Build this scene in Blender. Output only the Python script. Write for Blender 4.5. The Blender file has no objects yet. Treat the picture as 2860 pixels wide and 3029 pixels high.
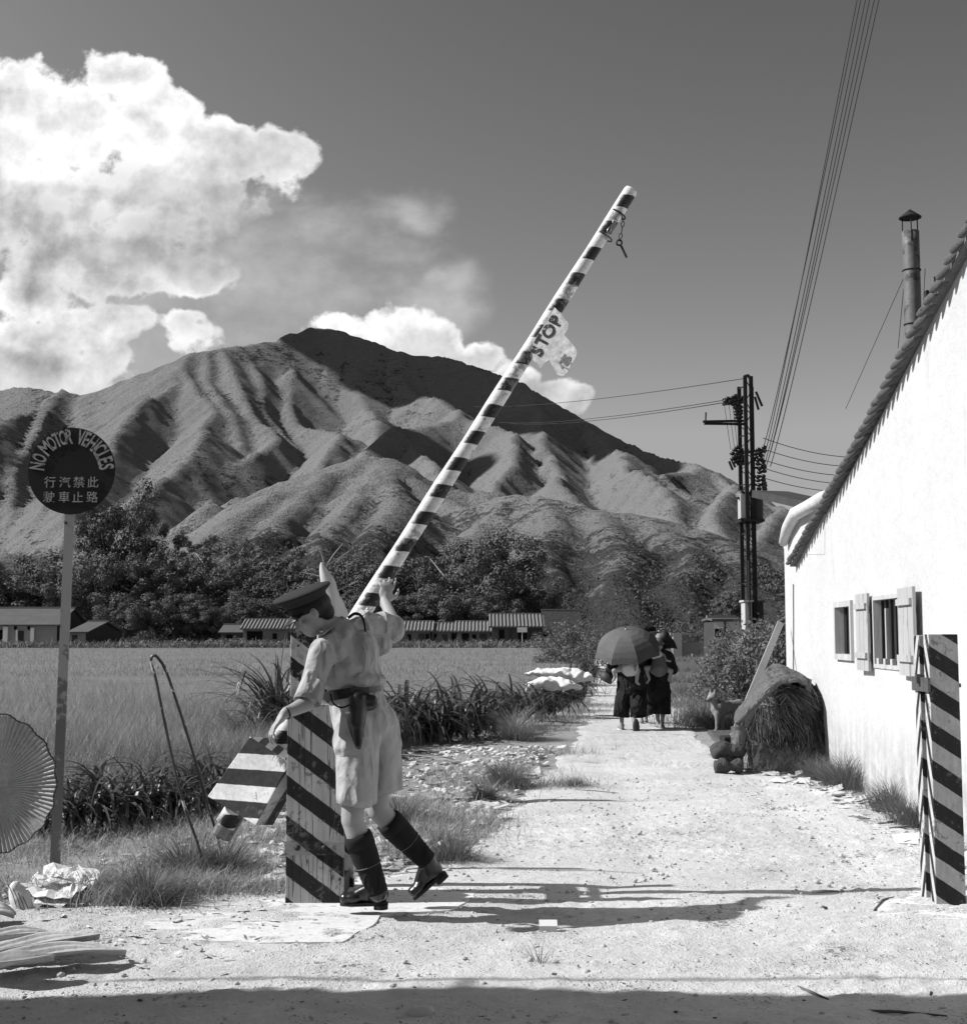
import bpy, bmesh, math, random
import numpy as np
from mathutils import Vector, Matrix, noise as mnoise

C = bpy.context.scene.collection
S = bpy.context.scene
R = math.radians

# ------------------------------------------------------------------ camera
# the photograph is 2860 x 3029; lens and pitch recovered from its horizon and verticals
FPX, CX, CY = 4000.0, 1430.0, 1514.5
CAM_H = 1.4
PITCH = math.atan(365.5 / FPX)
cam_data = bpy.data.cameras.new('camera')
cam = bpy.data.objects.new('camera', cam_data)
C.objects.link(cam)
cam.location = (0, 0, CAM_H)
cam.rotation_euler = (R(90) + PITCH, 0, 0)
cam_data.sensor_fit = 'VERTICAL'
cam_data.sensor_height = 24.0
cam_data.lens = FPX / 3029.0 * 24.0
cam_data.clip_start = 0.05
cam_data.clip_end = 12000
S.camera = cam

# ------------------------------------------------------------------ light
SUN_EL, SUN_SHADOW = 38.5, (1.0, 0.045)       # shadows run to the right and slightly away
_az = math.atan2(-SUN_SHADOW[1], -SUN_SHADOW[0])
SUN_DIR = Vector((math.cos(_az) * math.cos(R(SUN_EL)), math.sin(_az) * math.cos(R(SUN_EL)), math.sin(R(SUN_EL))))
sd = bpy.data.lights.new('sun', 'SUN')
sd.energy = 5.0
sd.angle = R(0.53)
sd.color = (1.0, 1.0, 1.0)                    # black and white film
sun = bpy.data.objects.new('sun', sd)
C.objects.link(sun)
sun.rotation_euler = SUN_DIR.to_track_quat('Z', 'Y').to_euler()
sun.location = (-20, -5, 30)

vs = S.view_settings
vs.view_transform = 'Standard'
vs.look = 'None'
vs.gamma = 1.0
vs.exposure = 0.4
vs.use_curve_mapping = False

# ------------------------------------------------------------------ pixel of the photo -> point at depth Y
def ray(u, v):
    a, b = (u - CX) / FPX, (CY - v) / FPX
    cp, sp = math.cos(PITCH), math.sin(PITCH)
    return a, cp - b * sp, sp + b * cp
def P(u, v, Y):
    a, y, z = ray(u, v)
    return Vector((a / y * Y, Y, CAM_H + z / y * Y))
def G(u, v, z=0.0):
    a, y, w = ray(u, v)
    t = (z - CAM_H) / w
    return Vector((a * t, y * t, z))
DS = 1.52452                                   # displayed photo (1876 wide) -> full size
def D(u, v, Y): return P(u * DS, v * DS, Y)

# ------------------------------------------------------------------ world: black and white sky seen through a red filter, with cumulus
world = bpy.data.worlds.new('World')
S.world = world
world.use_nodes = True
world.cycles.sampling_method = 'MANUAL'
world.cycles.sample_map_resolution = 512
WT = world.node_tree
WT.nodes.clear()
class V_:
    """a scalar node socket with arithmetic"""
    def __init__(s, sock, t): s.s, s.t = sock, t
    def _m(s, op, *o, clamp=False):
        n = s.t.nodes.new('ShaderNodeMath'); n.operation = op; n.use_clamp = clamp
        for i, x in enumerate((s,) + o):
            if isinstance(x, V_): s.t.links.new(x.s, n.inputs[i])
            else: n.inputs[i].default_value = x
        return V_(n.outputs[0], s.t)
    def __add__(s, o): return s._m('ADD', o)
    __radd__ = __add__
    def __sub__(s, o): return s._m('SUBTRACT', o)
    def __rsub__(s, o): return (s * -1.0) + o
    def __mul__(s, o): return s._m('MULTIPLY', o)
    __rmul__ = __mul__
    def __truediv__(s, o): return s._m('DIVIDE', o)
    def mx(s, o): return s._m('MAXIMUM', o)
    def mn(s, o): return s._m('MINIMUM', o)
    def smx(s, o, k): return s._m('SMOOTH_MAX', o, k)
    def pw(s, o): return s._m('POWER', o)
    def ab(s): return s._m('ABSOLUTE')
    def sq(s): return s._m('SQRT')
    def frac(s): return s._m('FRACT')
    def clamp(s): return s._m('ADD', 0.0, clamp=True)
    def gt(s, o): return s._m('GREATER_THAN', o)
    def ss(s, a, b, lo=0.0, hi=1.0):
        n = s.t.nodes.new('ShaderNodeMapRange'); n.interpolation_type = 'SMOOTHSTEP'
        s.t.links.new(s.s, n.inputs[0])
        for i, x in enumerate((a, b, lo, hi)): n.inputs[i + 1].default_value = x
        return V_(n.outputs[0], s.t)
def xyz(t, vec_sock):
    n = t.nodes.new('ShaderNodeSeparateXYZ'); t.links.new(vec_sock, n.inputs[0])
    return [V_(n.outputs[i], t) for i in range(3)]
def comb(t, x, y, z):
    n = t.nodes.new('ShaderNodeCombineXYZ')
    for i, v in enumerate((x, y, z)):
        if isinstance(v, V_): t.links.new(v.s, n.inputs[i])
        else: n.inputs[i].default_value = v
    return n.outputs[0]
def noise(t, vec, scale=5, detail=4, rough=.55, lac=2.0, dist=0.0, typ='FBM'):
    n = t.nodes.new('ShaderNodeTexNoise')
    n.noise_dimensions = '3D'
    try: n.noise_type = typ
    except Exception: pass
    if vec is not None: t.links.new(vec, n.inputs['Vector'])
    for k, v in (('Scale', scale), ('Detail', detail), ('Roughness', rough), ('Lacunarity', lac), ('Distortion', dist)):
        n.inputs[k].default_value = v
    return V_(n.outputs[0], t)
def mixv(a, b, f):
    """a*(1-f)+b*f on scalars"""
    if not isinstance(a, V_): a = f * 0.0 + a
    return a + (b - a) * f

def build_world():
    t = WT
    tc = t.nodes.new('ShaderNodeTexCoord')
    x, y, z = xyz(t, tc.outputs['Generated'])
    sky = t.nodes.new('ShaderNodeTexSky')
    sky.sky_type = 'NISHITA'
    sky.sun_disc = False
    sky.sun_elevation = R(SUN_EL)
    sky.sun_rotation = math.atan2(SUN_DIR.x, SUN_DIR.y)
    sky.air_density, sky.dust_density, sky.ozone_density = 1.0, 2.2, 1.0
    sep = t.nodes.new('ShaderNodeSeparateColor')
    t.links.new(sky.outputs[0], sep.inputs[0])
    red, grn = V_(sep.outputs[0], t), V_(sep.outputs[1], t)
    grey = red * 0.92 + grn * 0.08
    yy = y.mx(0.05)
    a, b = x / yy, z / yy                      # tangents of azimuth and height, in front of the viewer
    ahead = y.ss(0.05, 0.3)
    w0 = comb(t, a, b, 9.3)
    wx = (noise(t, w0, 9, 3, .55) - 0.5) * 0.085
    wy = (noise(t, comb(t, a, b, 4.4), 9, 3, .55) - 0.5) * 0.07
    dcache = {}
    def lay(sa, sb, far=False):
        """cloud density at the direction moved by (sa, sb)"""
        aa, bb = a + sa, b + sb
        p = comb(t, aa, bb, 3.1)
        big = noise(t, p, 15, 3, .5) - 0.5
        fin = noise(t, p, 42, 6, .64) - 0.5
        puff = (noise(t, p, 26, 3, .5) - 0.5).ab() * -2.0 + 0.35       # rounded heads
        if 'd' in dcache and not far: return dcache['d'].mn(1.0) * 1.1 + big * 0.8 + fin * 0.92 - puff * 0.46, big, fin
        ea, eb = aa + wx, bb + wy
        d = None
        for (u, v, ru, rv) in CLOUDS:
            c = ray(u * DS, v * DS)
            ca, cb = c[0] / c[1], c[2] / c[1]
            e = ((ea - ca) * (FPX / DS / ru)).pw(2.0) + ((eb - cb) * (FPX / DS / rv)).pw(2.0)
            e = (1.0 - e.sq()) * min(1.0, (ru * rv) ** .5 / 75.0)
            d = e if d is None else d.smx(e, 0.2)
        dcache['d'] = d
        return d.mn(1.0) * 1.1 + big * 0.8 + fin * 0.92 - puff * 0.46, big, fin
    dens, big, fin = lay(0.0, 0.0)
    dens2, _b, _f = lay(0.007, -0.012)        # a step away from the light
    dens3, _b, _f = lay(0.022, -0.035, True)
    f2 = noise(t, comb(t, a, b, 1.7), 6.0, 3, .5) - 0.5
    alpha = dens.ss(0.02, 0.24)
    relief = (dens2 - dens) * 0.85 + (dens3 - dens).mx(-0.5).mn(0.5) * 0.55
    shade = (relief * 0.9 + f2 * 1.1 + 0.86).clamp()
    # lower, heavier undersides are greyer: the layers of the bank thin out to the right
    under = None
    for (u, v, ru, rv, k) in UNDERS:
        c = ray(u * DS, v * DS)
        ca, cb = c[0] / c[1], c[2] / c[1]
        e = ((a - ca) * (FPX / DS / ru)).pw(2.0) + ((b - cb) * (FPX / DS / rv)).pw(2.0)
        e = (1.0 - e).mx(0.0) * k
        under = e if under is None else under.mx(e)
    shade = (shade - under * (1.0 - big * 2.0 - fin * 1.2)).clamp()
    cloud = mixv(0.22, 0.78, shade)
    # thin veil over the middle of the bank
    veil = None
    pv = comb(t, a * 0.6, b, 7.7)
    nv = noise(t, pv, 13, 6, .6) - 0.5
    for (u, v, ru, rv) in VEILS:
        c = ray(u * DS, v * DS)
        ca, cb = c[0] / c[1], c[2] / c[1]
        e = ((a + wx * 1.8 - ca) * (FPX / DS / ru)).pw(2.0) + ((b + wy * 1.5 - cb) * (FPX / DS / rv)).pw(2.0)
        e = 1.0 - e.sq()
        veil = e if veil is None else veil.smx(e, 0.2)
    veil = (veil + nv * 3.0 + f2 * 1.0).ss(-0.1, 1.25) * 0.85
    wisps = (nv * 1.0 + fin * 0.9 + 0.5).clamp()
    skyv = ((grey * SKY_K).pw(1.7) * 2.95).mn(0.30)
    out = mixv(skyv, 0.27 + wisps * 0.22, veil * ahead)
    out = mixv(out, cloud, alpha * ahead)
    bg = t.nodes.new('ShaderNodeBackground')
    bg.inputs['Strength'].default_value = 1.0
    col = comb(t, out, out, out)
    t.links.new(col, bg.inputs['Color'])
    ow = t.nodes.new('ShaderNodeOutputWorld')
    t.links.new(bg.outputs[0], ow.inputs[0])
SKY_K = 0.100
# displayed-photo centre and radii of the cumulus heads
CLOUDS = [(0, 200, 150, 110), (130, 250, 140, 110), (255, 150, 100, 72), (320, 260, 120, 110), (450, 300, 120, 85), (540, 305, 88, 92),
          (90, 390, 220, 140), (300, 400, 210, 120), (-40, 330, 150, 180), (170, 500, 220, 80), (330, 520, 130, 60),
          (50, 570, 110, 75), (180, 620, 120, 70), (60, 680, 170, 90), (200, 710, 110, 60), (120, 760, 170, 40),
          (335, 612, 52, 26), (362, 640, 44, 36), (382, 662, 30, 22),
          (690, 622, 115, 45), (800, 632, 120, 62), (900, 672, 100, 55), (980, 715, 80, 42), (1095, 765, 80, 44), (760, 700, 170, 60)]
UNDERS = [(60, 450, 240, 110, .42), (400, 470, 240, 110, .62), (250, 360, 110, 60, .25), (420, 420, 190, 80, .4), (90, 560, 90, 40, .3),
          (90, 700, 80, 60, .42), (230, 560, 150, 50, .4), (980, 770, 160, 40, .3)]
VEILS = [(400, 500, 360, 170), (610, 515, 240, 110), (430, 640, 300, 110), (770, 440, 95, 40), (850, 545, 90, 30), (850, 570, 120, 55), (120, 560, 260, 170), (250, 700, 280, 80)]
build_world()
# ------------------------------------------------------------------ materials (all grey: the place as black and white film saw it)
MATS = {}
def mat(name, base=.3, rough=.85, var=.0, scale=6., bump=0., bscale=40., spots=0., spot_scale=30., spot_val=.03, coord='Object', stretch=(1, 1, 1), spec=.3, metal=0., fine=0., trans=0., folds=0.):
    """a mottled grey surface: broad tone noise, optional dark spots of wear, noise bump"""
    if name in MATS: return MATS[name]
    m = bpy.data.materials.new(name); m.use_nodes = True
    t = m.node_tree; b = t.nodes['Principled BSDF']
    tc = t.nodes.new('ShaderNodeTexCoord')
    mp = t.nodes.new('ShaderNodeMapping'); mp.inputs['Scale'].default_value = stretch
    t.links.new(tc.outputs[coord], mp.inputs[0])
    vec = mp.outputs[0]
    n = noise(t, vec, scale, 5, .6)
    val = (n - 0.5) * (2.6 * var) + 1.0
    if fine: val = val * ((noise(t, vec, scale * 9, 3, .7) - 0.5) * (2.4 * fine) + 1.0)
    val = (val * base).mx(0.004)
    if spots:
        s = noise(t, vec, spot_scale, 4, .65).ss(.62 - spots * .16, .66 - spots * .14)
        val = mixv(val, spot_val, s * 0.9)
    t.links.new(comb(t, val, val, val), b.inputs['Base Color'])
    b.inputs['Roughness'].default_value = rough
    b.inputs['Specular IOR Level'].default_value = spec
    b.inputs['Metallic'].default_value = metal
    if trans:
        tr = t.nodes.new('ShaderNodeBsdfTranslucent'); mx = t.nodes.new('ShaderNodeMixShader'); mx.inputs[0].default_value = trans
        t.links.new(comb(t, val, val, val), tr.inputs[0])
        o = t.nodes['Material Output']
        t.links.new(b.outputs[0], mx.inputs[1]); t.links.new(tr.outputs[0], mx.inputs[2]); t.links.new(mx.outputs[0], o.inputs[0])
    if folds:                                  # creases of worn cloth: two crossing ridge patterns, drawn out downward
        def rdg(sx, sz, sc, dist):
            m2 = t.nodes.new('ShaderNodeMapping'); m2.inputs['Scale'].default_value = (sx, sx, sz); m2.inputs['Rotation'].default_value = (0, dist, 0)
            t.links.new(tc.outputs['Object'], m2.inputs[0])
            return 1.0 - ((noise(t, m2.outputs[0], sc, 2, .5, dist=.6) - 0.5).ab() * 5.0).mn(1.0)
        hf = rdg(1.3, .45, 5.0, .5) + rdg(1.0, .6, 7.5, -.7) * .7 + noise(t, tc.outputs['Object'], 9, 3, .5) * 1.2
        bf = t.nodes.new('ShaderNodeBump'); bf.inputs['Distance'].default_value = folds
        t.links.new(hf.s, bf.inputs['Height']); t.links.new(bf.outputs[0], b.inputs['Normal'])
    if bump:
        bn = t.nodes.new('ShaderNodeBump'); bn.inputs['Strength'].default_value = 1.0
        bn.inputs['Distance'].default_value = bump
        h = noise(t, vec, bscale, 5, .6)
        t.links.new(h.s, bn.inputs['Height']); t.links.new(bn.outputs[0], b.inputs['Normal'])
        if folds: t.links.new(bf.outputs[0], bn.inputs['Normal'])
    MATS[name] = m
    return m

def stripe_mat(name, ax, period, phase=0., duty=.5, dark=.012, light=.5, wear=.35, grain=(1, 1, 1), gscale=20., coord='Object', bump=.002, wearcol=.16, crack=0., lit_worn_side=None):
    """diagonal painted stripes: ax = (kx,ky,kz) so that stripe coordinate = dot(ax, p)/period"""
    m = bpy.data.materials.new(name); m.use_nodes = True
    t = m.node_tree; b = t.nodes['Principled BSDF']
    tc = t.nodes.new('ShaderNodeTexCoord')
    src = tc.outputs[coord]
    x, y, z = xyz(t, src)
    mp = t.nodes.new('ShaderNodeMapping'); mp.inputs['Scale'].default_value = grain
    t.links.new(src, mp.inputs[0])
    wob = (noise(t, src, 14, 4, .6) - 0.5) * 0.055
    sc = ((x * ax[0] + y * ax[1] + z * ax[2]) * (1.0 / period) + (phase + 50.0) + wob).frac()
    edge = sc.ss(duty - .012, duty + .012)     # 0 in the dark part
    top = sc.ss(.985, 1.0)
    st = edge * (1.0 - top)
    g = noise(t, mp.outputs[0], gscale, 5, .65)
    lv = light * ((g - 0.5) * 0.9 + 1.0)
    dv = dark * ((g - 0.5) * 2.0 + 1.3)
    val = mixv(dv, 1.0, st) * 1.0
    val = dv + (lv - dv) * st
    n1 = noise(t, src, 26, 6, .72)
    n2 = noise(t, src, 5, 3, .5)
    chips = (n1 + (n2 - 0.5) * 0.6).ss(.66 - wear * .22, .70 - wear * .2)
    val = mixv(val, wearcol, chips * 0.75)
    if lit_worn_side:                              # sunlit side: its brightness is painted over the dark stripes, along with worn paint
        ge = t.nodes.new('ShaderNodeNewGeometry'); nx_, ny_, nz_ = xyz(t, ge.outputs['Normal'])
        w_ = (nx_ * lit_worn_side[0] + ny_ * lit_worn_side[1] + nz_ * lit_worn_side[2] + (n1 - .5) * 1.1).ss(.30, .75)
        val = mixv(val, light * .9, w_ * .85)
    val = val * ((n2 - 0.5) * 0.5 + 1.0)
    hsum = g
    if crack:
        mc = t.nodes.new('ShaderNodeMapping'); mc.inputs['Scale'].default_value = (26, 26, 1.1)
        t.links.new(src, mc.inputs[0])
        cr = ((noise(t, mc.outputs[0], 1.0, 3, .5) - 0.5).ab()).ss(0.0, .022)
        val = val * mixv(1.0 - crack, 1.0, cr)
        hsum = g * 0.4 + cr
    t.links.new(comb(t, val, val, val), b.inputs['Base Color'])
    b.inputs['Roughness'].default_value = .6
    b.inputs['Specular IOR Level'].default_value = .25
    bn = t.nodes.new('ShaderNodeBump'); bn.inputs['Distance'].default_value = bump
    t.links.new(hsum.s, bn.inputs['Height']); t.links.new(bn.outputs[0], b.inputs['Normal'])
    return m

# ------------------------------------------------------------------ object helpers
def props(o, label=None, cat=None, group=None, kind=None):
    if label: o['label'] = label
    if cat: o['category'] = cat
    if group: o['group'] = group
    if kind: o['kind'] = kind
    return o
def thing(name, loc, label=None, cat=None, group=None, rz=0.0):
    o = bpy.data.objects.new(name, None); C.objects.link(o)
    o.empty_display_size = .1
    o.location = loc; o.rotation_euler = (0, 0, rz)
    return props(o, label, cat, group)
def origin_of(parent):
    p = Vector((0, 0, 0))
    while parent is not None:
        p += parent.location; parent = parent.parent
    return p
def link_mesh(name, me, parent=None, loc=None):
    o = bpy.data.objects.new(name, me); C.objects.link(o)
    if parent is not None: o.parent = parent
    if loc is not None: o.location = loc
    return o
def put(name, verts, faces, material, parent=None, smooth=False, base=None):
    """mesh from world coordinates; as a child its origin is its parent's; alone its origin is base"""
    org = origin_of(parent) if parent is not None else Vector(base if base is not None else (0, 0, 0))
    v = np.asarray([tuple(q) for q in verts], dtype=float) - np.array(org)
    me = bpy.data.meshes.new(name)
    me.from_pydata(v.tolist(), [], [tuple(f) for f in faces])
    me.update()
    if material is not None: me.materials.append(material)
    if smooth: me.polygons.foreach_set('use_smooth', [True] * len(me.polygons))
    o = link_mesh(name, me, parent)
    if parent is None: o.location = org
    return o
class MB:
    def __init__(s): s.v, s.f = [], []
    def add(s, vs, fs):
        n = len(s.v); s.v += [Vector(q) for q in vs]; s.f += [tuple(i + n for i in f) for f in fs]; return s
    def box(s, c, size, M=None):
        hx, hy, hz = (q / 2 for q in size)
        vs = [Vector((x, y, z)) for x in (-hx, hx) for y in (-hy, hy) for z in (-hz, hz)]
        if M is not None: vs = [M @ q for q in vs]
        vs = [q + Vector(c) for q in vs]
        return s.add(vs, [(0, 1, 3, 2), (4, 6, 7, 5), (0, 4, 5, 1), (2, 3, 7, 6), (0, 2, 6, 4), (1, 5, 7, 3)])
    def bar(s, a, b, w, h=None, up=(0, 0, 1)):
        a, b = Vector(a), Vector(b); h = h or w
        d = (b - a); L = d.length; d.normalize()
        sdir = d.cross(Vector(up))
        if sdir.length < 1e-4: sdir = d.cross(Vector((0, 1, 0)))
        sdir.normalize(); u = sdir.cross(d)
        M = Matrix((d, sdir, u)).transposed()
        return s.box((a + b) / 2, (L, w, h), M)
    def tube(s, pts, rad, n=8, cap=True, sx=1.0):
        pts = [Vector(p) for p in pts]
        if not hasattr(rad, '__len__'): rad = [rad] * len(pts)
        base = len(s.v); prev = None
        for i, p in enumerate(pts):
            d = (pts[min(i + 1, len(pts) - 1)] - pts[max(i - 1, 0)])
            if d.length < 1e-9: d = Vector((0, 0, 1))
            d.normalize()
            if prev is None:
                q = Vector((0, 0, 1)) if abs(d.z) < .9 else Vector((1, 0, 0))
                x = d.cross(q).normalized()
            else:
                x = (prev - d * prev.dot(d))
                x = x.normalized() if x.length > 1e-6 else d.orthogonal().normalized()
            prev = x; y = d.cross(x)
            for k in range(n):
                an = 2 * math.pi * k / n
                s.v.append(p + (x * math.cos(an) * sx + y * math.sin(an)) * rad[i])
        for i in range(len(pts) - 1):
            for k in range(n):
                a0, a1 = base + i * n + k, base + i * n + (k + 1) % n
                s.f.append((a0, a1, a1 + n, a0 + n))
        if cap:
            s.f.append(tuple(base + k for k in range(n))[::-1])
            s.f.append(tuple(base + (len(pts) - 1) * n + k for k in range(n)))
        return s
    def ell(s, c, r, M=None, n=10, m=7):
        c = Vector(c); vs = []; fs = []
        if not hasattr(r, '__len__'): r = (r, r, r)
        for j in range(m + 1):
            ph = math.pi * j / m
            for k in range(n):
                th = 2 * math.pi * k / n
                q = Vector((r[0] * math.sin(ph) * math.cos(th), r[1] * math.sin(ph) * math.sin(th), r[2] * math.cos(ph)))
                if M is not None: q = M @ q
                vs.append(c + q)
        for j in range(m):
            for k in range(n):
                a0, a1 = j * n + k, j * n + (k + 1) % n
                fs.append((a0, a0 + n, a1 + n, a1))
        return s.add(vs, fs)
    def prism(s, poly, off):
        """closed polygon (3D points) extruded by the vector off"""
        off = Vector(off); n = len(poly)
        vs = [Vector(p) for p in poly] + [Vector(p) + off for p in poly]
        fs = [tuple(range(n))[::-1], tuple(range(n, 2 * n))] + [(i, (i + 1) % n, n + (i + 1) % n, n + i) for i in range(n)]
        return s.add(vs, fs)
    def grid(s, fn, nu, nv):
        vs = [Vector(fn(i / nu, j / nv)) for j in range(nv + 1) for i in range(nu + 1)]
        fs = [(j * (nu + 1) + i, j * (nu + 1) + i + 1, (j + 1) * (nu + 1) + i + 1, (j + 1) * (nu + 1) + i) for j in range(nv) for i in range(nu)]
        return s.add(vs, fs)
    def build(s, name, material, parent=None, smooth=False, base=None):
        return put(name, s.v, s.f, material, parent, smooth, base)
def bevel(o, w=.004, seg=2):
    m = o.modifiers.new('bevel', 'BEVEL'); m.width = w; m.segments = seg; m.limit_method = 'ANGLE'; return o

def np_mesh(name, V, F, material, parent=None, smooth=False, base=(0, 0, 0)):
    """fast mesh from numpy: V (n,3), F (m,k) all of one size"""
    me = bpy.data.meshes.new(name)
    V = np.asarray(V, dtype=np.float32) - np.asarray(base, dtype=np.float32)
    F = np.asarray(F, dtype=np.int32)
    me.vertices.add(len(V)); me.vertices.foreach_set('co', V.ravel())
    k = F.shape[1]
    me.loops.add(F.size); me.loops.foreach_set('vertex_index', F.ravel())
    me.polygons.add(len(F))
    me.polygons.foreach_set('loop_start', np.arange(0, F.size, k, dtype=np.int32))
    me.polygons.foreach_set('loop_total', np.full(len(F), k, dtype=np.int32))
    if smooth: me.polygons.foreach_set('use_smooth', np.ones(len(F), dtype=bool))
    me.update(calc_edges=True)
    if material is not None: me.materials.append(material)
    o = link_mesh(name, me, parent)
    if parent is None: o.location = base
    return o

def blades_np(rng, base, h, w, lean, droop=.35, seg=3, lean_dir=None):
    """grass or strap leaves: base (n,3), height h (n), width w (n), lean angle (n); returns V, F"""
    n = len(base)
    th = rng.uniform(0, 2 * np.pi, n) if lean_dir is None else lean_dir
    d = np.stack([np.cos(th), np.sin(th), np.zeros(n)], 1)
    tw = th + np.pi / 2 + rng.normal(0, .5, n)
    s = np.stack([np.cos(tw), np.sin(tw), np.zeros(n)], 1)
    rows = []
    pos = base.copy(); ang = lean.copy() if hasattr(lean, 'copy') else np.full(n, lean)
    for k in range(seg + 1):
        t = k / seg
        ww = (w * (1 - t) ** .6 if k < seg else w * .06)
        rows.append(pos - s * (ww / 2)[:, None]); rows.append(pos + s * (ww / 2)[:, None])
        st = h / seg
        pos = pos + d * (np.sin(ang) * st)[:, None] + np.array([0, 0, 1.0]) * (np.cos(ang) * st)[:, None]
        ang = ang + droop * rng.uniform(.6, 1.5, n)
    V = np.stack(rows, 1).reshape(-1, 3)
    idx = np.arange(n)[:, None] * (2 * (seg + 1))
    F = np.concatenate([np.concatenate([idx + 2 * k, idx + 2 * k + 1, idx + 2 * k + 3, idx + 2 * k + 2], 1) for k in range(seg)], 0)
    return V, F

def clone(o, parent=None):
    """a thing, its parts and their sub-parts"""
    c = o.copy(); C.objects.link(c); c.parent = parent
    for ch in list(o.children): clone(ch, c)
    return c

def remeshed(mb, voxel, it=6, fac=.5):
    """the union of overlapping shapes as one continuous surface: (verts, faces)"""
    me = bpy.data.meshes.new('tmp'); me.from_pydata([tuple(v) for v in mb.v], [], mb.f); me.update()
    o = bpy.data.objects.new('tmp', me); C.objects.link(o)
    m = o.modifiers.new('r', 'REMESH'); m.mode = 'VOXEL'; m.voxel_size = voxel; m.adaptivity = 0
    s = o.modifiers.new('s', 'SMOOTH'); s.factor = fac; s.iterations = it
    dg = bpy.context.evaluated_depsgraph_get()
    ev = o.evaluated_get(dg); em = ev.to_mesh()
    V = np.empty(len(em.vertices) * 3); em.vertices.foreach_get('co', V)
    F = [tuple(p.vertices) for p in em.polygons]
    ev.to_mesh_clear(); bpy.data.objects.remove(o)
    bpy.data.meshes.remove(me)
    return V.reshape(-1, 3), F
def blob(name, mb, material, parent, voxel=.008, it=6, folds=0., fscale=9., fstretch=(1, 1, 1)):
    V, F = remeshed(mb, voxel, it)
    if folds:
        me = bpy.data.meshes.new('t'); me.from_pydata(V.tolist(), [], F); me.update()
        N = np.empty(len(V) * 3); me.vertices.foreach_get('normal', N); N = N.reshape(-1, 3); bpy.data.meshes.remove(me)
        st = Vector(fstretch)
        k = np.array([mnoise.fractal(Vector((v[0] * fscale * st.x, v[1] * fscale * st.y, v[2] * fscale * st.z)), 1.0, 2.0, 3) for v in V])
        k = 1 - 2 * np.abs(k)
        V = V + N * (k * folds)[:, None]
    return put(name, V, F, material, parent, smooth=True)
def capsule(mb, a, b, ra, rb, n=14, flat=1.0, steps=6):
    """tapered limb with round ends"""
    a, b = Vector(a), Vector(b); d = (b - a).normalized(); pts = []; rr = []
    for k in range(4):
        an = math.pi / 2 * k / 4; pts.append(a - d * ra * math.cos(an)); rr.append(max(ra * math.sin(an), ra * .05))
    for k in range(steps + 1):
        t = k / steps; pts.append(a.lerp(b, t)); rr.append(ra + (rb - ra) * t)
    for k in range(1, 5):
        an = math.pi / 2 * k / 4; pts.append(b + d * rb * math.sin(an)); rr.append(max(rb * math.cos(an), rb * .05))
    return mb.tube(pts, rr, n, True, flat)

_font_cache = {}
def text_mesh(name, body, size, material, parent, M, extrude=.0008, bold=0.0, sx=1.0):
    """lettering as a mesh; M places the text's XY plane in the world"""
    cu = bpy.data.curves.new(name, 'FONT'); cu.body = body; cu.size = size; cu.extrude = extrude
    cu.align_x = 'CENTER'; cu.align_y = 'CENTER'; cu.offset = bold
    o = bpy.data.objects.new('tmp', cu); C.objects.link(o)
    dg = bpy.context.evaluated_depsgraph_get(); dg.update()
    me = bpy.data.meshes.new_from_object(o.evaluated_get(dg))
    bpy.data.objects.remove(o)
    me.name = name
    vs = [M @ Vector((v.co.x * sx, v.co.y, v.co.z)) for v in me.vertices]
    org = origin_of(parent)
    for v, w in zip(me.vertices, vs): v.co = w - org
    me.materials.clear(); me.materials.append(material)
    me.update()
    return link_mesh(name, me, parent)
def text_verts(body, size, bold=0.0, extrude=.0008):
    cu = bpy.data.curves.new('t', 'FONT'); cu.body = body; cu.size = size; cu.extrude = extrude
    cu.align_x = 'CENTER'; cu.align_y = 'CENTER'; cu.offset = bold; cu.resolution_u = 4
    o = bpy.data.objects.new('tmp', cu); C.objects.link(o)
    dg = bpy.context.evaluated_depsgraph_get(); dg.update()
    me = bpy.data.meshes.new_from_object(o.evaluated_get(dg))
    bpy.data.objects.remove(o)
    vs = [v.co.copy() for v in me.vertices]; fs = [tuple(p.vertices) for p in me.polygons]
    bpy.data.meshes.remove(me)
    if vs:
        cx = (min(v.x for v in vs) + max(v.x for v in vs)) / 2; cy = (min(v.y for v in vs) + max(v.y for v in vs)) / 2
        vs = [Vector((v.x - cx, v.y - cy, v.z)) for v in vs]
    return vs, fs
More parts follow.
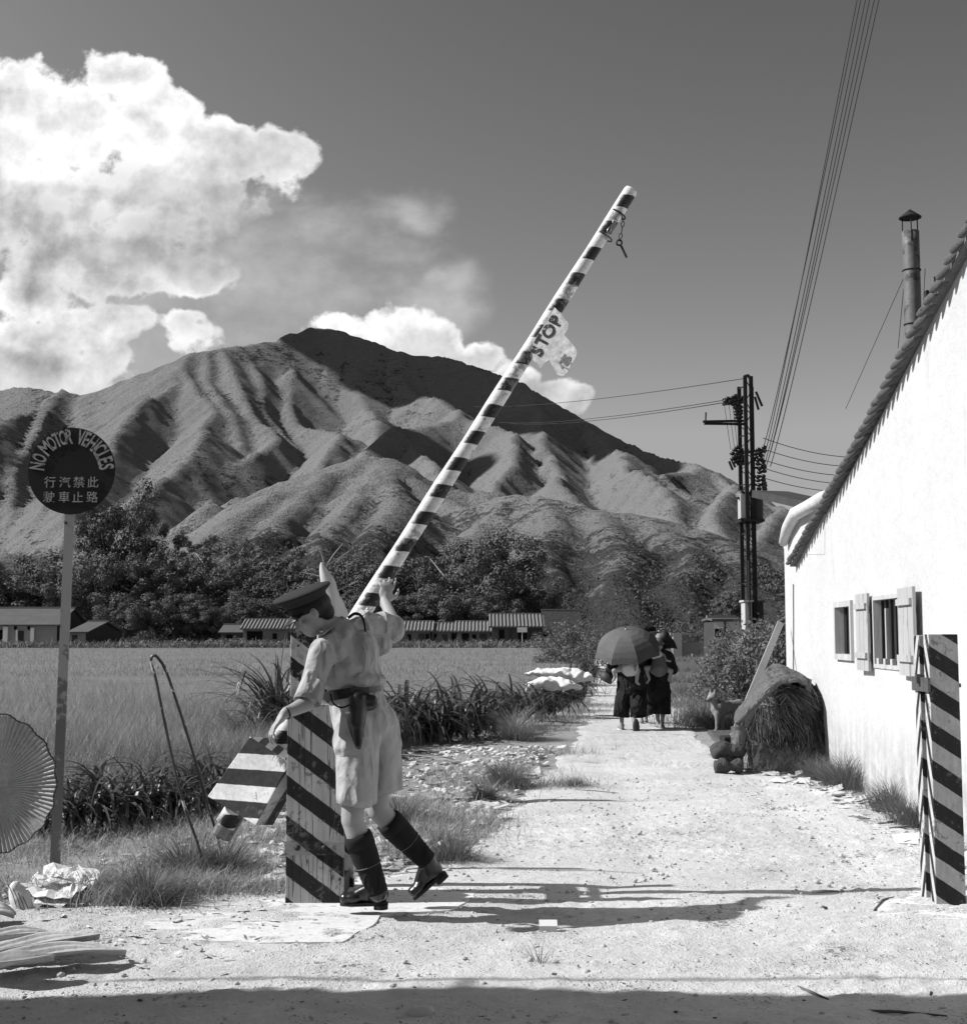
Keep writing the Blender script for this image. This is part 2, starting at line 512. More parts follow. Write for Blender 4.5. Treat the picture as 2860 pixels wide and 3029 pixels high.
# ------------------------------------------------------------------ the hills: ridges laid out in plan, then worn down by running water
RIDGES = [
 # skyline
 [(-230, 800, 1900), (-100, 765, 1950), (0, 758, 1950), (40, 750, 1960), (100, 758, 1950), (180, 764, 1950), (240, 737, 1950), (310, 712, 1900), (360, 688, 1900), (440, 674, 1950), (520, 664, 2000), (560, 648, 2050), (600, 636, 2100), (650, 638, 2100), (730, 665, 2080), (800, 690, 2050), (850, 690, 2050), (900, 703, 2000), (1000, 735, 1950), (1050, 765, 1900), (1130, 812, 1850), (1200, 850, 1780), (1280, 886, 1700), (1350, 900, 1600), (1400, 918, 1550), (1440, 945, 1480), (1520, 985, 1400), (1650, 1040, 1300), (1900, 1080, 1200)],
 # spurs of the main mountain
 [(40, 750, 1960), (10, 800, 1700), (-40, 870, 1400), (-90, 950, 1150)],
 [(125, 759, 1950), (110, 800, 1780), (60, 870, 1500), (0, 940, 1250), (-60, 1000, 1000)],
 [(240, 737, 1950), (200, 790, 1750), (150, 850, 1500), (80, 930, 1250), (20, 1000, 1000)],
 [(345, 690, 1900), (300, 750, 1720), (255, 800, 1580), (210, 860, 1400), (140, 940, 1150), (90, 1010, 900)],
 [(350, 690, 1900), (375, 745, 1750), (400, 800, 1550), (350, 850, 1380), (320, 880, 1250), (240, 960, 1050), (180, 1020, 850)],
 [(440, 674, 1950), (455, 720, 1820), (490, 770, 1700), (525, 820, 1560), (530, 850, 1460), (470, 880, 1350), (430, 900, 1250), (380, 950, 1100)],
 [(400, 680, 1930), (410, 730, 1800), (440, 780, 1660), (450, 830, 1530), (400, 860, 1400), (440, 905, 1250), (470, 925, 1180)],
 [(520, 664, 2000), (505, 710, 1880), (520, 760, 1760), (545, 810, 1640), (560, 850, 1520), (540, 880, 1440)],
 [(600, 636, 2100), (580, 690, 1930), (565, 740, 1820), (600, 790, 1700), (620, 830, 1580), (575, 870, 1450), (545, 905, 1340), (530, 930, 1250)],
 [(620, 830, 1580), (640, 860, 1480), (640, 890, 1380), (620, 910, 1300)],
 [(690, 650, 2090), (680, 700, 1960), (700, 750, 1850), (720, 780, 1760)],
 [(650, 638, 2100), (640, 690, 1980), (650, 740, 1880), (690, 790, 1780), (710, 815, 1700)],
 [(770, 678, 2060), (790, 730, 1930), (850, 755, 1850), (880, 772, 1790), (940, 810, 1700), (1000, 850, 1580), (1020, 880, 1450)],
 [(880, 772, 1790), (820, 800, 1700), (770, 830, 1600), (730, 858, 1500), (700, 875, 1420), (680, 890, 1340)],
 [(820, 800, 1700), (810, 850, 1550), (850, 890, 1400), (880, 920, 1280), (900, 950, 1150)],
 [(1000, 735, 1950), (1030, 790, 1780), (1060, 840, 1650), (1080, 880, 1500), (1130, 920, 1300), (1170, 960, 1120)],
 [(1130, 812, 1850), (1150, 850, 1700), (1190, 885, 1550), (1240, 905, 1400), (1290, 960, 1180)],
 [(1060, 840, 1650), (1010, 880, 1500), (990, 920, 1350), (1000, 950, 1200)],
 [(1350, 900, 1600), (1320, 930, 1450), (1270, 960, 1280), (1300, 990, 1100)],
 [(1440, 945, 1480), (1420, 980, 1300), (1380, 1000, 1150), (1400, 1030, 1000)],
 [(1520, 985, 1400), (1500, 1030, 1150), (1470, 1060, 950)],
 # nearer foothill in front
 [(300, 1075, 560), (350, 1050, 620), (400, 1012, 700), (440, 985, 760), (520, 945, 850), (620, 912, 930), (690, 891, 980), (740, 885, 980), (800, 908, 930), (850, 945, 880), (920, 966, 850), (1000, 962, 830), (1080, 972, 800), (1170, 992, 760), (1280, 1008, 730), (1380, 1035, 690), (1500, 1080, 650), (1620, 1120, 600), (1900, 1150, 560)],
 [(740, 885, 980), (760, 940, 830), (720, 1000, 680), (690, 1070, 540), (680, 1120, 450)],
 [(740, 885, 980), (700, 930, 860), (640, 985, 720), (600, 1060, 560), (570, 1120, 450)],
 [(620, 912, 930), (560, 970, 780), (500, 1040, 620), (470, 1110, 480)],
 [(920, 966, 850), (880, 1010, 720), (850, 1080, 560), (850, 1140, 430)],
 [(1080, 972, 800), (1060, 1030, 660), (1020, 1100, 520), (1000, 1160, 420)],
 [(1170, 992, 760), (1180, 1050, 620), (1150, 1110, 500), (1170, 1170, 400)],
 [(1280, 1008, 730), (1300, 1070, 590), (1310, 1130, 470), (1350, 1180, 390)],
 [(1380, 1035, 690), (1420, 1090, 560), (1450, 1150, 440)],
 [(300, 1075, 560), (240, 1110, 470), (200, 1150, 400)],
]
def build_hills():
    x0, x1, y0, y1, st = -1120.0, 1170.0, 300.0, 2420.0, 5.2
    nx, ny = int((x1 - x0) / st) + 1, int((y1 - y0) / st) + 1
    X, Y = np.meshgrid(x0 + np.arange(nx) * st, y0 + np.arange(ny) * st)
    rng = np.random.default_rng(5)
    def vnoise(scale, seed, octs=4, gain=.5):
        out = np.zeros_like(X); amp = 1.0; tot = 0
        for o in range(octs):
            r = np.random.default_rng(seed + o)
            s = scale / 2 ** o
            gx, gy = (X - x0) / s, (Y - y0) / s
            g = r.uniform(-1, 1, (int(gy.max()) + 3, int(gx.max()) + 3))
            ix, iy = gx.astype(int), gy.astype(int); fx, fy = gx - ix, gy - iy
            fx = fx * fx * (3 - 2 * fx); fy = fy * fy * (3 - 2 * fy)
            out += amp * ((g[iy, ix] * (1 - fx) + g[iy, ix + 1] * fx) * (1 - fy) + (g[iy + 1, ix] * (1 - fx) + g[iy + 1, ix + 1] * fx) * fy)
            tot += amp; amp *= gain
        return out / tot
    wx, wy = vnoise(190, 11, 4, .5) * 24, vnoise(190, 31, 4, .5) * 24
    H = np.full(X.shape, -60.0)
    tgt = {}
    for ri, rd in enumerate(RIDGES):
        pts = [D(*p) for p in rd]
        near = rd[0][2] < 1000
        for p, q in zip(pts[:-1], pts[1:]):
            dx, dy = q.x - p.x, q.y - p.y
            L2 = dx * dx + dy * dy
            wob = 0.0 if ri == 0 else 1.0
            t = np.clip(((X + wx * wob - p.x) * dx + (Y + wy * wob - p.y) * dy) / L2, 0, 1)
            d = np.hypot(X + wx * wob - p.x - t * dx, Y + wy * wob - p.y - t * dy)
            zz = p.z + t * (q.z - p.z)
            k = .66 if not near else .42; cr_ = 14 if near else 5
            h = zz - k * (np.sqrt(d * d + cr_ ** 2) - cr_) + 0.00012 * d * d * (1 if near else 1)
            H = np.maximum(H, np.where(d < 700, h, -60))
    H = np.maximum(H, (Y - 420) * 0.10 - 4)
    H += (vnoise(120, 71, 5, .55) * 8.0) * np.clip(H / 120, .15, 1)
    # stream power erosion
    N = nx * ny
    idx = np.arange(N).reshape(ny, nx)
    offs = [(-1, -1), (-1, 0), (-1, 1), (0, -1), (0, 1), (1, -1), (1, 0), (1, 1)]
    h = H.copy()
    for itn in range(20):
        best = np.zeros_like(h); rec = idx.copy()
        hp = np.pad(h, 1, constant_values=1e9)
        for (dy, dx) in offs:
            nb = hp[1 + dy:1 + dy + ny, 1 + dx:1 + dx + nx]
            s = (h - nb) / (st * math.hypot(dx, dy))
            m = s > best
            best = np.where(m, s, best); rec = np.where(m, idx + dy * nx + dx, rec)
        order = np.argsort(h, axis=None)
        rl = rec.ravel()[order].tolist(); ol = order.tolist()
        acc = [1.0] * N
        for i, r in zip(reversed(ol), reversed(rl)):
            if r != i: acc[r] += acc[i]
        hl = h.ravel().tolist(); K = 0.04
        for i, r in zip(ol, rl):
            if r != i:
                F = K * (acc[i] ** .48)
                a = hl[r]
                if hl[i] > a: hl[i] = (hl[i] + F * a) / (1 + F)
        h = np.array(hl).reshape(ny, nx)
        for _ in range(1):
            hp = np.pad(h, 1, mode='edge')
            h = h * .98 + .005 * (hp[:-2, 1:-1] + hp[2:, 1:-1] + hp[1:-1, :-2] + hp[1:-1, 2:])
    for _ in range(26):                        # slopes above the angle of repose slide away: straight flanks, sharp crests
        hp = np.pad(h, 1, constant_values=1e9)
        for (dy, dx) in offs: h = np.minimum(h, hp[1 + dy:1 + dy + ny, 1 + dx:1 + dx + nx] + .74 * st * math.hypot(dx, dy))
    hh = h + (vnoise(34, 91, 3) * 2.2 + (1 - 2 * np.abs(vnoise(22, 191, 2))) * .8) * np.clip(h / 80, 0.2, 1)
    wet = np.clip((np.log(np.array(acc).reshape(ny, nx)) - 2.0) / 3.5, 0, 1)
    for _ in range(1):
        wp = np.pad(wet, 1, mode='edge'); wet = wet * .6 + .1 * (wp[:-2, 1:-1] + wp[2:, 1:-1] + wp[1:-1, :-2] + wp[1:-1, 2:])
    # bring the silhouette back to the surveyed skyline, direction by direction
    def correct(hh, rd, ymin, ymax, lo=.5, hi=2.0):
        sk = [D(*p) for p in rd]
        a_s = np.array([p.x / p.y for p in sk]); b_s = np.array([(p.z - CAM_H) / p.y for p in sk])
        A = X / Y; B = (hh - CAM_H) / Y
        bins = np.linspace(-.62, .62, 311); wv = bins[1] - bins[0]
        k = ((A - bins[0]) / wv).astype(int)
        ok = (k >= 0) & (k < 310) & (Y > ymin) & (Y < ymax)
        mx = np.full(310, 1e-3); np.maximum.at(mx, k[ok], B[ok])
        cen = (bins[:-1] + bins[1:]) / 2
        want = np.interp(cen, a_s, b_s)
        ratio = np.clip(want / mx, lo, hi)
        ratio = np.convolve(np.pad(ratio, 2, mode='edge'), np.ones(5) / 5, 'valid')
        r = np.interp(A, cen, ratio)
        wgt = np.clip((Y - ymin) / 150, 0, 1) * np.clip((ymax - Y) / 100 + 1, 0, 1)
        return np.where(hh > 0, hh * (1 + (r - 1) * wgt), hh)
    hh = correct(hh, RIDGES[0], 1080, 2600)
    for i, rd in enumerate(RIDGES):
        if rd[0][2] == 560 and len(rd) > 10: hh = correct(hh, rd, 430, 1000, .8, 1.12)
    hh = correct(hh, RIDGES[0], 1180, 2600)
    edge = np.clip((Y - y0) / 90, 0, 1)
    hh = hh * edge - 1.5 * (1 - edge)
    V = np.stack([X, Y, hh], -1).reshape(-1, 3)
    q = idx[:-1, :-1]
    F = np.stack([q, q + 1, q + nx + 1, q + nx], -1).reshape(-1, 4)
    m = bpy.data.materials.new('hillside'); m.use_nodes = True
    t = m.node_tree; b = t.nodes['Principled BSDF']
    tc = t.nodes.new('ShaderNodeTexCoord'); pos = tc.outputs['Object']
    x, y, z = xyz(t, pos)
    geo = t.nodes.new('ShaderNodeNewGeometry')
    gx, gy, gz = xyz(t, geo.outputs['Normal'])
    mp = t.nodes.new('ShaderNodeMapping'); mp.inputs['Scale'].default_value = (1, 1, 2.2); t.links.new(pos, mp.inputs[0])
    n1 = noise(t, pos, .006, 5, .6); n2 = noise(t, mp.outputs[0], .045, 6, .7); n3 = noise(t, mp.outputs[0], .2, 4, .75)
    grass = 0.19 * ((n1 - .5) * 0.7 + 1.0) * ((n2 - .5) * 0.5 + 1.0) * ((n3 - .5) * 0.55 + 1.0)
    # scrub thickens on the low slopes and in steep gullies
    low = y.ss(950, 420)
    steep = gz.ss(.80, .62)
    k = (n1 * 0.5 + n2 * 0.5 + n3 * 0.50 - 0.27) + low * 0.19 + steep * 0.06
    ga = t.nodes.new('ShaderNodeAttribute'); ga.attribute_name = 'gully'
    k = k + V_(ga.outputs['Fac'], t) * 0.10 + (n3 - .5) * V_(ga.outputs['Fac'], t) * .3      # bushes follow the wet gully floors
    scrub = k.ss(.55, .64)
    val = mixv(grass, 0.055 * ((n3 - .5) * 1.6 + 1.0), scrub)
    t.links.new(comb(t, val, val, val), b.inputs['Base Color'])
    b.inputs['Roughness'].default_value = 1.0; b.inputs['Specular IOR Level'].default_value = 0.0
    bn = t.nodes.new('ShaderNodeBump'); bn.inputs['Distance'].default_value = 4.5; bn.inputs['Strength'].default_value = 1.0
    n5 = noise(t, pos, .55, 3, .7)
    hsum = n3 * (low * 0.7 + 0.5) + n2 * 1.3 + n5 * .35
    t.links.new(hsum.s, bn.inputs['Height']); t.links.new(bn.outputs[0], b.inputs['Normal'])
    o = np_mesh('hills', V, F, m, smooth=True)
    at = o.data.attributes.new('gully', 'FLOAT', 'POINT'); at.data.foreach_set('value', wet.ravel().astype(np.float32))
    props(o, kind='structure')
    def zat(x, y):
        i = np.clip(((x - x0) / st).astype(int), 0, nx - 1); j = np.clip(((y - y0) / st).astype(int), 0, ny - 1)
        return hh[j, i]
    # scrub bushes over the low slopes
    rng = np.random.default_rng(8)
    n = 34000
    yy = 330 + 330 * rng.random(n) ** .8; xx = yy * rng.uniform(-.42, .42, n)
    zz = zat(xx, yy)
    g = np.sin(xx * .021 + 1.7) * np.cos(yy * .017 + xx * .009) + rng.normal(0, .55, n) + (600 - yy) / 200
    keep = (g > .55) & (zz > -1)
    xx, yy, zz = xx[keep], yy[keep], zz[keep]; n = len(xx)
    kk = 9
    r = rng.uniform(.4, 1.05, n)
    cen = np.stack([xx, yy, zz + r * .45], 1)
    c = np.repeat(cen, kk, 0); rr = np.repeat(r, kk)
    off = rng.normal(0, 1, (n * kk, 3)); off /= np.linalg.norm(off, axis=1)[:, None]; off[:, 2] = np.abs(off[:, 2]) * .8
    c = c + off * rr[:, None] * .75
    a = rng.normal(0, 1, (n * kk, 3)) * .5 + np.cross(off, rng.normal(0, 1, (n * kk, 3))); a /= np.linalg.norm(a, axis=1)[:, None]
    bb = np.cross(a, off + rng.normal(0, .3, (n * kk, 3))); bb /= np.linalg.norm(bb, axis=1)[:, None]
    s = (rr * rng.uniform(.3, .6, n * kk))[:, None]
    V = np.stack([c - a * s - bb * s * .7, c + a * s - bb * s * .5, c + a * s * .8 + bb * s, c - a * s * .6 + bb * s * .8], 1).reshape(-1, 3)
    F = np.arange(n * kk * 4).reshape(-1, 4)
    o = np_mesh('hillside_scrub', V, F, mat('scrub_leaf', .12, 1.0, .35, .05, spec=0, trans=.15))
    props(o, kind='stuff')
    return zat
hill_z = build_hills()

def build_sky_cloud():
    # a cumulus standing above the left of the frame throws the shade that lies over the summit
    mb = MB(); rng = random.Random(4)
    sh = 1.0 / math.tan(R(SUN_EL))
    for (x, y, z, r) in SHADE:
        h = 1150.0
        k = (h - z) * sh
        cx, cy = x - k * SUN_SHADOW[0], y - k * SUN_SHADOW[1]
        for _ in range(7):
            rr = r * rng.uniform(.45, .8)
            mb.ell((cx + rng.uniform(-.6, .6) * r, cy + rng.uniform(-.6, .6) * r, h + rng.uniform(-.1, .3) * r), (rr, rr, rr * .55), n=12, m=8)
    V, F = remeshed(mb, 14, 2)
    o = put('cloud', V, F, mat('cloud_white', .85, 1.0, spec=0), smooth=True)
    props(o, kind='structure')
SHADE = []
def shade(u, v, Y, r): p = D(u, v + 10, Y - 40); SHADE.append((p.x, p.y, p.z, r * 1.35))
for u, v, Y, r in [(620, 650, 2080, 45), (680, 665, 2060, 55), (740, 690, 2020, 60), (800, 705, 2010, 65), (860, 715, 1990, 65), (920, 730, 1950, 65), (980, 755, 1900, 65),
                   (1010, 800, 1820, 60), (1060, 800, 1830, 60), (1110, 830, 1800, 55), (1160, 850, 1770, 45), (1210, 875, 1720, 38), (1255, 893, 1690, 25), (930, 770, 1860, 35), (790, 830, 1620, 38), (740, 850, 1580, 30)]:
    shade(u, v, Y, r)
build_sky_cloud()
# ------------------------------------------------------------------ ground
def vn(x, y, scale, seed, octs=4, gain=.5):
    """value noise on arrays, -1..1"""
    out = np.zeros_like(x, dtype=float); amp = 1.0; tot = 0.0
    for o in range(octs):
        s = scale / 2 ** o
        gx, gy = x / s + 1000.3 + 17 * o, y / s + 1000.7
        ix, iy = np.floor(gx).astype(np.int64), np.floor(gy).astype(np.int64); fx, fy = gx - ix, gy - iy
        fx = fx * fx * (3 - 2 * fx); fy = fy * fy * (3 - 2 * fy)
        def h(a, b):
            q = (a * 374761393 + b * 668265263 + (seed + o) * 974634777) & 0x7fffffff
            q = ((q ^ (q >> 13)) * 1274126177) & 0x7fffffff
            q = q ^ (q >> 16)
            return (q & 0xffff) / 32767.5 - 1.0
        out += amp * ((h(ix, iy) * (1 - fx) + h(ix + 1, iy) * fx) * (1 - fy) + (h(ix, iy + 1) * (1 - fx) + h(ix + 1, iy + 1) * fx) * fy)
        tot += amp; amp *= gain
    return out / tot
def gz(x, y):
    x = np.asarray(x, dtype=float); y = np.asarray(y, dtype=float)
    z = vn(x, y, 2.6, 3, 2) * .016 + vn(x, y, .5, 9, 3) * .007
    near = np.clip((60 - y) / 30, 0, 1)
    return z * near
# the edges of the pale track, as (v, u) of the photograph
LEFT_EDGE = [(3300, -5200), (2960, -3000), (2760, -1500), (2712, -500), (2700, 60), (2690, 330), (2660, 520), (2640, 850), (2610, 1060), (2570, 1240), (2520, 1380), (2440, 1470), (2350, 1560), (2280, 1620), (2180, 1700), (2080, 1748), (2000, 1775), (1960, 1772), (1935, 1750), (1918, 1735), (1900, 1740)]
RIGHT_EDGE = [(3300, 3900), (2960, 3300), (2560, 2960), (2480, 2760), (2400, 2620), (2340, 2500), (2300, 2380), (2275, 2180), (2210, 2090), (2150, 2040), (2060, 1978), (2000, 1932), (1960, 1880), (1935, 1832), (1918, 1790), (1900, 1768)]
LE = np.array(sorted([(G(u, v).y, G(u, v).x) for v, u in LEFT_EDGE])); RE = np.array(sorted([(G(u, v).y, G(u, v).x) for v, u in RIGHT_EDGE]))
def xl(y): return np.interp(y, LE[:, 0], LE[:, 1])
def xr(y): return np.interp(y, RE[:, 0], RE[:, 1])

def ground_material(name, base, pebble, sandy):
    m = bpy.data.materials.new(name); m.use_nodes = True
    t = m.node_tree; b = t.nodes['Principled BSDF']
    tc = t.nodes.new('ShaderNodeTexCoord'); pos = tc.outputs['Object']
    n1 = noise(t, pos, .8, 4, .6); n2 = noise(t, pos, 5.5, 5, .7); n3 = noise(t, pos, 34, 5, .75); n4 = noise(t, pos, 2.1, 3, .5)
    val = base * ((n1 - .5) * .7 + 1.0) * ((n2 - .5) * .5 + 1.0) * ((n3 - .5) * .45 + 1.0)
    # damp crumbs and litter, in patches
    sp = (n3 + (n4 - .5) * .9 + (n2 - .5) * .35).ss(.66, .74)
    val = mixv(val, base * .28, sp * sandy)
    vo = t.nodes.new('ShaderNodeTexVoronoi'); vo.inputs['Scale'].default_value = 55; t.links.new(pos, vo.inputs['Vector'])
    vd = V_(vo.outputs['Distance'], t)
    peb = vd.ss(.34, .12) * (n2 + (n4 - .5)).ss(.45, .6)
    val = mixv(val, base * 1.15, peb * .5)
    t.links.new(comb(t, val, val, val), b.inputs['Base Color'])
    b.inputs['Roughness'].default_value = .95; b.inputs['Specular IOR Level'].default_value = .1
    bn = t.nodes.new('ShaderNodeBump'); bn.inputs['Distance'].default_value = pebble
    h = n2 * 1.3 + n3 * .8 + peb * .55 + noise(t, pos, 95, 3, .7) * .3
    t.links.new(h.s, bn.inputs['Height']); t.links.new(bn.outputs[0], b.inputs['Normal'])
    return m
def sheet(name, xs, ys, zf, material, base=(0, 0, 0)):
    X, Y = np.meshgrid(xs, ys)
    V = np.stack([X, Y, zf(X, Y)], -1).reshape(-1, 3)
    nx = len(xs); q = np.arange(len(ys) * nx).reshape(len(ys), nx)[:-1, :-1]
    F = np.stack([q, q + 1, q + nx + 1, q + nx], -1).reshape(-1, 4)
    return np_mesh(name, V, F, material, smooth=True)
def build_ground():
    xs = np.concatenate([-np.geomspace(4000, 8, 60), np.arange(-7.9, 8, .08), np.geomspace(8, 4000, 60)])
    ys = np.concatenate([[-60, -40, -20, -12, -8, -5], np.arange(-3, 4, .25), np.arange(4, 16, .07), np.geomspace(16, 6000, 150)])
    def zf(X, Y):
        z = gz(X, Y)
        v = np.clip((xl(Y) - X) / .6, 0, 1) + np.clip((X - xr(Y)) / .6, 0, 1)
        inside = np.clip((X - xl(Y)) / .25 - .6, 0, 1) * np.clip((xr(Y) - X) / .25 - .6, 0, 1)
        return z - .05 * inside + v * (vn(X, Y, .35, 41, 4, .6) * .03 + .015) * np.clip((40 - Y) / 10, 0, 1)
    o = sheet('ground', xs, ys, zf, ground_material('verge_soil', .30, .02, .8)); props(o, kind='structure')
    # the track: a skin of trodden sand over it
    rows = np.concatenate([np.arange(-4, 3.6, .15), np.arange(3.6, 12, .022), np.geomspace(12, 330, 260)])
    nc = 330
    s = np.linspace(0, 1, nc)
    L = xl(rows) + vn(rows, rows * 0, .7, 5, 5, .6) * .28; Rr = xr(rows) + vn(rows, rows * 0 + 9, .7, 6, 5, .6) * .22
    X = L[:, None] + (Rr - L)[:, None] * s[None, :]; Y = np.repeat(rows[:, None], nc, 1)
    edge = np.minimum(s, 1 - s)[None, :] * (Rr - L)[:, None]
    nearr = np.clip((25 - Y) / 12, 0, 1)
    ruts = (np.abs(vn(X, Y * 1.5, .16, 21, 4, .6)) * .030) * np.clip(vn(X, Y, 1.3, 61, 2) * 1.9 + .25, .06, 1)
    crumb = np.clip(vn(X, Y, .055, 27, 2, .6) - .25, 0, 1) * .014 * np.clip(vn(X, Y, .8, 66, 2) * 2 + .3, 0, 1)
    rutx = (xl(Y) * .45 + xr(Y) * .55); rut = -.012 * (np.exp(-((X - rutx + .62 + .1 * np.sin(Y * .7)) / .14) ** 2) + np.exp(-((X - rutx - .62 + .1 * np.sin(Y * .7)) / .14) ** 2))
    Z = gz(X, Y) + rut * nearr + .012 * np.clip(edge / .12, 0, 1) - .03 * (edge < .001) + (ruts + crumb) * nearr
    V = np.stack([X, Y, Z], -1).reshape(-1, 3)
    q = np.arange(len(rows) * nc).reshape(len(rows), nc)[:-1, :-1]
    F = np.stack([q, q + 1, q + nc + 1, q + nc], -1).reshape(-1, 4)
    o = np_mesh('dirt_track', V, F, ground_material('track_sand', .54, .016, .9), smooth=True); props(o, kind='structure')
    # cast concrete footing the barrier stands on, cracked
    poly = [(500, 2680), (840, 2625), (1060, 2600), (1330, 2590), (1420, 2640), (1330, 2700), (1130, 2712), (1085, 2760), (1000, 2795), (760, 2800), (560, 2790), (420, 2740)]
    def slab(name, poly, h, label):
        pts = [G(u, v) for u, v in poly]
        out = []
        for i, p in enumerate(pts):
            q = pts[(i + 1) % len(pts)]
            for k in range(6):
                r = p.lerp(q, k / 6); out.append(Vector((r.x + mnoise.noise(r * 5) * .03, r.y + mnoise.noise(r * 5 + Vector((7, 0, 0))) * .03, -.05)))
        mb = MB().prism(out, (0, 0, .05 + h))
        o = mb.build(name, mat('concrete_pale', .60, .9, .12, 3, .004, 25, spots=.05, spot_scale=14, spot_val=.3, fine=.2))
        props(o, kind='structure')
    slab('pavement', poly, .014, '')
    slab('pavement', [(2590, 2680), (2700, 2640), (2760, 2620), (2960, 2640), (3000, 2720), (2860, 2728), (2600, 2722)], .013, '')
build_ground()

def scatter_stones(name, rng, n, xf, yf, r0, r1, material, label=None, kind='stuff', flat=.6):
    ico_v = np.array([(0, 0, -1), (.72, -.53, -.45), (-.28, -.85, -.45), (-.89, 0, -.45), (-.28, .85, -.45), (.72, .53, -.45), (.28, -.85, .45), (-.72, -.53, .45), (-.72, .53, .45), (.28, .85, .45), (.89, 0, .45), (0, 0, 1)])
    ico_f = np.array([(0, 1, 2), (1, 0, 5), (0, 2, 3), (0, 3, 4), (0, 4, 5), (1, 5, 10), (2, 1, 6), (3, 2, 7), (4, 3, 8), (5, 4, 9), (1, 10, 6), (2, 6, 7), (3, 7, 8), (4, 8, 9), (5, 9, 10), (6, 10, 11), (7, 6, 11), (8, 7, 11), (9, 8, 11), (10, 9, 11)])
    y = yf(n); x = xf(n, y)
    r = r0 + (r1 - r0) * rng.random(n) ** 3
    sc = np.stack([r * rng.uniform(.7, 1.5, n), r * rng.uniform(.6, 1.1, n), r * rng.uniform(.35, flat + .2, n)], 1)
    v = ico_v[None] * (1 + rng.uniform(-.22, .22, (n, 12, 1))) * sc[:, None, :]
    th = rng.uniform(0, 6.28, n); c, s = np.cos(th)[:, None], np.sin(th)[:, None]
    v = np.stack([v[..., 0] * c - v[..., 1] * s, v[..., 0] * s + v[..., 1] * c, v[..., 2]], -1)
    v += np.stack([x, y, gz(x, y) + .012 + sc[:, 2] * .35], 1)[:, None, :]
    F = (ico_f[None] + (np.arange(n) * 12)[:, None, None]).reshape(-1, 3)
    o = np_mesh(name, v.reshape(-1, 3), F, material, smooth=True)
    props(o, label=label, kind=kind); return o
rngS = np.random.default_rng(3)
scatter_stones('pebbles', rngS, 5200, lambda n, y: rngS.uniform(xl(y), xr(y)), lambda n: 4.3 + 9 * rngS.random(n) ** 1.5, .003, .018, mat('pebble_grey', .42, .9, .3, 3))
scatter_stones('rubble', rngS, 1300, lambda n, y: xl(y) - .1 - np.abs(rngS.normal(0, .75, n)) * (1 + (y - 7) * .08), lambda n: 8.3 + 9 * rngS.random(n) ** 1.3, .008, .045, mat('rubble_pale', .5, .9, .3, 3))

def scatter_chips(name, rng, n, xf, yf, s0, s1, material, curl=.25):
    """flat litter: torn husk, bark and paper"""
    y = yf(n); x = xf(n, y); s = s0 + (s1 - s0) * rng.random(n) ** 2.5
    th = rng.uniform(0, 6.28, n); asp = rng.uniform(.2, .6, n)
    a = np.stack([np.cos(th), np.sin(th), rng.normal(0, .18, n)], 1) * s[:, None]
    b = np.stack([-np.sin(th), np.cos(th), rng.normal(0, .35, n)], 1) * (s * asp)[:, None]
    c = np.stack([x, y, gz(x, y) + .022 + s * .07], 1)
    k = rng.uniform(-curl, curl, n)[:, None] * s[:, None] * np.array([0, 0, 1.0]); k = np.abs(k)
    V = np.stack([c - a - b + k, c - b * 1.15, c + a - b * .7 + k * .6, c + a * .9 + b * .8 + k * .8, c + b, c - a * .9 + b * .9 + k], 1).reshape(-1, 3)
    i = (np.arange(n) * 6)[:, None]
    F = np.concatenate([i + np.array([[0, 1, 4, 5]]), i + np.array([[1, 2, 3, 4]])], 0)
    o = np_mesh(name, V, F, material); props(o, kind='stuff'); return o
scatter_chips('husk_litter', rngS, 2200, lambda n, y: xl(y) - .05 - np.abs(rngS.normal(0, .9, n)) * (1 + (y - 7) * .1), lambda n: 7.6 + 9.5 * rngS.random(n) ** 1.2, .008, .075, mat('husk_pale', .52, .8, .4, 2))
scatter_chips('husk_litter', rngS, 260, lambda n, y: xr(y) + np.abs(rngS.normal(0, .25, n)) - .35, lambda n: 8 + 7 * rngS.random(n), .012, .09, MATS['husk_pale'])
scatter_chips('husk_litter', rngS, 450, lambda n, y: rngS.uniform(-2.6, -1.0, n), lambda n: 5.6 + 2.2 * rngS.random(n), .004, .03, MATS['husk_pale'])
scatter_chips('twig_litter', rngS, 2600, lambda n, y: rngS.uniform(-2.8, 3.2, n), lambda n: 4.4 + 6.5 * rngS.random(n) ** 1.2, .002, .012, mat('litter_dark', .07, .9, .4, 3))

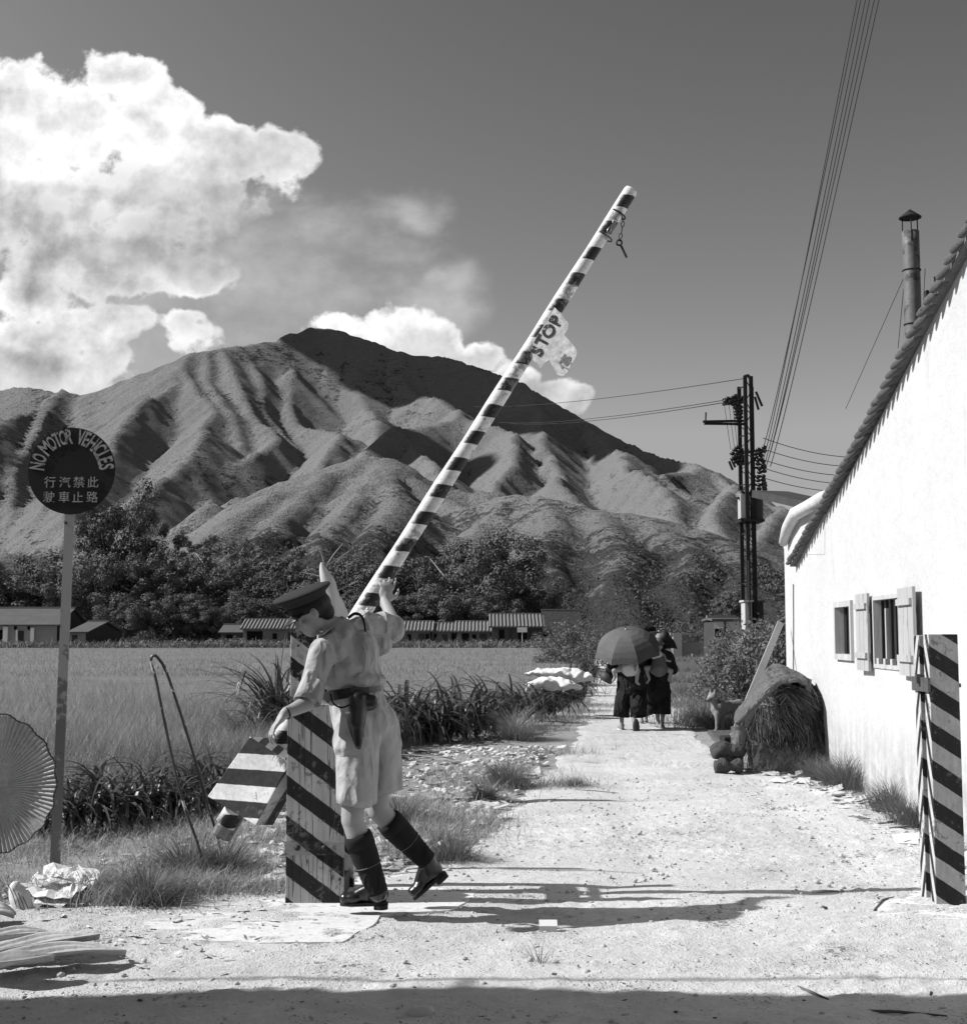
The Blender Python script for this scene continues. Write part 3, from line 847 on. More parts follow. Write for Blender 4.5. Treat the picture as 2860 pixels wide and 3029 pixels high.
# ------------------------------------------------------------------ rice field and grasses
LEAF = dict(spec=.15)
M_rice = mat('rice_leaf', .30, .7, .25, .35, trans=.3, **LEAF)
M_grass = mat('grass_leaf', .17, .7, .45, 1.6, trans=.3, **LEAF)
M_dry = mat('dry_grass', .34, .8, .4, 2.0, trans=.25, **LEAF)
M_strap = mat('strap_leaf', .075, .42, .3, 1.4, trans=.18, spec=.5)
def crown_np(rng, cl, leaf, per, flat=.75):
    """leaf cards in clumps: cl (n,4) of centre and radius"""
    n = len(cl) * per
    c = np.repeat(cl[:, :3], per, 0); r = np.repeat(cl[:, 3], per)
    d = rng.normal(0, 1, (n, 3)); d /= np.linalg.norm(d, axis=1)[:, None]
    q = d * (r * rng.random(n) ** .45)[:, None]; q[:, 2] *= flat
    c = c + q
    nrm = d * 1.3 + rng.normal(0, .42, (n, 3)) + np.array([0, 0, .45]); nrm /= np.linalg.norm(nrm, axis=1)[:, None]
    a = np.cross(nrm, rng.normal(0, 1, (n, 3))); a /= np.linalg.norm(a, axis=1)[:, None]
    b = np.cross(nrm, a); s = (leaf * rng.uniform(.5, 1.2, n))[:, None]
    V = np.stack([c - a * s, c - b * s * .55 + a * s * .1, c + a * s, c + b * s * .55 - a * s * .1], 1).reshape(-1, 3)
    return V, np.arange(n * 4).reshape(-1, 4)
def field_right(y): return np.minimum(np.interp(y, [9, 12, 16, 20, 30, 60, 130], [-3.2, -2.2, -1.2, -.2, 1.9, 4.5, 9.6]), xl(y) - .5)
def build_field():
    rng = np.random.default_rng(12)
    rows = np.concatenate([np.arange(12, 40, .5), np.geomspace(40, 131, 50)]); nc = 150
    L = -rows * .62 - 6; Rr = field_right(rows)
    s = np.linspace(0, 1, nc) ** .7
    X = L[:, None] + (Rr - L)[:, None] * s[None]; Y = np.repeat(rows[:, None], nc, 1)
    Z = np.clip((Y - 14) / 14, 0.02, 1) * .36 + vn(X, Y, 3, 5, 3) * .03 + vn(X, Y * .3, 12, 8, 2) * .03
    Z[:, -1] = 0; Z[-1] = 0
    V = np.stack([X, Y, Z], -1).reshape(-1, 3)
    q = np.arange(len(rows) * nc).reshape(len(rows), nc)[:-1, :-1]
    F = np.stack([q, q + 1, q + nc + 1, q + nc], -1).reshape(-1, 4)
    m = mat('rice_canopy', .18, .9, .18, .09, .05, 9, fine=.25, spec=.0, stretch=(.5, 1.6, 1))
    o = np_mesh('rice_field', V, F, m, smooth=True); props(o, kind='structure')
    n = 110000
    y = 11.2 + 24 * rng.random(n) ** 1.2
    x = field_right(y) - (field_right(y) + .46 * y) * rng.random(n)
    h = rng.uniform(.30, .58, n) * np.clip((y - 10) / 3, .5, 1) * (1 + .35 * vn(x, y, 1.6, 15, 3))
    V, F = blades_np(rng, np.stack([x, y, np.zeros(n)], 1), h, rng.uniform(.004, .010, n), np.abs(rng.normal(.12, .14, n)), .26, 3, rng.uniform(0, 6.28, n))
    n2 = 62000
    y = 35 + 92 * rng.random(n2) ** 1.1
    x = field_right(y) - (field_right(y) + .46 * y) * rng.random(n2)
    V2, F2 = blades_np(rng, np.stack([x, y, np.full(n2, .2)], 1), rng.uniform(.2, .32, n2), rng.uniform(.015, .04, n2), np.abs(rng.normal(.2, .15, n2)), .3, 2, rng.uniform(0, 6.28, n2))
    V = np.concatenate([V, V2]); F = np.concatenate([F, F2 + len(V) - len(V2)])
    o = np_mesh('rice_plants', V, F, M_rice); props(o, kind='stuff')
    # far bank of the field: rank scrub and cane, too dense to count
    n = 620
    x = rng.uniform(-72, 11, n); y = rng.uniform(113.5, 117.5, n)
    hgt = np.clip(.75 + .9 * vn(x, y * 0, 4.5, 77, 3), .25, 1.7)
    cl = np.stack([x, y, hgt * rng.uniform(.2, .8, n), rng.uniform(.35, .8, n)], 1)
    V, F = crown_np(rng, cl, .13, 60)
    m = mat('cane_leaf', .17, .8, .6, .5, trans=.2, **LEAF)
    o = np_mesh('cane_scrub', V, F, m); props(o, kind='stuff')
    n = 9000
    x = rng.uniform(-72, 11, n); y = 113 + rng.random(n) * 5
    V, F = blades_np(rng, np.stack([x, y, rng.random(n) * .6], 1), rng.uniform(.4, 1.0, n), rng.uniform(.05, .12, n), np.abs(rng.normal(.3, .3, n)), .5, 3)
    o = np_mesh('cane_scrub', V, F, m); props(o, kind='stuff')
build_field()
def build_pasture():
    rows = np.concatenate([np.arange(16.5, 40, .4), np.geomspace(40, 131, 40)]); nc = 60
    L = xr(rows) + .25 + vn(rows, rows * 0 + 3, 1.5, 51, 3) * .2; s = np.linspace(0, 1, nc) ** 2
    X = L[:, None] + (70 + rows[:, None]) * s[None]; Y = np.repeat(rows[:, None], nc, 1)
    Z = gz(X, Y) + .03 + .05 * (vn(X, Y, 1.5, 55, 3) + .5) * np.clip((X - L[:, None]) / .6, 0, 1); Z[:, 0] -= .06; Z[0] -= .09
    V = np.stack([X, Y, Z], -1).reshape(-1, 3); q = np.arange(len(rows) * nc).reshape(len(rows), nc)[:-1, :-1]
    F = np.stack([q, q + 1, q + nc + 1, q + nc], -1).reshape(-1, 4)
    props(np_mesh('pasture', V, F, mat('pasture_turf', .11, .95, .4, .5, .05, 14, fine=.5, spec=0), smooth=True), kind='structure')
build_pasture()

def ground_cover(name, rng, n, sampler, h0, h1, w0, w1, material, lean=.45, droop=.35):
    x, y = sampler(n)
    V, F = blades_np(rng, np.stack([x, y, gz(x, y) + .005], 1), rng.uniform(h0, h1, len(x)), rng.uniform(w0, w1, len(x)), np.abs(rng.normal(lean, .3, len(x))), droop, 3)
    o = np_mesh(name, V, F, material); props(o, kind='stuff'); return o
def patches(rng, spots):
    """n points in soft round patches given as photo pixels: (u, v, radius in m, weight)"""
    def f(n):
        w = np.array([s[3] for s in spots], float); w /= w.sum()
        k = rng.choice(len(spots), n, p=w)
        c = np.array([tuple(G(s[0], s[1]))[:2] for s in spots]); r = np.array([s[2] for s in spots])
        q = rng.normal(0, .5, (n, 2)) * r[k][:, None]
        return c[k, 0] + q[:, 0], c[k, 1] + q[:, 1]
    return f
rg = np.random.default_rng(21)
ground_cover('verge_grass', rg, 16000, patches(rg, [(450, 2640, .45, 3), (600, 2630, .35, 2), (330, 2660, .3, 2), (560, 2560, .35, 2), (700, 2560, .35, 1.5), (750, 2480, .6, 2), (480, 2500, .5, 1),
   (560, 2460, .4, 1), (60, 2520, .5, 1.3), (200, 2480, .5, .7), (780, 2640, .2, .6), (40, 2640, .3, 1), (690, 2420, .5, 1), (300, 2600, .3, .8)]), .05, .19, .0025, .006, M_dry, .55, .4)
ground_cover('verge_grass', rg, 15000, patches(rg, [(1200, 2400, .6, 2), (1250, 2480, .45, 2), (1350, 2440, .4, 1.5), (1180, 2540, .35, 1), (1420, 2330, .5, 1), (1500, 2290, .5, 1), (1600, 2330, .25, .3), (1700, 2330, .25, .3), (1650, 2230, .5, .5),
   (1560, 2160, .7, 1), (1680, 2130, .6, .9), (1740, 2090, .7, 1.2), (1750, 2030, .9, 1.2), (1720, 2110, .5, .8), (1765, 1990, 1.2, 1.2), (1300, 2180, .8, .5), (1300, 2300, .6, .5)]), .05, .20, .003, .008, M_dry, .55, .4)
ground_cover('verge_grass', rg, 26000, patches(rg, [(2100, 1990, 2.0, 3), (2050, 2060, 1.0, 2), (2030, 2020, 1.2, 2), (2110, 2090, 1.0, 2), (2110, 2150, .8, 1), (2180, 2060, 2, 3), (2230, 2120, 1.5, 2), (2080, 1960, 4, 4), (2150, 1955, 5, 5)]), .12, .42, .006, .016, mat('pasture_leaf', .2, .8, .35, .6, trans=.3, **LEAF), .35, .35)
ground_cover('weedy_grass', rg, 9000, patches(rg, [(650, 2330, .9, 3), (760, 2300, .8, 3), (820, 2360, .6, 2), (560, 2350, .7, 2), (700, 2240, .9, 2), (780, 2180, .9, 2), (430, 2390, .8, 1)]), .2, .5, .005, .012, M_grass, .3, .35)

ground_cover('verge_grass', rg, 24000, lambda n: (rg.uniform(-9, -2.5, n), 7.6 + 4.2 * rg.random(n)), .04, .16, .003, .007, M_dry, .5, .4)
def tuft_mesh(name, seed, n, r, h, w=.006, lean=.5, material=None, droop=.3, dry=.0):
    rng = np.random.default_rng(seed)
    q = rng.normal(0, .36, (n, 2)) * r
    d = np.arctan2(q[:, 1], q[:, 0]) + rng.normal(0, .6, n)
    rad = np.hypot(q[:, 0], q[:, 1]) / r
    base = np.stack([q[:, 0], q[:, 1], np.full(n, -.01)], 1)
    hh = h * rng.uniform(.45, 1.0, n) * np.clip(1.15 - rad * .4, .4, 1.2)
    V, F = blades_np(rng, base, hh, rng.uniform(w * .5, w, n), np.clip(rad * lean + np.abs(rng.normal(0, .12, n)), 0, 1.3), droop, 4, d)
    me = np_mesh(name, V, F, material or M_grass)
    d_ = me.data; bpy.data.objects.remove(me)
    return d_
def place(name, me, loc, rz=0., sc=1., label=None, cat=None, group=None, kind=None, parent=None):
    o = bpy.data.objects.new(name, me); C.objects.link(o)
    o.location = loc; o.rotation_euler = (0, 0, rz); o.scale = (sc, sc, sc) if not hasattr(sc, '__len__') else sc
    return props(o, label, cat, group, kind)
T_grey = tuft_mesh('tuft', 1, 700, .2, .34, .006, .75)
T_big = tuft_mesh('tuft', 2, 1000, .34, .62, .008, .6, M_dry)
T_dark = tuft_mesh('tuft', 3, 800, .28, .42, .007, .55)
T_thin = tuft_mesh('tuft', 4, 45, .06, .13, .004, 1.0, mat('stalk_dark', .1, .8, .3, 5), .12)
tufts = [('grass_tuft', T_grey, 1340, 2552, .9, 'low round grass tuft beside the swinging boot of the uniformed man'),
 ('grass_tuft', T_grey, 1180, 2440, 1.1, 'ragged grass tuft just behind the shorts of the uniformed man'),
 ('grass_tuft', T_big, 1520, 2190, 1.0, 'tall pale grass tuft with upright stalks in front of the strap leaved row'),
 ('grass_tuft', T_dark, 1500, 2330, .95, 'dark grass tuft casting a long shadow on the track edge'),
 ('grass_tuft', T_grey, 1430, 2370, .8, 'dry grass tuft touching the dark tuft on the track edge'),
 ('grass_tuft', T_grey, 1240, 2560, .6, 'small grass tuft behind the calf of the standing leg'),
 ('grass_tuft', T_thin, 1598, 2850, 1.0, 'sparse spiky weed alone on the pale sand near the shadow'),
 ('grass_tuft', T_dark, 2080, 2150, 1.25, 'dense dark grass tuft under the head of the dog'),
 ('grass_tuft', T_dark, 2350, 2285, 1.1, 'grass tuft at the foot of the straw heap'),
 ('grass_tuft', T_dark, 2270, 2290, .8, 'low grass tuft in front of the hanging sack'),
 ('grass_tuft', T_dark, 2500, 2335, 1.15, 'wide grass tuft against the white wall beside a dark block'),
 ('grass_tuft', T_dark, 2420, 2310, .8, 'grass tuft where the straw heap meets the white wall'),
 ('grass_tuft', T_dark, 2640, 2400, .9, 'grass tuft against the white wall below the shutters'),
 ('grass_tuft', T_dark, 2700, 2440, .8, 'grass tuft behind the striped receiving post'),
 ('grass_tuft', T_dark, 2850, 2450, .9, 'grass tuft right of the striped receiving post'),
 ('grass_tuft', T_grey, 560, 2600, 1.1, 'spreading dry tuft at the feet of the bamboo hoop'),
 ('grass_tuft', T_grey, 660, 2590, 1.0, 'dry tuft between the hoop and the striped barrier post'),
 ('grass_tuft', T_grey, 440, 2680, 1.0, 'flattened dry tuft at the edge of the pale concrete'),
 ('grass_tuft', T_grey, 1700, 2330, .5, 'small green tuft alone at the track edge')]
for i, (nm, me, u, v, sc, lab) in enumerate(tufts):
    place(nm, me, G(u, v), i * 1.3, sc, lab, 'grass')

# ------------------------------------------------------------------ strap leaved plants: arching channelled leaves from a short stem
def strap_mesh(seed, n, h, w, spread=1.0, seg=7, arch=(.16, .42)):
    rng = random.Random(seed); V = []; F = []
    for i in range(n):
        th = rng.uniform(0, 2 * math.pi); L = h * rng.uniform(.8, 1.7); ww = w * rng.uniform(.7, 1.2)
        d = Vector((math.cos(th), math.sin(th), 0)); s = Vector((-math.sin(th), math.cos(th), 0)) 
        s = (s + d * rng.uniform(-.3, .3)).normalized()
        p = Vector((rng.gauss(0, .05), rng.gauss(0, .05), h * rng.uniform(0, .42))) * 1.0
        ang = rng.uniform(.05, .55) * spread; dr = rng.uniform(*arch)
        kink = rng.choice([None, None, None, rng.randint(3, 5)]); b = len(V)
        for k in range(seg + 1):
            t = k / seg; wk = ww * (math.sin(math.pi * min(1, .25 + t * .75)) ** .7 if t < 1 else .04) * .5
            up = (d * -math.cos(ang) + Vector((0, 0, 1)) * math.sin(ang)) * -1
            V += [p - s * wk + Vector((0, 0, wk * .35)), p.copy(), p + s * wk + Vector((0, 0, wk * .35))]
            p = p + (d * math.sin(ang) + Vector((0, 0, math.cos(ang)))) * (L / seg)
            ang += dr + (1.1 if kink == k else 0)
        for k in range(seg):
            q = b + 3 * k
            F += [(q, q + 1, q + 4, q + 3), (q + 1, q + 2, q + 5, q + 4)]
    o = put('leaves', V, F, M_strap, smooth=True); me = o.data; bpy.data.objects.remove(o); return me
ST = [strap_mesh(i, 46, .66, .042, 1.15, 8, (.2, .44)) for i in range(3)] + [strap_mesh(10 + i, 40, .44, .026, 1.5, 8, (.2, .42)) for i in range(2)]
prng = random.Random(6)
row = [(1700, 2085, .85), (1722, 2060, .9), (1742, 2030, 1.0), (1752, 2005, 1.1), (1640, 2085, .9), (1690, 2050, 1.0), (1160, 2200, 1.), (1195, 2205, 1.02), (1235, 2200, .98), (1275, 2198, 1.), (1320, 2195, 1.02), (1365, 2188, 1.), (1410, 2182, .95), (1455, 2172, .98), (1500, 2160, .95), (1545, 2150, .9), (1590, 2138, .88), (1630, 2122, .85), (1665, 2105, .8), (1120, 2215, 1.0), (1080, 2230, 1.0), (1040, 2240, 1.),
       (1185, 2170, 1.1), (1260, 2165, 1.1), (1340, 2160, 1.1), (1430, 2150, 1.05), (1520, 2128, 1.), (1600, 2105, .95)]
for i, (u, v, s) in enumerate(row):
    place('strap_leaf_plant', ST[i % 3], G(u, v), prng.uniform(0, 6), s * prng.uniform(.92, 1.08), 'dark strap leaved plant arching over in the dense row between rice field and track', 'plant', 'strap leaved plants in the row along the track')
low = [(-120, 2480), (-260, 2470), (-420, 2480), (-600, 2470), (20, 2475), (120, 2480), (230, 2470), (310, 2460), (380, 2450), (440, 2440), (520, 2440), (610, 2420), (680, 2400), (270, 2430), (410, 2410), (560, 2400), (60, 2440)]
for i, (u, v) in enumerate(low):
    place('strap_leaf_plant', ST[3 + i % 2], G(u, v), prng.uniform(0, 6), prng.uniform(.85, 1.15), 'low drooping strap leaved plant beside the sign pole and bamboo hoop', 'plant', 'low strap leaved plants at the front edge of the rice field')
big = strap_mesh(33, 130, .95, .03, .9, 8, (.12, .3)); big2 = tuft_mesh('plume', 34, 420, .5, 1.1, .02, .9, M_grass, .32)
place('tall_reed_clump', big, G(815, 2235), 0, 1.0, 'tall dark bushy reed clump behind the striped barrier post', 'plant')
place('tall_reed_clump', big2, G(770, 2240), 1, 1.0, 'pale feathery reed clump leaning left of the dark bushy clump', 'plant')
place('tall_reed_clump', big2, G(660, 2290), 2, .55, 'short pale reed clump behind the striped counterweight', 'plant')
place('tall_reed_clump', big, G(900, 2260), 1, .8, 'dark reed clump directly behind the barrier post and cap', 'plant')

# ------------------------------------------------------------------ trees and shrubs
M_leaf = mat('tree_leaf', .115, .7, .6, .25, trans=.08, **LEAF)
M_leaf2 = mat('shrub_leaf', .15, .65, .45, 1.8, trans=.25, **LEAF)
M_bark = mat('bark', .13, .9, .4, 3, .02, 12)
M_bark2 = mat('pale_bark', .3, .9, .4, 3, .02, 12)
def tree_proto(seed, H, W, trunk_h, clumps, per, leaf, style='round', rad=.3, mleaf=None, mbark=None, gaps=.5):
    rng = np.random.default_rng(seed); rr = random.Random(seed)
    mb = MB(); cl = []
    top = Vector((rr.uniform(-.5, .5), rr.uniform(-.5, .5), trunk_h))
    mb.tube([(0, 0, -.3), (rr.uniform(-.2, .2), 0, trunk_h * .5), top], [rad * 1.25, rad * .9, rad * .7], 8)
    nl = 7 if style != 'thin' else 4
    for i in range(nl):
        th = 2 * math.pi * i / nl + rr.uniform(-.4, .4)
        hz = rr.uniform(.35, 1.0)
        e = Vector((math.cos(th) * W * .5 * (1.15 - hz * .55), math.sin(th) * W * .5 * (1.15 - hz * .55), trunk_h + (H - trunk_h) * hz * .85))
        m = top.lerp(e, .5) + Vector((rr.uniform(-.6, .6), rr.uniform(-.6, .6), rr.uniform(-.3, .9)))
        mb.tube([top - Vector((0, 0, rr.uniform(0, trunk_h * .3))), m, e], [rad * .5, rad * .3, rad * .1], 6)
        for _ in range(max(1, clumps // nl)):
            t = rr.random() ** .7
            p = top.lerp(m, t) if rr.random() < .2 else m.lerp(e, t)
            sp = W * .17
            p = p + Vector((rr.gauss(0, sp), rr.gauss(0, sp), rr.gauss(0, sp * .7)))
            cl.append((p.x, p.y, max(p.z, trunk_h * .45), W * rr.uniform(.07, .16)))
    V, F = crown_np(rng, np.array(cl), leaf, per)
    o1 = mb.build('trunk', mbark or M_bark, smooth=True)
    o2 = np_mesh('crown', V, F, mleaf or M_leaf)
    d = (o1.data, o2.data); bpy.data.objects.remove(o1); bpy.data.objects.remove(o2)
    return d
TP = [tree_proto(1, 10, 9, 3.0, 70, 330, .16), tree_proto(2, 10, 10, 2.4, 84, 330, .16), tree_proto(3, 10, 7, 4.2, 44, 300, .16), tree_proto(4, 10, 4.6, 6.0, 18, 180, .14, 'thin', .18, None, M_bark2),
      tree_proto(5, 10, 12, 3.6, 80, 330, .16, 'round', .3, None, M_bark2)]
def plant_tree(pi, u, vtop, Y, sc, label, wide=1.0, z=0.0, group=None, name='tree'):
    top = D(u, vtop, Y); h = (top.z - z) / 10.0
    t = thing(name, (top.x, Y, z), label, 'tree', group, rz=u * .7)
    t.scale = (h * wide, h * wide, h)
    a = link_mesh('trunk', TP[pi][0], t); b = link_mesh('crown', TP[pi][1], t)
    return t
trees = [(0, 235, 968, 150, 1.0, 'tallest tree, high ragged crown right of the round sign', .62), (1, 200, 1060, 146, 1, 'broad dark tree below the tallest one, behind the sign pole', .9),
 (0, 300, 1085, 144, 1, 'dark bushy tree right of the tallest tree', 1.0), (3, 372, 1022, 175, 1, 'slender tree with bare pale trunk left of centre', 1.0), (3, 483, 1042, 190, 1, 'thin open tree standing alone on the lower slope', 1.25),
 (1, 390, 1110, 150, 1, 'rounded dark tree under the slender pale trunk', 1.1), (1, 455, 1100, 148, 1, 'dense tree left of the peaked cap', 1.05), (0, 525, 1085, 152, 1, 'dense dark tree directly behind the peaked cap', 1.1),
 (1, 580, 1105, 146, 1, 'dark tree behind the bare forked trunk', 1.1), (1, 640, 1075, 150, 1, 'wide dark tree behind the bare twigs', 1.1), (0, 715, 1100, 148, 1, 'dark tree behind the raised arm', 1.1), (1, 770, 1098, 146, 1, 'dark tree just right of the raised hand', 1.1),
 (2, 822, 1075, 152, 1, 'upright tree right of the barrier pole', 1.2), (4, 915, 1045, 145, 1, 'large spreading tree with pale leaning trunk above the tiled row', .95), (2, 985, 1078, 155, 1, 'tree at the right shoulder of the large spreading tree', 1.0),
 (1, 1035, 1140, 150, 1, 'low tree behind the taller tiled house', 1.15), (1, 1075, 1185, 158, 1, 'small tree at the right end of the village wood', 1.0),
 (1, 30, 1085, 150, 1, 'bushy tree above the left house roof', 1.2), (2, 85, 1095, 152, 1, 'bushy tree behind the ridge of the left house', 1.3), (0, 135, 1105, 154, 1, 'bushy tree left of the sign pole', 1.2), (1, -25, 1095, 152, 1, 'bushy tree cut by the left edge of the photo', 1.2),
 (0, 340, 1150, 138, 1, 'low dark tree behind the shed with the dark gable', 1.2), (1, 260, 1165, 136, 1, 'low dark tree over the shed roof', 1.2), (1, 420, 1165, 138, 1, 'low dark tree left end of the long tiled roof', 1.3), (0, 500, 1160, 140, 1, 'low dark tree behind the long tiled roof', 1.3),
 (1, 700, 1150, 138, 1, 'low dark tree behind the tiled row, right of the neck', 1.3), (0, 800, 1150, 138, 1, 'low dark tree behind the middle of the tiled row', 1.3), (1, 870, 1150, 138, 1, 'low dark tree under the large spreading tree', 1.3), (0, 960, 1160, 138, 1, 'low dark tree behind the roof of the taller tiled house', 1.2),
 (2, 1425, 1140, 95, 1, 'small round tree left of the lattice power mast', .9), (1, 1255, 1222, 150, 1, 'low bushy tree in front of the scrubby slope', 1.6), (1, 1340, 1220, 140, 1, 'low tree between the umbrellas and the power mast', 1.4), (1, 1500, 1222, 110, 1, 'low tree behind the power mast', 1.4)]
for (pi, u, vt, Y, sc, lab, wd) in trees: plant_tree(pi, u, vt, Y, sc, lab, wd)
# understorey shrubs of the village wood
rs = np.random.default_rng(9)
n = 190
cl = np.stack([rs.uniform(-74, 6, n), rs.uniform(141, 168, n), rs.uniform(.5, 3.2, n), rs.uniform(1.2, 2.6, n)], 1)
V, F = crown_np(rs, cl, .26, 70)
props(np_mesh('undergrowth', V, F, M_leaf), kind='stuff')

def shrub_mesh(seed, w, h, clumps, per, leaf, m):
    rng = np.random.default_rng(seed)
    th = rng.uniform(0, 6.28, clumps); r = np.sqrt(rng.random(clumps)) * w * .5; z = h * rng.uniform(.18, .92, clumps) * np.sqrt(np.clip(1 - (r / (w * .62)) ** 2, .1, 1))
    cl = np.stack([np.cos(th) * r, np.sin(th) * r, z, rng.uniform(.1, .22, clumps) * h], 1)
    V, F = crown_np(rng, cl, leaf, per, .9)
    o = np_mesh('foliage', V, F, m); d = o.data; bpy.data.objects.remove(o)
    mb = MB(); rr = random.Random(seed)
    for i in range(9):
        th = rr.uniform(0, 6.28); mb.tube([(0, 0, -.1), (math.cos(th) * w * .15, math.sin(th) * w * .15, h * .4), (math.cos(th) * w * .36, math.sin(th) * w * .36, h * rr.uniform(.6, .9))], [.02 * h, .014 * h, .005 * h], 5)
    o = mb.build('stems', M_bark); e = o.data; bpy.data.objects.remove(o)
    return d, e
SH = [shrub_mesh(1, 1.7, 1.6, 70, 62, .035, M_leaf2), shrub_mesh(2, 2.0, 1.4, 80, 60, .035, M_leaf2), shrub_mesh(3, 5, 3, 60, 50, .12, M_leaf)]
def shrub(k, loc, sc, label, group=None, rz=0):
    t = thing('shrub', loc, label, 'shrub', group, rz); t.scale = (sc, sc, sc) if not hasattr(sc, '__len__') else sc
    link_mesh('foliage', SH[k][0], t); link_mesh('stems', SH[k][1], t); return t
for i, (k, u, v, sc, lab) in enumerate([(0, 2245, 2110, 1.12, 'tall leafy shrub behind the leaning plank'), (1, 2165, 2110, .75, 'rounded leafy shrub above the back of the dog'), (0, 2110, 2080, .60, 'leafy shrub at the left end of the hedge'),
      (1, 2300, 2090, 1.35, 'leafy shrub touching the corner of the white house'), (0, 2225, 2070, 1.15, 'leafy shrub at the top of the hedge, below the power mast'), (1, 1700, 1990, 1.5, 'shrub beside the track behind the white sacks'), (0, 1740, 1980, 1.2, 'shrub on the very edge of the track behind the sacks'), (1, 1655, 1985, 1.1, 'low shrub left of the track beyond the white sacks')]):
    shrub(k, G(u, v), sc, lab, None, i * 1.1)
for i, (u, v, s, lab) in enumerate([(1625, 1925, .75, 'rounded shrub at the right end of the village houses'), (1680, 1920, .9, 'wide shrub at the far end of the track'), (1130, 1915, .5, 'low shrub before the tiled row'), (620, 1915, .7, 'pale conical shrub before the dark shed'), (480, 1915, .6, 'low shrub right of the dark shed'),
      (2010, 1925, .6, 'shrub at the left end of the lattice wall'), (1880, 1915, 1.0, 'shrub behind the larger umbrella'), (1960, 1912, 1.0, 'shrub behind the smaller umbrella')]):
    p = G(u, v); shrub(2, (p.x, min(p.y, 133), 0), s, lab, None, i * .9)
def spline(a, k=6):
    out = []
    for i in range(len(a) - 1):
        p0, p1, p2, p3 = a[max(i - 1, 0)], a[i], a[i + 1], a[min(i + 2, len(a) - 1)]
        for j in range(k):
            t = j / k; out.append(.5 * ((2 * p1) + (p2 - p0) * t + (2 * p0 - 5 * p1 + 4 * p2 - p3) * t * t + (3 * p1 - p0 - 3 * p2 + p3) * t ** 3))
    return out + [a[-1]]
# ------------------------------------------------------------------ white house on the right: its gable wall faces the track
_a, _b = G(2440, 2283), G(2700, 2421)
WM = (_a.x - _b.x) / (_a.y - _b.y)
def wall_x(Y): return _b.x + WM * (Y - _b.y)
def W(u, v, off=0.0):
    """where the sight line of a photo pixel meets the wall plane (off = metres in front of it)"""
    a, y, z = ray(u, v)
    # a*t = _b.x + WM*(y*t - _b.y) - off
    t = (_b.x - WM * _b.y - off) / (a - WM * y)
    return Vector((a * t, y * t, CAM_H + z * t))
WDIR = Vector((WM, 1, 0)).normalized()         # along the wall, away from the viewer
WNRM = Vector((-1, WM, 0)).normalized()        # out of the wall, toward the track
M_plaster = mat('lime_plaster', .58, .85, .05, 1.2, .006, 7, spots=.0, fine=.06)
M_wood_dark = mat('old_wood', .045, .8, .4, 6, .003, 30, stretch=(1, 1, .15))
M_shutter = mat('shutter_board', .36, .8, .2, 8, .003, 30, stretch=(1, 1, .12), spots=.1, spot_scale=18, spot_val=.15)
M_frame = mat('window_frame_wood', .42, .8, .3, 8, .003, 30, stretch=(1, 1, .12))
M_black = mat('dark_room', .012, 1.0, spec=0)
M_iron = mat('dark_iron', .03, .6, .3, 20, .001, 60, metal=.3)
M_roof = mat('verge_tile', .085, .85, .45, 7, .01, 22, spots=.2, spot_val=.04)
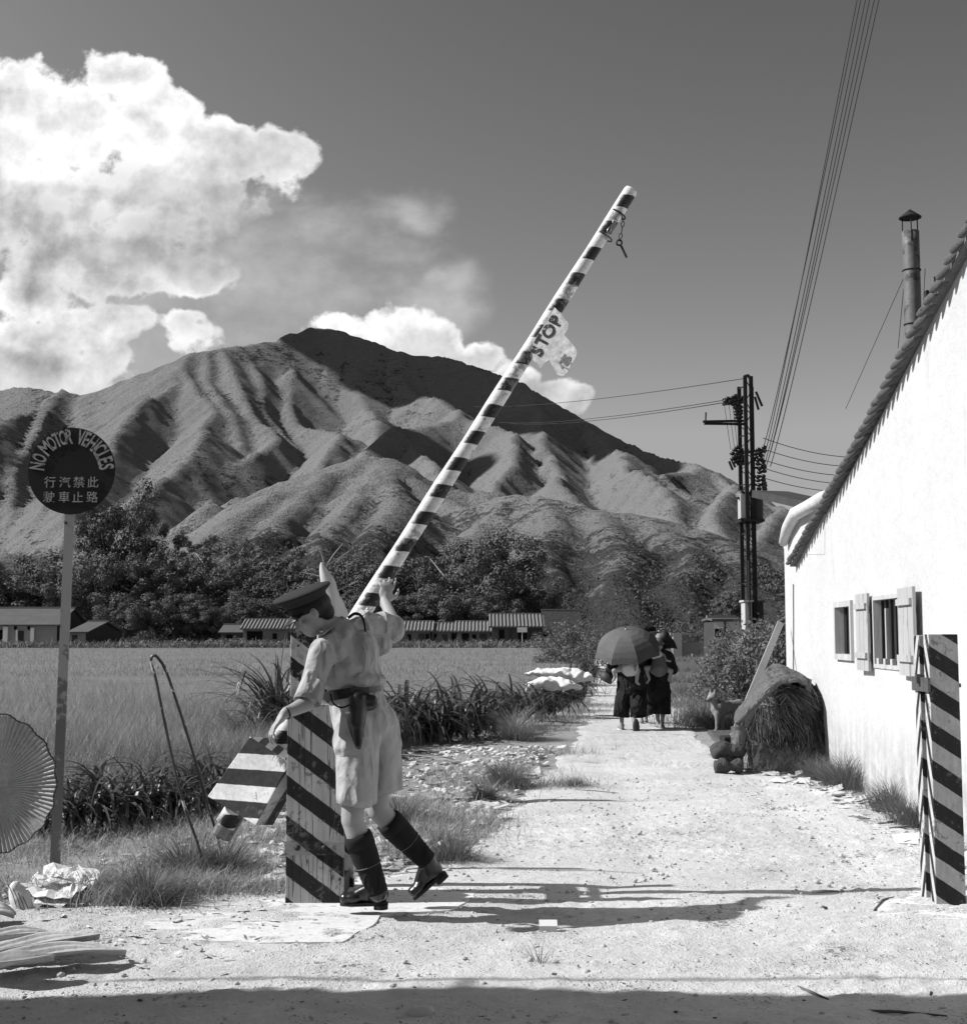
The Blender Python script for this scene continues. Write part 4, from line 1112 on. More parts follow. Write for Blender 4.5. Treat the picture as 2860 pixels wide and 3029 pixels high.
def build_house():
    h = thing('white_house', (wall_x(12), 12, 0), 'white limewashed house with tiled verge, its sunlit gable wall facing the track', 'house')
    p_lo, p_hi = W(2364, 1652), W(2860, 752)
    k = (p_hi.z - p_lo.z) / (p_hi.y - p_lo.y)
    Y0, Y1 = 5.2, W(2322, 1800).y
    def ztop(Y):
        # the verge, with a slight sag
        return p_lo.z + k * (Y - p_lo.y) - .05 * math.sin(math.pi * max(0, min(1, (p_lo.y - Y) / (p_lo.y - p_hi.y))))
    shoulder = W(2322, 1600).z
    def top(Y):
        if Y > p_lo.y - .02: return shoulder + (p_lo.z + .35 - shoulder) * max(0, min(1, (Y1 - Y) / (Y1 - p_lo.y + .4)))
        return ztop(Y)
    # openings
    wa, wb = W(2493, 1800).y, W(2455, 1800).y    # placeholder order
    ops = [(W(2524, 1860).y, W(2474, 1860).y, W(2498, 1952).z, W(2498, 1778).z), (W(2674, 1860).y, W(2584, 1860).y, W(2632, 1980).z, W(2632, 1758).z)]
    cuts = sorted(set([Y0, Y1, p_lo.y - .02, p_lo.y] + [o[0] for o in ops] + [o[1] for o in ops] + list(np.arange(Y0 + .4, Y1, .5))))
    def pt(Y, z, dn=0.0): return Vector((wall_x(Y), Y, z)) + WNRM * dn
    V, F = [], []
    def quad(a, b, c, d): n = len(V); V.extend([a, b, c, d]); F.append((n, n + 1, n + 2, n + 3))
    for a, b in zip(cuts[:-1], cuts[1:]):
        mid = (a + b) / 2; segs = [(-.1, None)]
        op = [o for o in ops if o[0] - 1e-6 <= mid <= o[1] + 1e-6]
        if op:
            o = op[0]; quad(pt(a, -.1), pt(a, o[2]), pt(b, o[2]), pt(b, -.1)); quad(pt(a, o[3]), pt(a, top(a)), pt(b, top(b)), pt(b, o[3]))
        else: quad(pt(a, -.1), pt(a, top(a)), pt(b, top(b)), pt(b, -.1))
    T = -.28
    for o in ops:
        y0, y1, z0, z1 = o
        quad(pt(y0, z0), pt(y0, z0, T), pt(y0, z1, T), pt(y0, z1)); quad(pt(y1, z0), pt(y1, z1), pt(y1, z1, T), pt(y1, z0, T))
        quad(pt(y0, z0), pt(y1, z0), pt(y1, z0, T), pt(y0, z0, T)); quad(pt(y0, z1), pt(y0, z1, T), pt(y1, z1, T), pt(y1, z1))
    # far end wall, and the other two walls
    far = pt(Y1, 0); back = 5.5
    e = Vector((back, 0, 0))
    quad(pt(Y1, -.1), pt(Y1, top(Y1)), pt(Y1, top(Y1)) + e, pt(Y1, -.1) + e)
    quad(pt(Y1, -.1) + e, pt(Y1, top(Y1)) + e, pt(Y0, top(Y1)) + e, pt(Y0, -.1) + e)
    quad(pt(Y0, -.1), pt(Y0, ztop(Y0)), pt(Y0, top(Y1)) + e, pt(Y0, -.1) + e)
    m = bpy.data.materials.new('limewash'); m.use_nodes = True
    t = m.node_tree; b = t.nodes['Principled BSDF']; tc = t.nodes.new('ShaderNodeTexCoord'); pos = tc.outputs['Object']
    x, y, z = xyz(t, pos)
    n1 = noise(t, pos, 1.3, 5, .6); n2 = noise(t, pos, 8, 5, .65); n3 = noise(t, pos, 45, 3, .6)
    mp = t.nodes.new('ShaderNodeMapping'); mp.inputs['Scale'].default_value = (6, 6, .7); t.links.new(pos, mp.inputs[0])
    run = noise(t, mp.outputs[0], 1.0, 4, .6)
    val = 0.50 * ((n1 - .5) * .22 + 1.0) * ((n2 - .5) * .14 + 1.0)
    stain = z.ss(.9, .0) * (n2 * .6 + run * .6).ss(.46, .72)
    val = mixv(val, .24, stain * .8)
    val = mixv(val, .36, (run + n1 * .4).ss(.82, .95) * .35)
    val = mixv(val, .12, n3.ss(.775, .79) * n1.ss(.5, .62) * .8)
    t.links.new(comb(t, val, val, val), b.inputs['Base Color']); b.inputs['Roughness'].default_value = .9; b.inputs['Specular IOR Level'].default_value = .1
    bn = t.nodes.new('ShaderNodeBump'); bn.inputs['Distance'].default_value = .012
    hh = n2 * 1.0 + n1 * 2.0 + n3 * .25
    t.links.new(hh.s, bn.inputs['Height']); t.links.new(bn.outputs[0], b.inputs['Normal'])
    put('wall', V, F, m, h)
    # dark room behind the openings
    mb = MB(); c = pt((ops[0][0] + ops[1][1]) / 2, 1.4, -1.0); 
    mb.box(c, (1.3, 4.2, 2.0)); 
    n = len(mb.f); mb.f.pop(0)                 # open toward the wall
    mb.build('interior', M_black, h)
    # roof plane behind the verge, rising toward the viewer
    mb = MB()
    a0, a1 = pt(p_lo.y + .25, ztop(p_lo.y + .25) - .02, .07), pt(Y0, ztop(Y0) - .02, .07)
    mb.prism([a0, a1, a1 + e, a0 + e], (0, 0, .07))
    rf = mb.build('roof', mat('roof_tile_far', .12, .9, .4, 4, .03, 9), h)
    # verge: a roll of overlapping half-round tiles running up the gable, lime mortar along its top
    def tile(mb, a, b_, r):
        # a half-round tile whose bevelled ends slant, so that the row reads as a rope
        d = (b_ - a).normalized(); x = WNRM; y = d.cross(x).normalized(); y = y if y.z > 0 else -y; n = 14; base = len(mb.v); L = (b_ - a).length
        prof = [(0, .35), (.05, .7), (.2, .95), (.5, 1.0), (.8, .95), (.95, .7), (1.0, .35)]
        for t, k in prof:
            for q in range(n):
                an = 2 * math.pi * q / n; o_ = x * math.cos(an) * r * k + y * math.sin(an) * r * k
                mb.v.append(a + d * (L * t) + o_)
        for j_ in range(len(prof) - 1):
            for q in range(n): mb.f.append((base + j_ * n + q, base + j_ * n + (q + 1) % n, base + (j_ + 1) * n + (q + 1) % n, base + (j_ + 1) * n + q))
        mb.f.append(tuple(base + q for q in range(n))[::-1]); mb.f.append(tuple(base + (len(prof) - 1) * n + q for q in range(n)))
    mb = MB(); mm = MB(); rr = random.Random(2); Y = p_lo.y + .12; i = 0
    while Y > Y0:
        st = .17
        a = pt(Y + .10, ztop(Y) - .030, .115); b2 = pt(Y - .10, ztop(Y) + .075, .005)
        j = Vector((rr.uniform(-.006, .006), 0, rr.uniform(-.008, .008)))
        d = (b2 - a)
        tile(mb, a + j, b2 + j, .034 * rr.uniform(.9, 1.1))
        Y -= st; i += 1
    mb.build('verge_tiles', M_roof, h, smooth=False)
    Y = p_lo.y + .1; pts = []
    while Y > Y0: pts.append(pt(Y, ztop(Y) + .085 + rr.uniform(-.01, .012), .01)); Y -= .09
    mm.tube(pts, [.026 * rr.uniform(.6, 1.25) for _ in pts], 6)
    mm.build('mortar_ridge', M_plaster, h, smooth=True)
    MB().bar(pt(p_lo.y + .1, ztop(p_lo.y + .1) + .025, .035), pt(Y0, ztop(Y0) + .025, .035), .03, .06).build('tile_bed', M_wood_dark, h)
    # moulded shoulder of the lower wing at the far end
    prof = [(2316, 1605), (2330, 1560), (2352, 1520), (2392, 1498), (2438, 1470)]
    mb = MB(); pts = [W(u, v, .06) for u, v in prof]; mb.tube(pts, [.055, .075, .08, .075, .07], 8)
    mb.build('coping', mat('coping_plaster', .55, .9, .25, 4, .01, 14), h, smooth=True)
    mb = MB(); q = [W(u, v + 14, .004) for u, v in prof] + [W(2438, 1640, .004), W(2326, 1640, .004)]
    mb.prism(q, -WNRM * .25); mb.build('gable_shoulder', m, h)
    # dark roof edge beyond
    mb = MB(); a, b3 = P(2276, 1462, 16.9), P(2450, 1500, 15.6); mb.bar(a, b3, .5, .09); mb.build('eave_board', M_wood_dark, h)
    # small window
    def frame(nm, o, w, parent, proud=.03):
        y0, y1, z0, z1 = o; mb = MB()
        for (ya, yb, za, zb) in ((y0, y0 + w, z0, z1), (y1 - w, y1, z0, z1), (y0 + w, y1 - w, z1 - w, z1), (y0 + w, y1 - w, z0, z0 + w)):
            q = [pt(ya, za, proud), pt(yb, za, proud), pt(yb, zb, proud), pt(ya, zb, proud)]; mb.prism(q, -WNRM * .09)
        return mb.build(nm, M_frame, parent)
    w1 = frame('window', ops[0], .055, h)
    mb = MB(); y0, y1, z0, z1 = ops[0]
    for k in range(4):
        yy = y0 + (y1 - y0) * (k + 1) / 5; mb.tube([pt(yy, z0, -.06), pt(yy, z1, -.06)], .014, 6)
    mb.build('bars', M_iron, w1)
    mb = MB(); ym = y0 + (y1 - y0) * .52
    mb.prism([pt(ym, z0 + .05, -.1), pt(y1 - .06, z0 + .05, -.1), pt(y1 - .06, z1 - .06, -.1), pt(ym, z1 - .06, -.1)], -WNRM * .03); mb.build('shutter', M_wood_dark, w1)
    # main window: bars behind, two boarded shutters standing open
    w2 = frame('window', ops[1], .035, h, .012)
    mb = MB(); y0, y1, z0, z1 = ops[1]
    for k in range(6):
        yy = y0 + (y1 - y0) * (k + .7) / 6.4; mb.box(pt(yy, (z0 + z1) / 2, -.05), (.022, .022, z1 - z0))
    mb.build('bars', M_iron, w2)
    mb = MB(); yy = y0 + (y1 - y0) * .62; mb.box(pt(yy, z0 + (z1 - z0) * .42, -.02), (.03, .03, (z1 - z0) * .8)); mb.build('loose_stick', M_frame, w2)
    for k in range(4):
        yy = y0 + (y1 - y0) * (k + .7) / 4.4; MB().box(pt(yy, z0 + .045, .0), (.03, .06, .08)).build('bar_block', M_frame, w2)
    def leaf(hinge_Y, far_u, swing, zlo, zhi):
        """a shutter leaf of three boards, hinged at hinge_Y and swung out from the wall"""
        wdt = (ops[1][1] - ops[1][0]) * far_u
        sgn = 1 if swing > 0 else -1
        ddir = (WDIR * math.cos(abs(swing)) * sgn + WNRM * math.sin(abs(swing))).normalized()
        nrm = Vector((-ddir.y, ddir.x, 0)); 
        if nrm.dot(WNRM) < 0: nrm = -nrm
        hp = pt(hinge_Y, 0, .03); mb = MB()
        for k in range(3):
            a = hp + ddir * (wdt * k / 3 + .003); b2 = hp + ddir * (wdt * (k + 1) / 3 - .003)
            mb.prism([Vector((a.x, a.y, zlo)), Vector((b2.x, b2.y, zlo)), Vector((b2.x, b2.y, zhi)), Vector((a.x, a.y, zhi))], nrm * .022)
        s = mb.build('shutter', M_shutter, w2)
        mb = MB()
        for zz in (zlo + (zhi - zlo) * .16, zlo + (zhi - zlo) * .80):
            a = hp + ddir * .03 + nrm * .022; b2 = hp + ddir * (wdt - .03) + nrm * .022
            MB().prism([Vector((a.x, a.y, zz)), Vector((b2.x, b2.y, zz)), Vector((b2.x, b2.y, zz + .05)), Vector((a.x, a.y, zz + .05))], nrm * .022).build('batten', M_shutter, s)
        a = hp + ddir * .02
        for zz in (zlo + .12, zhi - .14): MB().box(Vector((a.x, a.y, zz)) - nrm * .004, (.02, .05, .07)).build('hinge', M_iron, s)
        return s
    zl, zh = ops[1][2] - .03, ops[1][3] + .03
    leaf(ops[1][1] + .01, .42, .02, zl, zh)
    leaf(ops[1][0] - .01, .52, -.035, zl, zh)
    # wire down the corner
    mb = MB(); pts = [W(2345, 1728, .012), W(2346, 1850, .012), W(2345, 1990, .012)]; mb.tube(pts, .006, 5); mb.build('downlead', M_iron, h)
    # chimney pipe
    cY = 11.6; px, _, _ = P(2698, 900, cY)
    zb, zt = 3.1, P(2698, 685, cY).z; r = .073
    f = put('chimney_pipe', *ring_pipe(px, cY, zb, zt, r), mat('stove_pipe', .15, .55, .6, 2.2, .004, 12, spots=.5, spot_scale=7, spot_val=.05, metal=.1), h, smooth=True)
    for zz in (P(2698, 800, cY).z, P(2698, 960, cY).z): MB().tube([(px + math.cos(q) * (r + .004), cY + math.sin(q) * (r + .004), zz) for q in np.linspace(0, 6.28, 17)], .006, 5).build('clamp_band', M_iron, f)
    mb = MB(); zc = P(2698, 643, cY).z; zc2 = P(2698, 618, cY).z; n = 20
    V = [Vector((px, cY, zc2))] + [Vector((px + math.cos(2 * math.pi * k / n) * .098, cY + math.sin(2 * math.pi * k / n) * .098, zc)) for k in range(n)] + [Vector((px, cY, zc2 - .02))] + [Vector((px + math.cos(2 * math.pi * k / n) * .096, cY + math.sin(2 * math.pi * k / n) * .096, zc - .008)) for k in range(n)]
    F = [(0, 1 + k, 1 + (k + 1) % n) for k in range(n)] + [(n + 1, n + 2 + (k + 1) % n, n + 2 + k) for k in range(n)] + [(1 + k, n + 2 + k, n + 2 + (k + 1) % n, 1 + (k + 1) % n) for k in range(n)]
    mb.add(V, F); mb.build('cowl', M_iron, f)
    mb = MB()
    for q in (.3, 2.4, 4.5): mb.tube([(px + math.cos(q) * r, cY + math.sin(q) * r, zt - .1), (px + math.cos(q) * r, cY + math.sin(q) * r, zc + .002)], .006, 5)
    mb.build('strut', M_iron, f)
    # little metal flap and stub beside the pipe
    mb = MB(); c = P(2752, 885, 10.9); mb.box(c, (.09, .05, .14)); mb.tube([P(2768, 870, 10.9), P(2763, 818, 10.9)], .009, 5); mb.build('vent_flap', M_iron, h)
    # guy wires of the pipe
    mb = MB(); top = P(2675, 815, cY); mb.tube([top, P(2500, 1210, 14.5)], .003, 4); mb.tube([P(2675, 815, cY), P(2655, 1030, 12.6)], .003, 4); mb.tube([P(2735, 795, cY), P(2728, 930, 11.2)], .003, 4)
    mb.build('guy_wire', M_iron, f)
    # dark block at the wall foot
    b4 = MB(); c = G(2523, 2322); mb = MB()
    mb.prism([c + Vector((-.12, 0, -.02)), c + Vector((.10, .03, -.02)), c + Vector((.16, .05, .22)), c + Vector((.02, .04, .26))], (.02, .14, 0))
    o = mb.build('stone_block', mat('dark_stone', .06, .9, .3, 8, .01, 14), base=c); bevel(o, .015)
    props(o, 'dark tilted stone block in the grass at the foot of the white wall', 'block')
def ring_pipe(x, y, z0, z1, r, n=20):
    rows = 14; V = []; F = []
    for j in range(rows + 1):
        z = z0 + (z1 - z0) * j / rows
        for k in range(n): an = 2 * math.pi * k / n; V.append((x + math.cos(an) * r, y + math.sin(an) * r, z))
    for j in range(rows):
        for k in range(n): F.append((j * n + k, j * n + (k + 1) % n, (j + 1) * n + (k + 1) % n, (j + 1) * n + k))
    b = len(V)
    for z in (z1, z0 + (z1 - z0) * .5):
        for k in range(n): an = 2 * math.pi * k / n; V.append((x + math.cos(an) * r * .93, y + math.sin(an) * r * .93, z))
    for k in range(n): F.append((rows * n + k, rows * n + (k + 1) % n, b + (k + 1) % n, b + k)); F.append((b + k, b + (k + 1) % n, b + n + (k + 1) % n, b + n + k))
    return V, F
build_house()

# ------------------------------------------------------------------ the hut behind the photographer on the left: it casts the shade along the bottom
def build_hut():
    h = thing('roadside_hut', (-6, 0, 0), 'plain hut beside the track, standing out of the photo on its lower left', 'hut')
    top = 4.35; ye = 5.43 - top * SUN_SHADOW[1] * 1.257
    mb = MB(); mb.box((-6.6, (ye - .35 - 6) / 2, 1.95), (6.2, ye - .35 + 6, 3.9)); mb.build('wall', M_plaster, h)
    mb = MB(); x0, x1 = -10.2, -3.2
    rr = random.Random(1); edge = []
    x = x0
    while x < x1: edge.append((x, ye + .05 * math.sin(x * 1.9) + rr.uniform(-.012, .012))); x += .12
    V = [(x, y, top) for x, y in edge] + [(x, y, top + .12) for x, y in edge] + [(x, -6.5, top) for x, y in edge] + [(x, -6.5, top + .12) for x, y in edge]
    n = len(edge); F = []
    for i in range(n - 1): F += [(i, i + 1, n + i + 1, n + i), (i, 2 * n + i, 2 * n + i + 1, i + 1), (n + i, n + i + 1, 3 * n + i + 1, 3 * n + i), (2 * n + i, 3 * n + i, 3 * n + i + 1, 2 * n + i + 1)]
    F += [(0, n, 3 * n, 2 * n), (n - 1, 3 * n - 1, 4 * n - 1, 2 * n - 1)]
    put('roof', V, F, mat('roof_tile_far', .12), h)
    mb = MB(); mb.tube([(-11, ye + .22, top + .02), (-3.4, ye + .19, top)], .016, 6)
    mb.build('eave_pole', mat('bamboo_dry', .3, .5), h)
    for x in (-5.5, -9): MB().tube([(x, ye - .3, top - .05), (x, ye + .22, top)], .02, 5).build('bracket', M_iron, h)
build_hut()

# ------------------------------------------------------------------ the barrier
YF = 7.20                                       # front plank
def build_barrier():
    kx = .62
    def smat(name, **k):
        return stripe_mat(name, (.74, 0, 1.0), .208, **k)
    # left post: two planks with the pole between them
    base = G(930, 2655); base.z = 0
    post = thing('barrier_post', base, 'wide wooden barrier post with diagonal black stripes behind the uniformed man', 'post')
    fr = smat('plank_stripes', phase=.67, duty=.46, dark=.014, light=.40, wear=.25, grain=(30, 30, 1.2), gscale=1.0, crack=.75, bump=.003, wearcol=.12)
    xl_, xr_ = P(848, 2400, YF).x, P(1018, 2400, YF).x
    z1 = P(930, 1866, YF + .03).z; z2 = P(930, 2083, YF).z
    mb = MB().box(((xl_ + xr_) / 2, YF + .065, z1 / 2), (xr_ - xl_ - .012, .07, z1)); bevel(mb.build('front_plank', smat('plank_stripes_top', phase=.67, duty=.46, light=.44, wear=.55, grain=(30, 30, 1.2), gscale=1.0, wearcol=.25), post), .003)
    mb = MB().box(((xl_ + xr_) / 2, YF + .010, z2 / 2), (xr_ - xl_, .036, z2)); bevel(mb.build('facing_board', fr, post), .003)
    mb = MB().box(((xl_ + xr_) / 2 + .012, YF + .47, z1 / 2 - .0), (xr_ - xl_, .075, z1)); bevel(mb.build('rear_plank', smat('plank_stripes_rear', phase=.5, duty=.46, light=.42, wear=.4, grain=(30, 30, 1.2), gscale=1.0), post), .003)
    zs = P(930, 2508, YF).z
    s = MB().box(((xl_ + xr_) / 2, YF - .010, zs), (xr_ - xl_ + .01, .006, .072)).build('iron_strap', smat('strap_stripes', phase=.67, duty=.46, light=.30, wear=.6, wearcol=.09), post)
    mb = MB()
    for u in (880, 960): mb.ell(P(u, 2508, YF - .014), (.016, .014, .016), n=10, m=6)
    mb.build('bolt', M_iron, s, smooth=True)
    mb = MB(); mb.tube([((xl_ + xr_) / 2 - .02, YF + .03, 1.2), ((xl_ + xr_) / 2 - .02, YF + .5, 1.2)], .02, 8); mb.build('pivot_bolt', M_iron, post)
    mb = MB(); mb.box(((xl_ + xr_) / 2 + .06, YF + .27, 1.0), (.06, .33, .10)); mb.build('spacer_block', M_wood_dark, post); MB().box(((xl_ + xr_) / 2, YF + .27, .06), (xr_ - xl_ - .02, .33, .12)).build('spacer_block', M_wood_dark, post)
    # nail heads
    mb = MB()
    for u, v in ((882, 1910), (880, 2108), (995, 2110), (872, 2330), (1003, 2440), (866, 2600), (1006, 2600)):
        p = P(u, v, YF - (.0 if v > 2083 else -.03)); mb.ell((p.x, YF - .009 if v > 2083 else YF + .028, p.z), (.007, .004, .007), n=7, m=4)
    mb.build('nail_heads', M_iron, post)

    # the pole with counterweight, plate and chain: it all swings together
    YP = YF + .27
    tip, foot = P(1864, 566, YP), P(668, 2440, YP)
    d = (tip - foot).normalized(); side = Vector((d.z, 0, -d.x))     # to the lower right of the pole
    pole = thing('barrier_pole', P(950, 2005, YP), 'raised striped barrier pole pointing up to the right across the sky', 'barrier')
    pm = stripe_mat('pole_stripes', (.10, 0, 1.0), .159, phase=.36, duty=.46, dark=.02, light=.66, wear=.5, grain=(1, 1, 1), gscale=34, wearcol=.2, bump=.003, lit_worn_side=(-.84, 0, .54))
    n = 40; pts = [foot.lerp(tip, i / n) for i in range(n + 1)]
    rad = []
    for i in range(n + 1):
        t = i / n; r = .058 - .020 * t + .002 * math.sin(t * 40)
        rad.append(r)
    pts += [tip + d * .012, tip + d * .020]; rad += [.036, .018]
    mb = MB().tube(pts, rad, 20); sh = mb.build('shaft', pm, pole, smooth=True)
    # counterweight box
    c0 = [P(740, 2178, YP - .15), P(858, 2256, YP - .22), P(757, 2442, YP - .16), P(614, 2356, YP - .06)]
    cc = (c0[0] + c0[1] + c0[2] + c0[3]) / 4
    mb = MB().prism(c0, (0.075, .12, -.015)); 
    zo = pole.location.z; pd = .169
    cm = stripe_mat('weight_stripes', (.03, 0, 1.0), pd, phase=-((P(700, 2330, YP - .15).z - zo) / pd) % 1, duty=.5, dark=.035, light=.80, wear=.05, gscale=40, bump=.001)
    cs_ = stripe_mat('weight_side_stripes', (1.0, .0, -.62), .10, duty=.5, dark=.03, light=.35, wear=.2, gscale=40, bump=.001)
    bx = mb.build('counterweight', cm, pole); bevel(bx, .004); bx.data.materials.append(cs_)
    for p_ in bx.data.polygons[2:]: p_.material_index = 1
    for k in range(1):
        fx = MB()
        rr = random.Random(8)
        a, b = c0[0].lerp(c0[1], .62), c0[1]
        for q in range(26):
            t = rr.random(); p = a.lerp(b, t) + Vector((0, -.006, 0)); e = p + Vector((rr.uniform(-.02, .012), rr.uniform(-.01, .004), -rr.uniform(.02, .055)))
            fx.tube([p, p.lerp(e, .5) + Vector((rr.uniform(-.006, .006), -.004, 0)), e], [.0012, .001, .0006], 4)
        fx.build('frayed_rope', mat('rope_fray', .16), bx)
    # round iron bar end below the box
    a, b = P(700, 2400, YP + .02), P(655, 2472, YP + .02)
    mb = MB().tube([a, b, b + (b - a).normalized() * .006], [.058, .058, .05], 20); mb.build('weight_bar', mat('weight_iron', .16, .35, .4, 12, .002, 30, metal=.5, spots=.3, spot_val=.05), pole, smooth=False)
    # STOP plate
    poly = [(1640, 909), (1655, 924), (1681, 957), (1679, 972), (1668, 990), (1690, 1015), (1702, 1030), (1706, 1041), (1704, 1052), (1678, 1100), (1670, 1110), (1659, 1113), (1649, 1108), (1624, 1064), (1612, 1072), (1598, 1090), (1562, 1049), (1561, 1036), (1600, 975)]
    yp = YP - .058
    AL = .36; yf = lambda u: yp - math.tan(AL) * (u - 1600) / 539
    q = [P(u, v, yf(u)) for u, v in poly]
    pl = MB().prism(q, (0, .006, 0)).build('stop_plate', mat('stop_plate_paint', .55, .7, .7, 30, .001, 40), pole)
    ang = math.atan2((P(1641, 947, yp) - P(1588, 1036, yp)).z, (P(1641, 947, yp) - P(1588, 1036, yp)).x)
    cA, sA = math.cos(AL), math.sin(AL)
    A = Matrix(((math.cos(ang) * cA, -math.sin(ang) * cA, -sA), (-math.cos(ang) * sA, math.sin(ang) * sA, -cA), (math.sin(ang), math.cos(ang), 0)))
    inkm = mat('faded_ink', .035, .8, .4, 20, spots=.3, spot_scale=50, spot_val=.4)
    lv, lf = MB(), None
    lm = MB()
    for ch, (u, v) in zip('STOP', [(1588, 1038), (1602, 1008), (1622, 979), (1643, 947)]):
        vs_, fs_ = text_verts(ch, .098, .0028)
        o = P(u, v, yf(u)); lm.add([A @ q2 + Vector((o.x, yf(u) - .0025, o.z)) for q2 in vs_], fs_)
    lm.build('lettering', inkm, pl)
    lm = MB(); vs_, fs_ = text_verts('停', .085, .0005)
    o = P(1672, 1072, yf(1672)); lm.add([A @ q2 + Vector((o.x, yf(1672) - .0025, o.z)) for q2 in vs_], fs_); lm.build('faded_character', mat('ghost_ink', .24, .8, .5, 30), pl)
    # chain and pin
    def chain(pts, r=.011, w=.0028):
        mb = MB(); tot = 0; P_ = [Vector(p) for p in pts]; L = sum((b - a).length for a, b in zip(P_[:-1], P_[1:])); n = max(2, int(L / (r * 2.6)))
        def at_(s):
            for a, b in zip(P_[:-1], P_[1:]):
                l = (b - a).length
                if s <= l: return a.lerp(b, s / l), (b - a).normalized()
                s -= l
            return P_[-1], (P_[-1] - P_[-2]).normalized()
        for i in range(n):
            c, dd = at_(L * (i + .5) / n); o1 = dd.cross(Vector((0, 1, 0))).normalized() if i % 2 else (Vector((0, 1, 0)) - dd * dd.y).normalized()
            mb.tube([c + dd * math.cos(q) * r * 1.55 + o1 * math.sin(q) * r * .8 for q in np.linspace(0, 2 * math.pi, 13)], w, 5, False)
        return mb
    yc = YP - .045
    chain([P(1838, 636, yc), P(1842, 658, yc), P(1838, 684, yc), P(1833, 708, yc)]).build('chain', M_iron, pole)
    mb = MB(); c = P(1831, 718, yc); mb.tube([c + Vector((math.cos(q) * .015, 0, math.sin(q) * .015)) for q in np.linspace(0, 2 * math.pi, 15)], .0055, 6, False); mb.tube([c + Vector((.008, 0, -.012)), P(1853, 762, yc)], .0065, 8)
    mb.build('locking_pin', M_iron, pole)
    chain([P(1826, 634, yc), P(1815, 658, yc - .01), P(1800, 682, yc - .01), P(1793, 702, yc)], .011).build('chain', mat('chain_light', .2, .4, .3, 30, metal=.7), pole)
    mb = MB(); c = P(1828, 634, YP); mb.tube([c + (side * math.cos(q) + Vector((0, 1, 0)) * math.sin(q)) * .046 for q in np.linspace(0, 2 * math.pi, 17)], .005, 5, False)
    c = P(1788, 700, YP); mb.tube([c + (side * math.cos(q) + Vector((0, 1, 0)) * math.sin(q)) * .047 for q in np.linspace(0, 2 * math.pi, 17)], .004, 5, False)
    mb.build('chain_collar', M_iron, pole)

    # right post: receives the pole
    Yr = 7.13; bs = G(2795, 2665); bs.z = 0
    rp = thing('receiving_post', bs, 'squat striped receiving post with a slot, in front of the white wall', 'post')
    x0, x1 = P(2762, 2400, Yr).x, P(2848, 2400, Yr).x; zt = P(2800, 1876, Yr).z
    w = .155; x0 = x1 - w
    st = dict(dark=.012, wear=.3, gscale=14, grain=(3, 3, 1), wearcol=.1)
    PR = .198; xe = x0 - bs.x
    fm = stripe_mat('receiving_front', (.66, 0, 1.0), PR, phase=-((P(2760, 1962, Yr).z + .66 * xe) / PR) % 1, duty=.48, light=.34, **st)
    sm1 = stripe_mat('receiving_side', (0, -2.5, 1.0), PR, phase=-((P(2760, 1962, Yr).z - 2.5 * (Yr - bs.y)) / PR) % 1, duty=.48, light=.46, **st)
    sm2 = stripe_mat('receiving_side_rear', (0, 2.5, 1.0), PR, phase=-((P(2760, 1940, Yr).z + 2.5 * (Yr + .16 - bs.y)) / PR) % 1, duty=.48, light=.46, **st)
    def post_box(nm, ya, yb, z, front, sidem):
        mb = MB(); c = ((x0 + x1) / 2, (ya + yb) / 2, z / 2); mb.box(c, (w, yb - ya, z)); o = mb.build(nm, front, rp)
        o.data.materials.append(sidem)
        for p in o.data.polygons:
            if abs(p.normal.x) > .9: p.material_index = 1
        bevel(o, .004); return o
    post_box('front_plank', Yr, Yr + .085, zt, fm, sm1)
    post_box('rear_plank', Yr + .16, Yr + .245, zt - .005, fm, sm2)
    zc = P(2730, 2000, Yr).z
    mb = MB().box(((x0 + x1) / 2 + .02, Yr + .1225, zc / 2 - .06), (w - .05, .073, zc - .12)); mb.build('filler_block', sm2, rp)
    mb = MB(); mb.box((x0 - .008, Yr + .12, P(2730, 2026, Yr).z), (.012, .27, .075)); mb.box((x0 - .02, Yr + .12, P(2730, 2010, Yr).z), (.03, .03, .05)); mb.tube([(x1 - .01, Yr + .04, P(2840, 2028, Yr).z), (x1 + .02, Yr + .04, P(2840, 2028, Yr).z)], .011, 8); mb.build('latch_bracket', mat('latch_iron', .12, .5, .5, 25, .002, 60, metal=.4), rp)
build_barrier()

